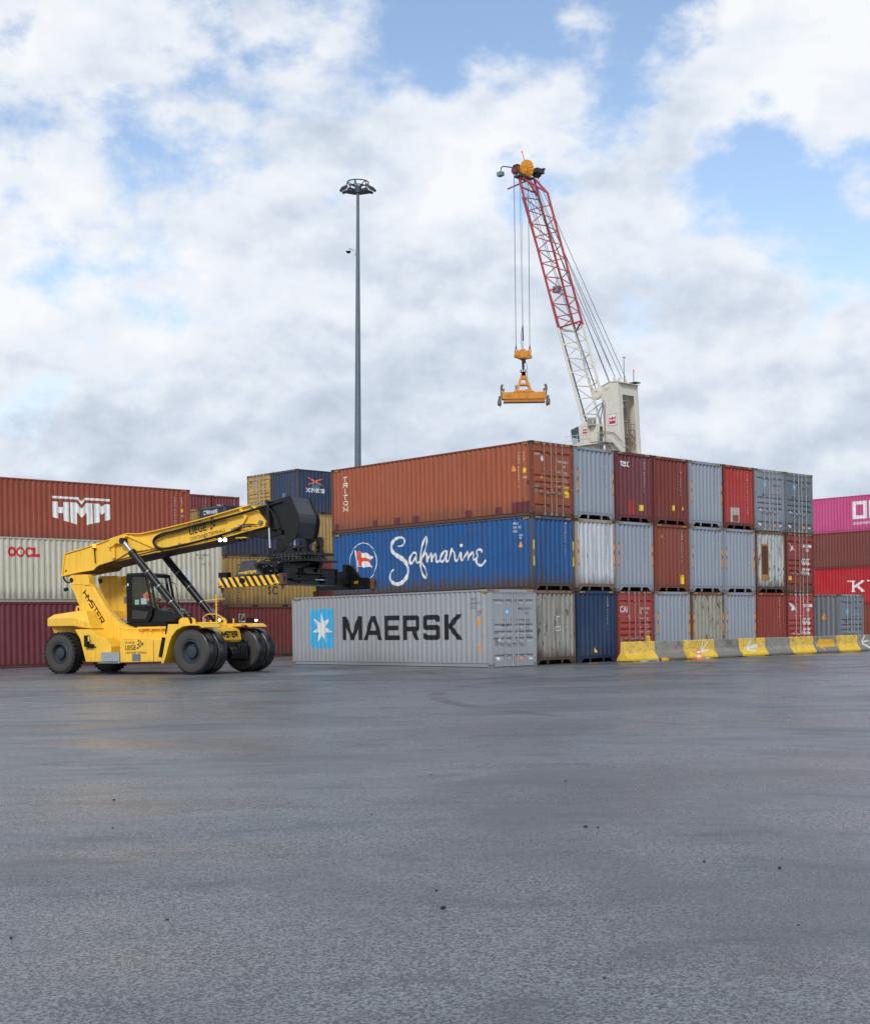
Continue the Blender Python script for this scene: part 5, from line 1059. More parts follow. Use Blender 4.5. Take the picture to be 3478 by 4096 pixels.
m = MB(); m.tube([(-5.42, 1.34, 4.12), (-5.46, 1.34, 4.66)], .02, 6); m.cyl((-5.46, 1.34, 4.64), (-5.46, 1.34, 4.68), .075, n=14); bs = part('beacon_post', m, BLKM); m = MB(); m.lathe([(.07, 0), (.072, .09), (.05, .14), (.001, .15)], (-5.46, 1.34, 4.68), (0, 0, 1), 16); part('beacon', m, AMB, bs, smooth=True)
m = MB(); m.cyl((-5.0, .36, 1.0), (-5.0, .36, 1.42), .10, n=12); m.box(-4.95, -4.7, .34, .42, .95, 1.1); m.cyl((-6.62, 1.15, 3.18), (-6.75, 1.1, 3.14), .07, n=10); part('reservoir', m, BLKM); bpy.context.view_layer.objects.active = None
RS.children[-1].location = (.18, 0, 0)
m = MB(); m.box(-4.85, -4.79, .252, .262, 1.2, 1.38); part('reservoir_label', m, mat('label_yellowish', (206, 196, 110), .5))
# lift cylinders
for y in (1.2, 2.94):
    a, b_ = Vector((-1.05, y, 1.86)), Vector((-3.95, y, 4.88)); d = (b_ - a).normalized(); L_ = (b_ - a).length
    m = MB(); m.cyl(a, a + d * (L_ - .62), .135, n=22); m.cyl(a + d * (L_ - .72), a + d * (L_ - .58), .155, n=22); m.cyl(a - d * .05 + Vector((0, -.12, 0)), a - d * .05 + Vector((0, .12, 0)), .17, n=18)
    for t in (.95, 1.75, 2.5): m.cyl(a + d * t, a + d * (t + .035), .143, n=22, mi=1)
    m.tube([a + d * .5 + Vector((.12, -.06, .12)), a + d * (L_ - .8) + Vector((.12, -.04, .10))], .02, 6)
    lc = part('lift_cylinder', m, [BLK, STEEL], smooth=True)
    m = MB(); m.cyl(a + d * (L_ - .6), b_, .072, n=18); part('piston_rod', m, CHR, lc, smooth=True); m = MB(); m.cyl(b_ + Vector((0, -.1, 0)), b_ + Vector((0, .12, 0)), .11, n=16)
    part('rod_eye', m, BLK, lc, smooth=True)
    m = MB(); random.seed(9)
    for k in range(12): c = a + d * (.28 + random.uniform(-.12, .2)) + Vector((.14 + random.uniform(-.04, .05), random.uniform(-.12, .08), .12 + random.uniform(-.04, .06))); m.box(c.x - .035, c.x + .035, c.y - .03, c.y + .03, c.z - .035, c.z + .035)
    part('valve_block', m, STEEL, lc)
# boom head
hp = [(2.30, 5.92), (2.67, 5.99), (3.33, 6.15), (3.42, 5.95), (3.62, 5.54), (3.67, 5.36), (3.67, 5.2), (3.58, 4.80), (3.50, 4.62), (3.34, 4.56), (3.20, 4.50), (3.24, 4.40), (3.45, 4.22), (3.62, 4.16), (2.56, 4.12), (2.60, 4.28), (2.86, 4.33), (3.0, 4.46), (3.08, 4.74), (3.04, 4.94), (2.86, 5.02), (2.4, 4.95)]
m = MB(); m.prism(hp, 1.40, 1.46); m.prism(hp, 2.68, 2.74); head = part('boom_head', m, BLK, bevel=.008)
m = MB(); cov = [(3.30, 6.10), (3.37, 5.92), (3.57, 5.52), (3.60, 5.38), (3.59, 5.22), (3.52, 4.84), (3.46, 4.68)]
vs = [(x, y, z) for x, z in cov for y in (1.46, 2.68)]; m.add(vs, [(2 * i, 2 * i + 1, 2 * i + 3, 2 * i + 2) for i in range(len(cov) - 1)]); m.add([(x - .05, y, z) for x, y, z in vs], [(2 * i, 2 * i + 1, 2 * i + 3, 2 * i + 2) for i in range(len(cov) - 1)])
part('head_cover', m, mat('head_cover_gloss', (30, 33, 40), .3, spec=.7), head)
m = MB(); m.box(2.5, 3.3, 1.46, 2.68, 5.0, 5.95); part('head_core', m, BLKM, head)
m = MB(); m.lathe([(.001, .05), (.12, .05), (.13, .03), (.21, .03), (.23, 0)], (2.92, 1.40, 4.42), (0, -1, 0), 26)
for k in (-1, 0, 1): m.cyl((2.92 + k * .09, 1.34, 4.44), (2.92 + k * .09, 1.36, 4.44), .018, n=8)
part('tilt_pin', m, BLK, head, smooth=True)
for y in (1.30, 2.84):
    m = MB(); m.cyl((2.46, y, 5.95), (2.50, y, 5.05), .06, n=14); m.cyl((2.46, y - .07, 5.95), (2.46, y + .07, 5.95), .07, n=12); sc_ = part('damping_cylinder', m, BLK, smooth=True); part('rod_end', MB().cyl((2.52, y, 4.35), (2.53, y, 4.12), .05, n=10), BLK, sc_, smooth=True)
    m = MB(); m.cyl((2.50, y, 5.05), (2.52, y, 4.35), .033, n=12); part('piston_rod', m, CHR, sc_, smooth=True)
# rotator
m = MB(); m.prism([(2.45, 4.04), (2.45, 4.14), (3.4, 4.20), (4.15, 4.16), (4.15, 4.06), (3.3, 4.06)], 1.25, 2.85)
m.cyl((3.25, YC, 3.90), (3.25, YC, 4.06), .82, n=40); m.cyl((3.25, YC, 3.98), (3.25, YC, 4.01), .92, n=40); m.prism([(2.3, 3.82), (2.3, 3.90), (4.25, 3.90), (4.25, 3.84)], 1.15, 2.95)
part('rotator', m, BLK, bevel=.006)
m = MB()
for k in range(40): a = k * math.pi / 20; m.cyl((3.25 + .87 * math.cos(a), YC + .87 * math.sin(a), 3.93), (3.25 + .87 * math.cos(a), YC + .87 * math.sin(a), 4.03), .013, n=6)
for k in range(9): m.box(2.7 + k * .16, 2.725 + k * .16, 1.235, 1.25, 4.08, 4.105)
part('rotator_bolt', m, STEEL)
m = MB(); m.cyl((3.62, 1.75, 4.14), (3.62, 1.75, 4.42), .16, n=16); m.cyl((3.62, 1.75, 4.42), (3.62, 1.75, 4.58), .13, n=16); m.box(3.9, 4.06, 2.1, 2.3, 4.1, 4.7); m.cyl((3.85, 2.45, 4.1), (3.85, 2.45, 4.4), .10, n=12); m.box(3.15, 3.4, 1.5, 1.7, 4.18, 4.30); part('slew_motor', m, BLK)
m = MB(); random.seed(12)
for k in range(16):
    p = Vector((3.9 + random.uniform(-.15, .2), 2.1 + random.uniform(-.3, .3), 4.5 + random.uniform(-.25, .15)))
    m.tube([p, p + Vector((random.uniform(.05, .2), random.uniform(-.15, .15), random.uniform(-.05, .2))), p + Vector((random.uniform(.1, .25), random.uniform(-.2, .2), random.uniform(-.2, .1))), p + Vector((random.uniform(-.1, .1), random.uniform(-.2, .2), -.3))], .009, 5, smooth=2)
for k in range(10):
    p = Vector((3.25 + random.uniform(-.2, .2), 1.5 + random.uniform(-.1, .2), 4.25)); m.tube([p, p + Vector((.1, -.05, random.uniform(.05, .2))), p + Vector((.35, .1, .1))], .011, 5, smooth=2)
part('rotator_hose', m, RUB, smooth=True)
# spreader: built level round the vertical axis through (3.25, YC)
SPM = BLK
m = MB()
m.box(2.85, 3.68, .30, 3.75, 3.10, 3.62); m.box(2.80, 3.74, .30, 3.78, 3.62, 3.66); m.box(2.80, 3.74, .30, 3.78, 3.06, 3.10); m.box(3.68, 3.72, .30, 3.75, 3.34, 3.38)
for y in (.35, 1.35, 2.70, 3.70): m.box(3.68, 3.735, y, y + .03, 3.1, 3.62)
fr_ = part('spreader_frame', m, SPM, bevel=.006)
m = MB()
for y in (1.5, 2.35): m.prism([(2.7, 3.82), (3.9, 3.82), (3.78, 3.62), (3.78, 3.40), (2.8, 3.40), (2.8, 3.62)], y, y + .22)
m.box(3.68, 4.0, 1.3, 2.75, 3.42, 3.48); part('spreader_carriage', m, BLK, fr_, bevel=.01)
m = MB(); m.box(3.0, 3.5, -.8, .30, 3.18, 3.56); m.box(3.0, 3.58, 3.75, 5.0, 3.14, 3.58); m.box(2.96, 3.62, 3.75, 3.85, 3.10, 3.64); part('telescopic_arm', m, SPM, fr_, bevel=.008)
m = MB(); m.prism([(2.92, 3.80), (3.38, 3.83), (3.40, 3.62), (3.60, 3.34), (2.60, 3.30), (2.78, 3.45), (2.86, 3.6)], -.92, -.70); pl = part('end_plate', m, mat('plate_dark_grey', (62, 66, 72), .45), fr_, bevel=.01)
part('lettering', on_y(hyst(.10, .13, 1.15, .16, .25), -.925, 2.82, 3.36, R_(2)), mat('decal_yellow', (226, 182, 44), .5), pl, fixn=False)
m = MB(); random.seed(21)
m.box(3.05, 3.55, -.62, -.1, 3.56, 3.72); m.box(3.45, 3.62, -.45, .15, 3.42, 3.60); m.cyl((3.5, -.5, 3.50), (3.5, 0, 3.50), .05, n=10); m.box(3.2, 3.6, .3, .6, 3.66, 3.9); part('hydraulic_block', m, BLKM, fr_)
m = MB()
for k in range(26):
    p = Vector((3.45 + random.uniform(-.15, .2), random.uniform(-.6, .25), 3.6 + random.uniform(-.05, .15)))
    q = p + Vector((random.uniform(-.05, .2), random.uniform(-.25, .25), random.uniform(-.25, .15))); r_ = q + Vector((random.uniform(-.1, .15), random.uniform(-.2, .2), random.uniform(-.25, .05)))
    m.tube([p, p + Vector((.08, .05, .12)), q, r_], .013, 5, smooth=2)
m.tube([(3.5, .3, 3.72), (3.78, .35, 3.9), (3.82, .5, 3.85), (3.80, .7, 3.3), (3.80, 1.0, 3.16), (3.8, 1.8, 3.2), (3.8, 2.6, 3.24)], .018, 6, smooth=2)
m.tube([(2.95, -.1, 3.75), (3.2, .2, 3.92), (3.55, .3, 3.95), (3.72, .5, 3.7)], .022, 6, smooth=2)
part('spreader_hose', m, RUB, fr_, smooth=True)
m = MB()
for k in range(22): p = (3.40 + random.uniform(-.15, .25), random.uniform(-.6, .25), 3.56 + random.uniform(-.15, .2)); m.box(p[0], p[0] + .05, p[1], p[1] + .05, p[2], p[2] + .04)
part('hose_fitting', m, STEEL, fr_)
m = MB(); m.cyl((3.80, .75, 3.24), (3.80, 2.1, 3.24), .05, n=14); m.box(3.68, 3.84, 2.75, 2.85, 3.14, 3.34); ec = part('extension_cylinder', m, BLK, smooth=True); m = MB(); m.cyl((3.80, 2.1, 3.24), (3.80, 2.8, 3.24), .033, n=12); part('piston_rod', m, CHR, ec, smooth=True)
# end beams
def hazard_mat():
    m = bpy.data.materials.new('hazard_stripes'); m.use_nodes = True; N, L = m.node_tree.nodes, m.node_tree.links; b = N['Principled BSDF']; b.inputs['Roughness'].default_value = .45
    tc = nd(N, 'ShaderNodeTexCoord'); s = nd(N, 'ShaderNodeSeparateXYZ'); L.new(tc.outputs['Object'], s.inputs[0])
    a = nd(N, 'ShaderNodeMath', operation='MULTIPLY_ADD'); L.new(s.outputs[2], a.inputs[0]); a.inputs[1].default_value = .62; L.new(s.outputs[0], a.inputs[2])
    f = nd(N, 'ShaderNodeMath', operation='MODULO'); L.new(a.outputs[0], f.inputs[0]); f.inputs[1].default_value = .245
    g_ = nd(N, 'ShaderNodeMath', operation='GREATER_THAN'); L.new(f.outputs[0], g_.inputs[0]); g_.inputs[1].default_value = .12
    n = nd(N, 'ShaderNodeTexNoise'); n.inputs['Scale'].default_value = 7; n.inputs['Detail'].default_value = 8; n.inputs['Roughness'].default_value = .7; L.new(tc.outputs['Object'], n.inputs[0])
    ch = nd(N, 'ShaderNodeMath', operation='GREATER_THAN'); L.new(n.outputs[0], ch.inputs[0]); ch.inputs[1].default_value = .63
    m1 = nd(N, 'ShaderNodeMixRGB'); L.new(g_.outputs[0], m1.inputs[0]); m1.inputs[1].default_value = lin(24, 23, 22); m1.inputs[2].default_value = lin(238, 186, 40)
    m2 = nd(N, 'ShaderNodeMixRGB'); L.new(ch.outputs[0], m2.inputs[0]); L.new(m1.outputs[0], m2.inputs[1]); m2.inputs[2].default_value = lin(56, 42, 34); L.new(m2.outputs[0], b.inputs['Base Color']); return m
HAZ = hazard_mat()
def endbeam(y0, y1, x0, x1, mt, tilt):
    m = MB(); w = x1 - x0; m.box(0, w - .13, 0, y1 - y0, 0, .33)
    b_ = part('end_beam', m, mt, fr_, bevel=.006); b_.location = (x0, y0, 2.93); b_.rotation_euler = (0, -tilt, 0)
    for x in (-.02, w - .13):
        q = MB(); q.box(x, x + .15, -.015, y1 - y0 + .015, .0, .36 if x > 0 else .1); part('corner_guide', q, RUSTY, b_, bevel=.01)
    if 1:
        qq = MB(); qq.lathe([(.001, .0), (.05, 0)], (w + .021, (y1 - y0) / 2, .19), (1, 0, 0), 16); s_ = 1
        for i, v in enumerate(qq.v): qq.v[i] = (v[0], v[1], .19 + (v[2] - .19) * 2.1)
        ho = part('slot', qq, BLKM, b_, fixn=False)
    for x in (.05, w - .07): q = MB(); q.cyl((x, (y1 - y0) / 2, -.10), (x, (y1 - y0) / 2, 0), .045, n=10); q.cyl((x, (y1 - y0) / 2, -.17), (x, (y1 - y0) / 2, -.10), .02, .05, n=10); part('twistlock', q, RUSTY, b_)
    return b_
e1 = endbeam(-1.10, -.86, 2.12, 4.66, HAZ, R_(1.3))
q = MB(); q.lathe([(.001, 0), (.10, 0)], (.96, -.003, .19), (0, 1, 0), 20)
for i, v in enumerate(q.v): q.v[i] = (.96 + (v[0] - .96) * 1.25, v[1], .19 + (v[2] - .19) * .95)
part('slot', q, BLKM, e1, fixn=False)
q = MB(); q.box(.0, .22, -.03, .02, .07, .10); q.box(2.2, 2.45, -.03, .02, .04, .07); part('edge_strip', q, mat('decal_yellow', (226, 182, 44), .5), e1)
q = MB(); q.box(.30, .36, -.006, -.001, .13, .27); part('sticker', q, WHITE, e1)
e2 = endbeam(5.02, 5.26, 1.90, 4.44, BLK, R_(.6))
m = MB(); m.prism([(3.45, 3.82), (3.62, 3.82), (3.95, 3.38), (4.32, 3.36), (4.32, 3.0), (3.45, 2.98)], 4.90, 5.02); m.box(3.4, 3.5, 4.6, 5.0, 3.0, 3.86); part('end_plate', m, BLK, fr_, bevel=.008)
q = MB(); q.prism([(2.16, .06), (2.32, .06), (2.30, .36), (2.22, .36)], -.10, -.03); q.prism([(-.08, .0), (.10, .0), (.10, .32), (-.02, .30)], -.06, -.02); part('guide_flap', q, mat('flap_yellow', (214, 196, 40), .45), e2)
part('lettering', on_y(text2d('10T', .10, .02, .9), -.005, 1.80, .20), mat('decal_yellow', (226, 182, 44), .5), e2, fixn=False)
for o_ in list(e2.children):
    if o_.name.startswith('lettering'): o_.location = (0, -.13, 0)
m = MB(); m.box(2.0, 2.35, -.95, -.72, 3.28, 3.45); part('rear_lug', m, BLKM, fr_)

# ------------------------------------------------------------ driver
def skin_obj(name, pts, edges, rad, mt, parent, sub=2):
    me = bpy.data.meshes.new(name); me.from_pydata(pts, edges, []); o = bpy.data.objects.new(name, me); COL.objects.link(o); o.parent = parent
    sm = o.modifiers.new('skin', 'SKIN'); sm.use_smooth_shade = True
    for i, r in enumerate(rad): me.skin_vertices[0].data[i].radius = (r, r) if not isinstance(r, tuple) else r
    me.skin_vertices[0].data[0].use_root = True
    sb = o.modifiers.new('sub', 'SUBSURF'); sb.levels = sub; sb.render_levels = sub; me.materials.append(mt); return o
def person():
    p = thing('person', VO + Vector((math.cos(VROT) * -3.42 - math.sin(VROT) * 1.95, math.sin(VROT) * -3.42 + math.cos(VROT) * 1.95, 2.42)), VROT, 'driver in an orange high visibility jacket sitting in the cab of the yellow machine', 'person')
    SK = mat('skin', (176, 128, 104), .5); OR = mat('hivis_orange', (240, 86, 30), .6); TR = mat('dark_trousers', (36, 38, 48), .8)
    pts = [(0, 0, 0), (-.02, 0, .18), (-.03, 0, .38), (-.03, 0, .50), (-.01, 0, .60), (0.0, 0, .68), (.01, 0, .78)]; ed = [(0, 1), (1, 2), (2, 3), (3, 4), (4, 5), (5, 6)]; rd_ = [.14, .13, .15, .10, .055, .085, .075]
    def chain(a, L_): 
        for q, r in L_: pts.append(q); rd_.append(r); ed.append((a, len(pts) - 1)); a = len(pts) - 1
        return a
    for s in (-1, 1):
        h = chain(3, [((-.02, s * .18, .47), .06), ((.10, s * .25, .24), .05), ((.32, s * .20, .26), .035), ((.385, s * .19, .27), .028)])
        for k, (dz, dx) in enumerate(((.03, .05), (.012, .06), (-.008, .058), (-.026, .05))): chain(h, [((.385 + dx, s * .19, .27 + dz), .010), ((.385 + dx + .02, s * .165, .27 + dz - .008), .008)])
        chain(h, [((.40, s * .15, .29), .010)])
        chain(0, [((.05, s * .10, .0), .09), ((.42, s * .13, .04), .07), ((.50, s * .13, -.30), .05), ((.62, s * .13, -.33), .04)])
    skin_obj('body', pts, ed, rd_, SK, p)
    jp = [(0, 0, .02), (-.02, 0, .18), (-.03, 0, .36), (-.03, 0, .50)]; je = [(0, 1), (1, 2), (2, 3)]; jr = [.165, .155, .175, .12]
    for s in (-1, 1):
        a = 3
        for q, r in (((-.02, s * .19, .47), .082), ((.10, s * .26, .24), .070), ((.30, s * .205, .26), .052)): jp.append(q); jr.append(r); je.append((a, len(jp) - 1)); a = len(jp) - 1
    skin_obj('jacket', jp, je, jr, OR, p)
    tp = [(0, 0, .0)]; te = []; tr = [.165]
    for s in (-1, 1):
        a = 0
        for q, r in (((.05, s * .10, 0), .105), ((.42, s * .13, .045), .085), ((.49, s * .13, -.26), .065)): tp.append(q); tr.append(r); te.append((a, len(tp) - 1)); a = len(tp) - 1
    skin_obj('trousers', tp, te, tr, TR, p)
    m = MB(); m.lathe([(.088, .70), (.098, .74), (.102, .80), (.085, .86), (.05, .89), (.001, .90)], (-.01, 0, 0), (0, 0, 1), 18); obj('hair', m, mat('dark_hair', (30, 24, 20), .7), p, smooth=True)
    m = MB(); m.cyl((.09, 0, .72), (.115, 0, .71), .014, .012, n=8); m.box(.078, .09, -.03, .03, .665, .675); 
    for s in (-1, 1): m.cyl((.082, s * .03, .755), (.090, s * .03, .755), .012, n=8); m.cyl((.0, s * .085, .73), (.0, s * .098, .73), .022, n=8)
    obj('face', m, SK, p)
    m = MB(); 
    for z in (.14, .30): m.lathe([(.168, z), (.170, z + .04)], (-.02, 0, 0), (0, 0, 1), 20)
    obj('reflective_band', m, mat('reflective_silver', (190, 196, 200), .4, .3), p, smooth=True)
person()

# ------------------------------------------------------------ harbour crane
CB = Vector((19.608, 146.305, 0))
CR = thing('harbour_crane', CB, math.atan2(LD.y, LD.x), 'tall cream and red lattice boom crane rising behind the container block', 'crane')
# local: x = outwards (LD), y: LD rotated +90 = -RD, so lateral 'e2' (along RD) = -y
CW = paint('crane_cream', (206, 202, 190), .05, .3, .05, .5, seed=71, rustcol=(140, 86, 56)); CRED = paint('crane_red', (158, 44, 52), 0, .15, .04, .45, seed=72)
CGR = mat('crane_grey', (120, 128, 134), .5); CDK = mat('crane_dark', (52, 50, 50), .6); CYL = paint('crane_yellow', (222, 150, 30), .04, .3, .05, .45, seed=73); ROPE = mat('steel_rope', (60, 66, 76), .6, .3)
RUSTP = mat('rusty_cream', (128, 116, 104), .7)
def V3(x, e2, z): return Vector((x, -e2, z))
cp = lambda n, mb, m, par=None, **k: obj(n, mb, m, par or CR, **k)
# tower
m = MB()
prof = [(.10, 27.15), (-1.06, 27.52), (-2.25, 27.38), (-2.60, 20.0), (-2.7, 12.0), (-.45, 12.0), (-.43, 20.3), (-.52, 25.0), (-.39, 25.6), (-.05, 25.95), (.28, 26.3), (.30, 26.9)]
m.prism(prof, 1.55, 1.70); m.prism(prof, -1.70, -1.55)
m.box(-2.60, -.5, -1.6, 1.6, 27.33, 27.40)
slope = lambda z: -2.25 - (27.38 - z) * (.35 / 7.38)
for za, zb, ya, yb in ((26.15, 27.38, -1.6, 1.6), (12, 26.15, 1.05, 1.6), (12, 26.15, -1.6, -1.0)):
    m.add([(slope(z) + o, y, z) for o in (0, .08) for z in (za, zb) for y in (ya, yb)], [(0, 1, 3, 2), (4, 6, 7, 5), (0, 4, 5, 1), (2, 3, 7, 6), (0, 2, 6, 4), (1, 5, 7, 3)])
m.box(-.62, -.5, -1.6, 1.6, 12, 25.2)
m.prism([(.05, 27.2), (-1.06, 27.53), (-2.3, 27.40), (-2.3, 27.45), (-1.06, 27.58), (.1, 27.24)], -1.74, 1.74, 1)
tower = cp('tower', m, [CW, CGR])
m = MB(); m.box(-2.1, -.9, -.9, .9, 21.6, 22.0)
for y in (-.75, -.25, .25, .75): m.box(-2.42, -2.36, y - .03, y + .03, 20.3, 22.8)
for z in (20.5, 21.5, 22.4, 23.0): m.box(-2.44, -2.36, -1.0, 1.05, z, z + .07)
m.cyl((-2.0, -.4, 20), (-2.0, -.4, 26), .09, n=8); m.cyl((-2.2, .55, 20), (-2.25, .1, 26), .05, n=6); m.cyl((-1.9, .3, 23.2), (-1.9, .3, 23.35), .42, n=18); m.cyl((-1.9, .3, 25.4), (-1.9, .3, 25.55), .42, n=18)
for k in range(6): a = k * 1.047; m.cyl((-1.9 + .4 * math.cos(a), .3 + .4 * math.sin(a), 23.2), (-1.9 + .4 * math.cos(a), .3 + .4 * math.sin(a), 25.5), .03, n=6)
cp('ladder', m, RUSTP, tower)
def logo_sq(cx, cz, s, ysurf):
    m = MB(); m.box(cx - s, cx + s, ysurf, ysurf + .01, cz - s, cz + s, 0); m.box(cx - s * .93, cx + s * .93, ysurf + .01, ysurf + .014, cz - s * .93, cz + s * .93, 1)
    y = ysurf + .018
    m.box(cx - s * .7, cx + s * .7, y - .002, y, cz - s * .7, cz - s * .15, 2)
    for a in (-1, 1): m.add([(cx + a * s * .7, y, cz + s * .7), (cx + a * s * .7, y, cz - s * .15), (cx + a * s * .28, y, cz + s * .25)], [(0, 1, 2)], 2)
    m.add([(cx - s * .34, y, cz + s * .25), (cx, y, cz + s * .68), (cx + s * .34, y, cz + s * .25), (cx, y, cz - s * .12)], [(0, 1, 2, 3)], 2); return m
RW = mat('logo_rose', (182, 34, 74), .5)
cp('logo', logo_sq(-1.42, 23.45, .62, 1.70), [CDK, WHITE, RW], tower, fixn=False)
m = MB(); m.lathe([(.001, .02), (.22, .02), (.26, .1), (.62, .06), (.66, .0), (.66, -.15), (.62, -.2), (.001, -.2)], (.62, 1.78, 26.55), (0, 1, 0), 28); m.lathe([(.001, .02), (.62, .06), (.66, 0), (.66, -.15), (.001, -.2)], (.62, -1.4, 26.55), (0, 1, 0), 28); m.box(.1, .8, 1.62, 1.74, 26.45, 26.65); cp('tower_sheave', m, CW, tower, smooth=True)
m = MB()
for y in (1.0, .2, -.9): m.prism([(-1.6, 27.5), (-1.0, 27.5), (-1.18, 28.2), (-1.32, 28.2)], y, y + .1)
m.cyl((-.75, 1.55, 27.0), (-.75, 1.78, 27.0), .2, n=16); m.box(-1.2, -1.12, 1.70, 1.76, 25.6, 27.3); m.box(-.42, -.34, 1.70, 1.76, 25.7, 27.2)
cp('rope_anchor', m, CW, tower)
m = MB(); m.tube([(-1.6, -.2, 27.5), (-1.6, -.2, 30.4)], .035, 6); m.box(-1.62, -1.58, -.5, 0, 30.35, 30.42); m.tube([(-2.0, -1.35, 27.4), (-2.0, -1.35, 28.9)], .04, 6); m.box(-2.6, -1.7, -1.8, -.9, 27.6, 27.7); cp('antenna', m, CDK, tower)
m = MB(); m.lathe([(.09, 0), (.09, .2), (.001, .26)], (-2.0, -1.35, 28.9), (0, 0, 1), 10); cp('warning_light', m, mat('red_lamp', (240, 60, 50), .4, emit=(255, 50, 40), estr=1.5), tower)
# machinery house and pedestal below
m = MB(); m.box(-6.0, 1.5, -2.4, 2.4, 11.0, 19.2); m.box(-.5, 1.6, -1.6, 1.6, 19.2, 19.6); cp('machine_house', m, CW)
m = MB(); m.lathe([(1.6, 3.2), (1.6, 10.5), (2.2, 11.0)], (-2.0, 0, 0), (0, 0, 1), 28)
for sx in (-7, 3):
    for sy in (-5, 5): m.box(-2 + (sx + 2) - .5, -2 + (sx + 2) + .5, sy - .5, sy + .5, .0, 3.4)
m.box(-7.5, 3.5, -5.5, -4.5, 2.4, 3.4); m.box(-7.5, 3.5, 4.5, 5.5, 2.4, 3.4); m.box(-3.5, -.5, -5, 5, 2.4, 3.4); cp('portal', m, CGR)
# cabin, left of the tower
m = MB(); y1, y0 = 3.0, 1.75
m.prism([(3.40, 22.90), (2.2, 23.18), (.78, 23.45), (.78, 21.0), (2.95, 21.0), (3.10, 21.2)], y0, y1)
cabn = cp('cabin', m, CW, bevel=.03)
m = MB(); m.box(-.25, .78, y0 + .15, y1 - .25, 21.2, 23.1); m.box(-.5, 3.3, y0 - .2, y1 + .35, 20.85, 20.98); m.box(.1, 1.2, 1.4, 2.9, 19.0, 20.9); cp('cabin_annexe', m, CW, bevel=.01)
m = MB(); m.prism([(3.32, 22.78), (2.24, 23.05), (2.06, 21.35), (3.06, 21.2)], y1 - .005, y1 + .012); cp('cabin_window', m, mat('crane_glass', (48, 66, 72), .08), cabn)
m = MB(); m.box(-.26, -.22, 1.95, 2.4, 21.25, 22.85); cp('cabin_door', m, CDK, cabn)
m = MB(); m.prism([(3.12, 21.9), (2.95, 21.95), (2.4, 21.7), (2.2, 21.38), (3.05, 21.22)], y1 + .013, y1 + .018); cp('painted_window_reflection', m, mat('painted_reflection_pale', (150, 176, 182), .1), cabn)  # pale sheet painting a reflection onto the lower part of the pane
cp('logo', logo_sq(1.32, 22.45, .46, y1), [CDK, WHITE, RW], cabn, fixn=False)
m = MB(); m.box(-.1, .72, y1 - .2, y1 + .35, 22.95, 23.75); q = MB()
for k in range(5): q.box(-.11 + k * .0, .0 - .12, y1 - .15, y1 + .3, 23.05 + k * .13, 23.1 + k * .13)
for k in range(7): q.box(.0 + k * .1, .05 + k * .1, y1 + .35, y1 + .36, 23.0, 23.7)
ac = cp('air_conditioner', m, CW); cp('grille', q, CDK, ac)
m = MB()
rail = [(3.7, 3.4), (-.6, 3.4), (-.6, 1.9)]
for zz in (21.55, 22.05): m.tube([(3.8, 3.45, zz), (-.7, 3.45, zz)], .03, 6); m.tube([(-.7, 3.45, zz), (-.7, 1.8, zz)], .03, 6)
for x in (3.7, 2.9, 2.1, 1.3, .5, -.3, -.7): m.tube([(x, 3.45, 20.9), (x, 3.45, 22.05)], .022, 6)
m.box(-.8, 3.7, 3.2, 3.5, 20.85, 20.92); cp('railing', m, CW)
m = MB(); m.box(-1.6, -.6, 1.75, 3.3, 20.9, 21.0)
for k in range(9): m.box(-1.7 - k * .25, -1.45 - k * .25, 1.8, 2.5, 20.75 - k * .25, 20.8 - k * .25)
for y in (1.8, 2.5): m.tube([(-.7, y, 22.1), (-1.6, y, 22.1), (-3.8, y, 20.0)], .035, 6); m.tube([(-1.5, y, 20.9), (-3.8, y, 18.6)], .06, 6)
for k in range(5): m.tube([(-.7 - k * .22, 3.3, 21), (-.7 - k * .22, 3.3, 22.1)], .022, 6)
m.tube([(-.7, 3.3, 22.1), (-1.6, 3.3, 22.1)], .03, 6); cp('stairway', m, CGR)
# boom: three chords
def lerp(a, b, t): return a + (b - a) * t
Lb, Lt = V3(2.30, -1, 20.8), V3(12.31, -1, 53.3); Mb_, Mt = V3(1.30, 1, 20.3), V3(11.75, 1, 53.3)
Rb, Rt = V3(1.15, 0, 25.9), V3(8.82, 0, 50.73)
N_ = 22; tb = .395
boomr = MB(); boomw = MB()
def seg(a, b, r, z=None):
    mb = boomr if (a.z + b.z) / 2 > 34.8 else boomw; mb.cyl(a, b, r, n=8)
def chord(a, b, r):
    if a.z > b.z: a, b = b, a
    if a.z < 34.8 < b.z:
        mid = lerp(a, b, (34.8 - a.z) / (b.z - a.z)); seg(a, mid, r); seg(mid, b, r)
    else: seg(a, b, r)
chord(Lb, Lt, .135); chord(Mb_, Mt, .135); chord(Rb, Rt, .135)
def on(a, b, z): return lerp(a, b, (z - a.z) / (b.z - a.z))
zs = [21.6 + i * (50.6 - 21.6) / 18 for i in range(19)]
for i, z in enumerate(zs):
    Lp, Mp = on(Lb, Lt, z), on(Mb_, Mt, z)
    if i % 2 == 0:
        seg(Lp, Mp, .06)
        if i + 1 < len(zs): seg(Lp, on(Mb_, Mt, zs[i + 1]), .055)
    else:
        if i + 1 < len(zs): seg(Mp, on(Lb, Lt, zs[i + 1]), .055)
    zr = z + .2
    if 26.2 < zr < 50.7:
        Rp = on(Rb, Rt, zr)
        if i % 2 == 0: seg(Mp, Rp, .055)
        else: seg(Lp, Rp, .055)
        if i + 1 < len(zs) and zs[i + 1] < 50.5:
            seg(Rp, on(Lb, Lt, zs[i + 1]) if i % 2 == 0 else on(Mb_, Mt, zs[i + 1]), .055)
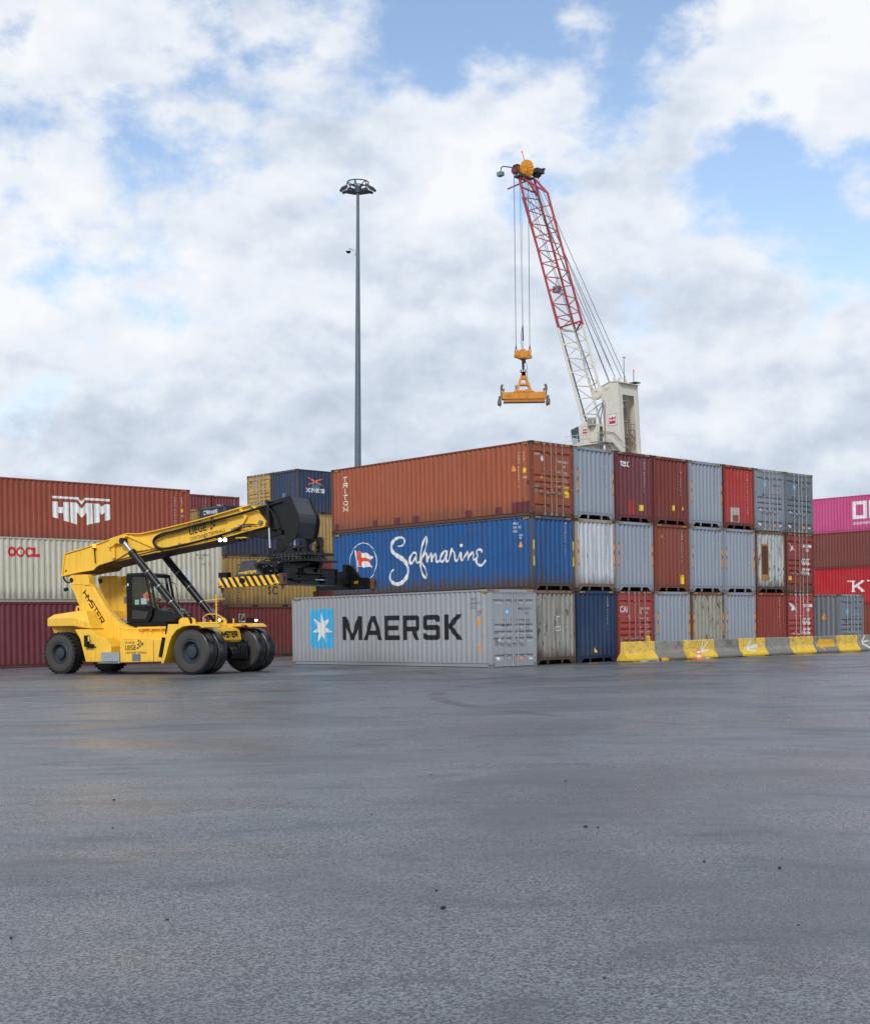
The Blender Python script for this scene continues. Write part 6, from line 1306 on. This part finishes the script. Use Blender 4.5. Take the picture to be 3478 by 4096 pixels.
for p in (Lb, Mb_): seg(Rb, on(Lb, Lt, 22.2) if p is Lb else on(Mb_, Mt, 22.0), .07)
seg(Rb, on(Lb, Lt, 24.4), .07); seg(Rb, on(Mb_, Mt, 23.9), .06)
seg(Rt, Lt, .12); seg(Rt, Mt, .12); seg(on(Lb, Lt, 51.9), on(Mb_, Mt, 51.3), .09)
for t in (34.8,): seg(on(Lb, Lt, t), on(Mb_, Mt, t - .3), .1); seg(on(Lb, Lt, t), on(Rb, Rt, t + .5), .1); seg(on(Mb_, Mt, t - .3), on(Rb, Rt, t + .5), .1)
bo = cp('boom_lower', boomw, CW, smooth=True); br_ = cp('boom_upper', boomr, CRED, smooth=True)
m = MB(); m.cyl(lerp(Lb, Lt, .0) + Vector((-.35, -.25, 0)), Lt + Vector((-.35, -.25, -2.5)), .085, n=8); cp('cable_pipe', m, mat('pipe_dark', (58, 76, 84), .5))
m = MB(); m.cyl((-.2, 1.2, 20.5), (-.2, 1.2, 25.6), .16, n=10); m.cyl((-.2, -1.2, 20.5), (-.2, -1.2, 25.6), .16, n=10)
for z in (21.5, 23.0): m.tube([(-.3, 1.2, z), (-.5, .2, z + .6), (-.3, -1.0, z)], .06, 6)
m.tube([(1.3, 1, 21.0), (-.2, 1.2, 22.6), (-.45, 1.3, 21.8)], .07, 6); cp('luffing_strut', m, mat('rust_strut', (152, 104, 76), .7))
# tip gear
m = MB(); dc = V3(12.0, -.05, 54.15); ax = Vector((-.02, 1.0, -.12)).normalized()
m.lathe([(.12, .18), (.3, .15), (1.06, -.05), (1.10, -.02), (1.10, -.10), (.3, .05)], dc, ax, 36); drum = cp('cable_drum', m, CYL, fixn=False)
m = MB(); a_ = ax.orthogonal().normalized(); b_ = ax.cross(a_)
for k in range(14): t = k * math.pi / 7; d = a_ * math.cos(t) + b_ * math.sin(t); m.cyl(dc + ax * .17 + d * .25, dc + ax * .0 + d * 1.04, .02, n=5)
cp('drum_spokes', m, mat('spoke_dark', (96, 60, 20), .6), drum)
m = MB(); m.prism([(12.5, 53.9), (12.0, 53.6), (12.0, 54.5), (12.9, 54.9), (13.2, 54.85), (13.15, 54.55)], .15, .75); cp('drum_guard', m, CYL, drum)
m = MB(); m.lathe([(.001, .05), (.10, .06), (.44, .02), (.50, .1), (.52, 0), (.52, -.2), (.5, -.25)], V3(12.62, -1.25, 54.0), (0, 1, 0), 26); sh1 = cp('tip_sheave', m, mat('sheave_red', (150, 58, 50), .5), smooth=True)
m = MB()
for k in range(3): m.lathe([(.001, .1), (.50, .1), (.55, 0), (.5, -.08), (.001, -.08)], V3(11.5, 1.0 + k * .25, 53.9), (0, 1, 0), 22)
m.box(10.9, 12.0, -1.9, -.7, 53.8, 54.3); m.cyl(V3(10.7, 1.8, 54.3), V3(11.3, 1.5, 54.3), .12, n=10); cp('tip_sheave', m, CDK)
m = MB(); m.box(11.7, 12.7, -.8, 1.3, 53.1, 53.35); m.box(12.2, 12.9, .9, 1.3, 53.6, 54.6); m.tube([V3(12.9, -1.2, 54.35), V3(13.9, -1.9, 54.6), V3(14.2, -1.9, 54.5), V3(14.2, -1.9, 54.2)], .07, 6); cp('tip_frame', m, CDK)
m = MB(); m.box(13.95, 14.65, 1.6, 2.2, 53.55, 54.05); fl = cp('flood_light', m, CGR, bevel=.05)
m = MB(); m.tube([V3(12.2, 0, 55.2), V3(12.5, -.1, 56.2)], .04, 6); m.tube([V3(14.1, -1, 52.2), V3(12.2, .3, 53.0)], .09, 6); m.tube([V3(12.0, .2, 53.0), V3(10.6, .2, 50.9)], .13, 8); cp('tip_bar', m, CRED)
m = MB(); m.lathe([(.09, 0), (.09, .2), (.001, .26)], V3(12.52, -.1, 56.2), (0, 0, 1), 10); cp('warning_light', m, mat('red_lamp', (240, 60, 50), .4), None)
m = MB(); q_ = on(Lb, Lt, 39.4); m.box(q_.x - 1.15, q_.x - .35, q_.y - .9, q_.y - .3, 39.0, 39.7); m.tube([(q_.x - .7, q_.y - .6, 39.7), (q_.x - .7, q_.y - .6, 40.3), (q_.x - .6, q_.y - 1.0, 40.9)], .05, 6); cp('flood_light', m, CGR, bevel=.04)
# ropes
m = MB(); R0 = .032
for a, b in (((12.0, -1, 54), (-1.3, -.95, 28.1)), ((11.9, 0, 54), (-1.3, .2, 28.1)), ((11.6, 1, 54), (-1.3, .95, 28.1)), ((11.8, .6, 54), (-.2, 1.2, 27.2)), ((12.4, -1.2, 54.3), (.9, -1.6, 27.1)), ((12.2, .2, 53.9), (.7, 1.3, 27.0)), ((12.0, .4, 53.6), (.3, .8, 26.6)), ((12.3, -.6, 53.9), (2.0, -.3, 27.6))): m.cyl(V3(*a), V3(*b), R0, n=5)
cp('stay_rope', m, ROPE)
# hoist ropes hang from the tip to the hook block; world frontal offsets (dx, z) measured at the tip's distance
TP = Vector((11.3377, 155.0, 0)); inv = CR.matrix_basis.inverted() if False else Matrix.Rotation(-CR.rotation_euler.z, 4, 'Z') @ Matrix.Translation(-CB)
def W2(dx, z, dy=0): return inv @ Vector((TP.x + dx, TP.y + dy, z))
m = MB()
for x0, x1, z1, r in ((-1.42, -1.50, 33.9, .036), (-.78, -.72, 33.4, .022), (-.60, -.64, 33.4, .016), (.20, .09, 33.6, .036)): m.cyl(W2(x0, 53.9), W2(x1, z1), r, n=5)
m.tube([W2(-.74, 36), W2(-.95, 34.6), W2(-.80, 33.5)], .03, 6, smooth=1); m.cyl(W2(-.68, 36.2), W2(-.68, 34.4), .06, .10, n=6)
cp('hoist_rope', m, ROPE)
# hook block and lifting beam: they hang from the crane
HB = thing('hook_block', TP + Vector((-.70, 0, 31.0)), 0, 'orange yellow hook block with black double hook hanging on the crane ropes', 'hook block')
OR_ = paint('hook_orange', (206, 132, 28), .18, .5, .05, .5, seed=81); DKS = mat('dark_hook', (40, 36, 36), .5, .3)
m = MB(); m.prism([(-1.04, 1.86), (-1.04, 1.56), (-.35, 1.28), (.35, 1.28), (1.02, 1.40), (1.02, 1.62), (.5, 2.0), (.25, 2.38), (-.3, 2.38), (-.55, 2.1)], -.35, .35); hbb = obj('block', m, OR_, HB, bevel=.04)
m = MB()
for x, r in ((-.62, .33), (.62, .30)): m.cyl((x, -.42, 1.92), (x, .42, 1.92), r, n=20)
m.cyl((0, -.45, 1.95), (0, .45, 1.95), .42, n=24); m.box(-.42, .42, -.44, .44, 1.4, 1.75); obj('sheave_guard', m, OR_, HB, smooth=True)
m = MB()
for x in (-.80, .79): m.tube([(x - .12, 0, 1.9), (x - .12, 0, 2.35), (x, 0, 2.55), (x + .12, 0, 2.35), (x + .12, 0, 1.9)], .045, 6, smooth=1); m.cyl((x, 0, 2.5), (x, 0, 2.95), .10, .03, n=8)
obj('shackle', m, DKS, HB)
m = MB(); m.cyl((0, 0, .75), (0, 0, 1.28), .17, n=14); m.cyl((0, 0, .30), (0, 0, .72), .14, n=14); m.box(-.3, .3, -.25, .25, 1.18, 1.3); m.box(.05, .3, -.1, .1, .85, 1.1); m.cyl((0, 0, -.1), (0, 0, .35), .07, n=10)
for s in (-1, 1): m.tube([(0, 0, .30), (s * .10, 0, .2), (s * .24, 0, .0), (s * .30, 0, -.12), (s * .22, 0, -.26), (s * .08, 0, -.26), (0, 0, -.16)], [.05, .03, .05, .08, .10, .09, .06], 8, smooth=0)
m.tube([(.28, 0, 1.0), (.42, 0, .6), (.48, 0, -.4), (.45, 0, -1.3)], .025, 6, smooth=2); obj('double_hook', m, DKS, HB, smooth=True)
SPR = thing('lifting_beam', TP + Vector((-.70, 0, 27.0)), 0, 'orange yellow container lifting beam with a triangular frame hanging below the crane hook', 'lifting beam')
m = MB(); m.prism([(-2.60, 1.42), (2.62, 1.42), (2.66, 1.36), (2.50, .62), (-2.50, .62), (-2.66, 1.36)], -.45, .45); m.box(-2.3, 2.4, -.35, .35, .28, .62); m.box(-2.35, 2.45, -.48, .48, .24, .32); bb = obj('beam', m, OR_, SPR, bevel=.02)
m = MB(); m.box(-1.2, 1.2, -.5, .5, 1.42, 1.5)
v_, f_ = curve2d([[(-1.15, 1.50), (-.88, 1.62), (-.18, 3.75), (.18, 3.75), (.92, 1.62), (1.2, 1.50)], [(-.62, 1.66), (.64, 1.66), (.48, 2.2), (-.42, 2.2)], [(-.38, 2.42), (.40, 2.42), (.24, 2.95), (-.18, 2.95)]])
for y in (-.32, .32):
    for yy in (y - .05, y + .05): m.add([(x, yy, z) for x, z, _ in v_], f_)
m.box(-.2, .2, -.37, .37, 3.3, 3.75); m.box(-.5, .5, -.36, .36, 2.2, 2.30); af = obj('a_frame', m, OR_, SPR, fixn=False)
m = MB()
for s in (-1, 1):
    m.box(s * 2.62 - .28 * (s < 0), s * 2.62 + .28 * (s > 0), -.6, .6, .38, .98); m.box(s * 2.80 - .2, s * 2.80 + .2, -.65, .65, .05, .55); m.cyl((s * 2.9, -.5, -.15), (s * 2.9, -.5, .1), .07, n=8); m.cyl((s * 2.72, .5, -.12), (s * 2.72, .5, .1), .07, n=8)
obj('corner_head', m, mat('head_grey', (100, 96, 92), .6), SPR, bevel=.02)
m = MB()
for s in (-1, 1): m.prism([(s * 2.5, 1.0), (s * 2.62, 1.0), (s * 2.72, 1.9), (s * 2.62, 2.30), (s * 2.34, 2.30), (s * 2.44, 1.85), (s * 2.5, 1.5)], -.5, -.3)
obj('flipper_arm', m, mat('flipper_green', (78, 90, 70), .6), SPR)
m = MB()
for s in (-1, 1): m.prism([(s * 2.2, 1.85), (s * 2.5, 1.8), (s * 2.4, 1.45), (s * 2.25, 1.45)], -.45, -.35)
obj('flipper_pad', m, mat('flipper_red', (158, 62, 56), .6), SPR)
m = MB(); m.box(-.95, -.72, .0, .4, 1.5, 2.32); m.box(.25, .5, .0, .3, 1.5, 1.8); obj('control_box', m, CGR, SPR)
mm = MB(); s = text2d('BROMMA', .10, .03, .9); mm.add([(x - 2.1, -.455, y + .93) for x, y, _ in s[0]], s[1]); obj('lettering', mm, BLACK, bb, fixn=False)

# ------------------------------------------------------------ light mast
LM = thing('light_mast', Vector((-5.82, 101, 0)), 0, 'tall grey floodlight mast standing behind the brown container', 'light mast'); LM.rotation_euler = (0, .0154, 0)
MST = mat('mast_steel', (92, 106, 120), .5, .2)
m = MB(); zs_ = [0, 8, 16, 24, 31, 34.6]; rs_ = [.30, .27, .235, .185, .13, .10]
for i in range(5): m.cyl((0, 0, zs_[i]), (0, 0, zs_[i + 1] + (.02)), rs_[i], rs_[i + 1], n=16)
m.cyl((0, 0, 0), (0, 0, .08), .5, n=16); m.cyl((0, 0, 34.3), (0, 0, 34.75), .22, n=12); pole = obj('pole', m, MST, LM, smooth=True)
m = MB(); rg = [(.80 * math.cos(t * math.pi / 16), .75 * math.sin(t * math.pi / 16), 35.05) for t in range(33)]; m.tube(rg, .045, 6)
rg = [(.62 * math.cos(t * math.pi / 12), .6 * math.sin(t * math.pi / 12), 34.75) for t in range(25)]; m.tube(rg, .04, 6)
for t in range(6):
    a = t * math.pi / 3 + .3; c, s_ = math.cos(a), math.sin(a); m.tube([(.1 * c, .1 * s_, 34.7), (.80 * c, .75 * s_, 35.05), (.95 * c, .9 * s_, 34.6)], .04, 6)
obj('head_ring', m, mat('mast_dark', (44, 46, 58), .5), LM)
for t, (dx, dy, dz) in enumerate(((-.85, -.25, 34.60), (.85, -.25, 34.60), (-.55, -.7, 34.22), (.60, -.7, 34.22), (.30, .7, 34.75), (-.4, .7, 34.75))):
    a = math.atan2(dy, dx); M = Matrix.Translation((dx * 1.05, dy, dz)) @ Matrix.Rotation(a, 4, 'Z') @ Matrix.Rotation(R_(28), 4, 'Y')
    m = MB(); m.box(-.05, .42, -.42, .42, -.09, .09, 0, M); f = obj('floodlight', m, mat('mast_dark', (44, 46, 58), .5), LM, bevel=.02)
    m = MB(); m.box(-.0, .36, -.35, .35, -.10, -.091, 0, M); obj('lens', m, mat('lamp_glass', (112, 108, 100), .3), f)
m = MB(); m.box(-.28, -.18, -.1, .1, 29.6, 30.0); m.tube([(-.2, 0, 29.9), (-.45, 0, 30.05), (-.65, -.1, 30.05), (-.7, -.1, 29.95)], .05, 6); m.lathe([(.001, .12), (.12, .1), (.20, 0)], (-.7, -.1, 29.85), (0, 0, 1), 16); sc = obj('security_camera', m, mat('camera_white', (196, 200, 204), .4), LM)
m = MB(); m.lathe([(.20, 0), (.14, -.12), (.001, -.18)], (-.7, -.1, 29.85), (0, 0, 1), 16); obj('dome', m, mat('camera_dome', (40, 34, 60), .2), sc, smooth=True)

# ------------------------------------------------------------ concrete barriers
def concrete(name, rgb, worn=None, seed=0, amt=.3):
    m = bpy.data.materials.new(name); m.use_nodes = True; N, L = m.node_tree.nodes, m.node_tree.links; b = N['Principled BSDF']; b.inputs['Roughness'].default_value = .85
    tc = nd(N, 'ShaderNodeTexCoord'); mp = nd(N, 'ShaderNodeMapping'); mp.inputs['Location'].default_value = (seed * 3.1, seed, 0); L.new(tc.outputs['Object'], mp.inputs[0])
    def noise(s, d=8, r=.65):
        n = nd(N, 'ShaderNodeTexNoise'); n.inputs['Scale'].default_value = s; n.inputs['Detail'].default_value = d; n.inputs['Roughness'].default_value = r; L.new(mp.outputs[0], n.inputs[0]); return n.outputs[0]
    def rng(x, a, b_, c, d):
        r = nd(N, 'ShaderNodeMapRange', interpolation_type='SMOOTHSTEP'); L.new(x, r.inputs[0])
        for i, v in enumerate((a, b_, c, d)): r.inputs[i + 1].default_value = v
        return r.outputs[0]
    def mix(f, a, c):
        x = nd(N, 'ShaderNodeMixRGB')
        for i, v in enumerate((f, a, c)):
            if isinstance(v, (int, float)): x.inputs[i].default_value = v
            elif isinstance(v, tuple): x.inputs[i].default_value = v
            else: L.new(v, x.inputs[i])
        return x.outputs[0]
    base = lin(*rgb); c = mix(rng(noise(2.2), .35, .7, 0, .75), base, tuple(v * .62 for v in base[:3]) + (1,))
    c = mix(rng(noise(9, 8, .75), .55, .63, 0, .85), c, lin(84, 80, 74)); c = mix(rng(noise(1.3, 6, .7), .54, .66, 0, .55), c, lin(70, 66, 58))
    sep = nd(N, 'ShaderNodeSeparateXYZ'); L.new(tc.outputs['Object'], sep.inputs[0])
    a = nd(N, 'ShaderNodeMath', operation='MULTIPLY_ADD'); L.new(noise(6), a.inputs[0]); a.inputs[1].default_value = -.45; L.new(sep.outputs[2], a.inputs[2])
    c = mix(rng(a.outputs[0], -.22, -.08, .9, 0), c, lin(46, 46, 40))
    if worn: 
        a2 = nd(N, 'ShaderNodeMath', operation='MULTIPLY_ADD'); L.new(noise(3.2), a2.inputs[0]); a2.inputs[1].default_value = .5; L.new(sep.outputs[2], a2.inputs[2])
        c = mix(rng(a2.outputs[0], .50, .58, .75, 0), c, lin(*worn))
        ch = rng(noise(4.2, 10, .7), .655 - amt * .1, .665 - amt * .1, 0, 1); c = mix(ch, c, lin(110, 106, 98))
    L.new(c, b.inputs['Base Color'])
    bp = nd(N, 'ShaderNodeBump'); bp.inputs['Strength'].default_value = .5; bp.inputs['Distance'].default_value = .015; L.new(noise(22), bp.inputs['Height']); L.new(bp.outputs[0], b.inputs['Normal']); return m
JP = [(-.30, 0.03), (-.30, .11), (-.15, .32), (-.11, .42), (-.09, .79), (-.07, .81), (.07, .81), (.09, .79), (.11, .42), (.15, .32), (.30, .11), (.30, .03)]
def jy(z): 
    pr = JP[:5]
    for (a, za), (b, zb) in zip(pr, pr[1:]):
        if za <= z <= zb: return a + (b - a) * (z - za) / (zb - za)
    return -.09
def bmesh_barrier(L_):
    m = MB(); n = len(JP); ns = 8; vs = []; random.seed(int(L_ * 100))
    for i in range(ns + 1):
        x = L_ * i / ns
        for y, z in JP: vs.append((x, y + random.uniform(-.004, .004), z + random.uniform(-.005, .005)))
    fs = [(i * n + k, i * n + (k + 1) % n, (i + 1) * n + (k + 1) % n, (i + 1) * n + k) for i in range(ns) for k in range(n)] + [tuple(range(n - 1, -1, -1)), tuple(range(ns * n, ns * n + n))]
    m.add(vs, fs)
    for c in (.22, .5, .78): m.box(L_ * c - .25 * (c == .5) - .12, L_ * c + .12 + .25 * (c == .5), -.29, .29, 0.0, .04)
    return m
def ray_uv(u, v):
    cr, sr = math.cos(ROLL), math.sin(ROLL); a, b = (u - 1739) / FPX, (v - CYP) / FPX
    return Vector((cr * a + sr * b, 1, sr * a - cr * b))
def yard_line(u, off, v=2620):      # point of the yard on the line `off` metres in front of the block
    r = ray_uv(u, v); p = T0 - LD * off; t = p.dot(LD) / r.dot(LD); q = r * t; return Vector((q.x, q.y, 0))
B1 = yard_line(2480, .95); B9 = yard_line(3424, 1.15); BD = (B9 - B1); BYAW = math.atan2(BD.y, BD.x)
BDN = BD.normalized(); SEG = BD.length / 9
BLAB = {0: 'yellow concrete barrier at the left end of the row, in front of the red doors', 1: 'grey concrete barrier between the first yellow one and the one behind the traffic cone', 2: 'yellow concrete barrier with thin white arrow, behind the traffic cone',
        3: 'grey concrete barrier right of the one with the traffic cone', 4: 'yellow concrete barrier with a thick white arrow', 5: 'plain grey concrete barrier right of the thick white arrow', 6: 'plain yellow concrete barrier left of the yellow arrow',
        7: 'grey concrete barrier painted with a big yellow arrow', 8: 'plain yellow concrete barrier right of the yellow arrow', 9: 'grey concrete barrier with a white arrow at the right edge', 10: 'grey concrete barrier beyond the right edge of the picture'}
WP = mat('paint_white_arrow', (214, 218, 222), .6); YP = mat('paint_yellow_arrow', (216, 164, 34), .6)
def arrow(sh, root, mt, L_):
    brk = [.12, .34, .44, .82]
    b = conform(sh, 1, brk, lambda x, z, l: (x, jy(z) - .006 - l, z)); me = bpy.data.meshes.new('painted_arrow'); b.to_mesh(me); b.free(); obj('painted_arrow', me, mt, root, fixn=False)
for i in range(11):
    yl = i % 2 == 0 and i < 10
    off = (-.10, .02, -.16, .02, -.02, .0, .01, -.01, .02, 0, .0)[i]; nrm = Vector((-BDN.y, BDN.x, 0))
    p = B1 + BDN * (SEG * i) + nrm * off
    root = thing('concrete_barrier', p, BYAW + R_((.6, -.4, .9, -.3, .2, -.2, .1, .3, -.1, 0, 0)[i]), BLAB[i], 'barrier', 'concrete barriers in a row before the containers')
    obj('block', bmesh_barrier(SEG - .05), concrete('barrier_concrete_%d' % i, (226, 190, 86) if yl else (138, 136, 130), (216, 178, 40) if yl else (112, 108, 100), i), root, bevel=.012)
    if i == 2: arrow(merge(ribbon([(1.50, .72), (.98, .30)], .03), ribbon([(1.16, .76), (.96, .34)], .026, 0, .003), ribbon([(.94, .30), (1.50, .36)], .028, 0, .006)), root, WP, SEG)
    if i == 4: arrow(merge(ribbon([(.85, .76), (.62, .48), (.42, .30)], .045), ribbon([(.42, .36), (.9, .44), (1.34, .48)], [.05, .07, .09], 0, .003), ribbon([(.42, .30), (1.05, .22)], .03, 0, .006)), root, WP, SEG)
    if i == 7: arrow(curve2d([[(.10, .40), (.55, .80), (.55, .66), (1.80, .64), (1.80, .28), (.62, .30), (.78, .10)]]), root, YP, SEG)
    if i == 9: arrow(merge(ribbon([(.62, .78), (.32, .50), (.36, .38), (.80, .16)], .05), ribbon([(.34, .46), (.95, .52)], .045, 0, .003)), root, WP, SEG)
# cone and litter
def ground_at(u, v):
    cr, sr = math.cos(ROLL), math.sin(ROLL); a, b = (u - 1739) / FPX, (v - CYP) / FPX
    d = Vector((cr * a + sr * b, 1, sr * a - cr * b)); t = -CAMH / d.z; return Vector((d.x * t, d.y * t, 0))
CN = thing('traffic_cone', yard_line(2792, 1.75), .3, 'small orange traffic cone with white bands before the yellow barrier', 'traffic cone')
m = MB(); m.lathe([(.16, .03), (.135, .10)], (0, 0, 0), (0, 0, 1), 24, 0); m.lathe([(.135, .10), (.105, .20)], (0, 0, 0), (0, 0, 1), 24, 1); m.lathe([(.105, .20), (.088, .27)], (0, 0, 0), (0, 0, 1), 24, 0); m.lathe([(.088, .27), (.065, .36)], (0, 0, 0), (0, 0, 1), 24, 1); m.lathe([(.065, .36), (.03, .5), (.001, .5)], (0, 0, 0), (0, 0, 1), 24, 0)
obj('cone_body', m, [mat('cone_orange', (226, 112, 52), .6), mat('cone_band', (214, 206, 200), .5)], CN, smooth=True)
m = MB(); m.box(-.19, .19, -.19, .19, 0, .035); obj('base', m, mat('cone_orange', (226, 112, 52), .6), CN, bevel=.01)
def tagged(name, mb, mt, loc, rz, label, cat, group=None, **k):
    o = obj(name, mb, mt, None, **k); o.location = loc; o.rotation_euler = (0, 0, rz); o['label'] = label; o['category'] = cat
    if group: o['group'] = group
    return o
m = MB(); m.box(-.55, .55, -.05, .05, 0.0, .05); m.box(-.2, .35, -.12, .02, .05, .07); tagged('plastic_strip', m, mat('pale_plastic', (170, 186, 186), .4), yard_line(2597, 1.5), YAW, 'pale plastic strip lying at the foot of the first yellow barrier', 'litter')
m = MB(); m.prism([(-.16, 0), (.16, 0), (.12, .10), (-.05, .13), (-.15, .08)], -.08, .08); tagged('broken_chunk', m, YP, yard_line(2659, 1.55), YAW, 'small broken yellow chunk lying before the first grey barrier', 'debris', bevel=.01)
m = MB(); m.prism([(-.12, 0), (.12, 0), (.06, .07), (-.08, .06)], -.06, .06); tagged('broken_chunk', m, mat('pale_plastic', (170, 186, 186), .4), yard_line(2829, 1.55), YAW, 'small pale scrap lying right of the traffic cone', 'debris', bevel=.01)
m = MB(); m.box(-.22, .22, -.03, .03, 0, .03); tagged('wood_scrap', m, mat('wood_scrap', (140, 90, 60), .8), yard_line(2368, .9), YAW - .1, 'small brown wood scrap before the navy container end', 'debris')
def pebble(u, v, s, label, mt=None, flat=.5):
    random.seed(u * 7 + v); s *= .8; b = bmesh.new(); bmesh.ops.create_icosphere(b, subdivisions=2, radius=1)
    ph = [random.uniform(0, 6) for _ in range(6)]
    for q in b.verts:
        k = 1 + .22 * math.sin(3 * q.co.x + ph[0]) + .18 * math.sin(4 * q.co.y + ph[1]) + .12 * math.sin(5 * q.co.z + ph[2]) + random.uniform(-.06, .06)
        q.co = Vector((q.co.x * s * k * 1.3, q.co.y * s * k * .8, q.co.z * s * flat * k + s * flat * .8))
    me = bpy.data.meshes.new('pebble'); b.to_mesh(me); b.free(); o = obj('pebble', me, mt or mat('dark_stone', (34, 32, 32), .6), None, fixn=False)
    o.location = ground_at(u, v); o.rotation_euler = (0, 0, random.uniform(0, 3)); o['label'] = label; o['category'] = 'pebble'; o['group'] = 'small dark pebbles scattered on the wet yard'
for a in ((1769, 3634, .020, 'flat dark pebble, largest one low in the middle of the yard'), (1744, 3562, .010, 'tiny dark pebble just above the largest one in the yard'), (457, 3201, .016, 'dark pebble at the left, nearer the viewer of the pair there'), (450, 3314, .013, 'dark pebble directly below the other one at the left'),
          (2262, 3125, .014, 'dark pebble in the middle distance below the silver doors'), (1487, 3259, .012, 'dark pebble in the middle of the yard below the blue star'), (2340, 3309, .020, 'flat dark pebble right of centre in the yard'), (2390, 3311, .011, 'tiny dark pebble right beside the flat one right of centre'),
          (2814, 3447, .014, 'dark pebble at the right, left one of the pair there'), (3116, 3474, .016, 'dark pebble at the right, right one of the pair there'), (45, 3753, .012, 'dark pebble by the left edge of the yard'), (670, 3680, .010, 'tiny dark pebble low at the left of the yard'),
          (2415, 3914, .009, 'tiny dark pebble at the very bottom right of centre'), (3190, 3702, .009, 'tiny dark pebble low at the right of the yard'), (1725, 3100, .010, 'tiny dark pebble far out in the middle of the yard')): pebble(*a)
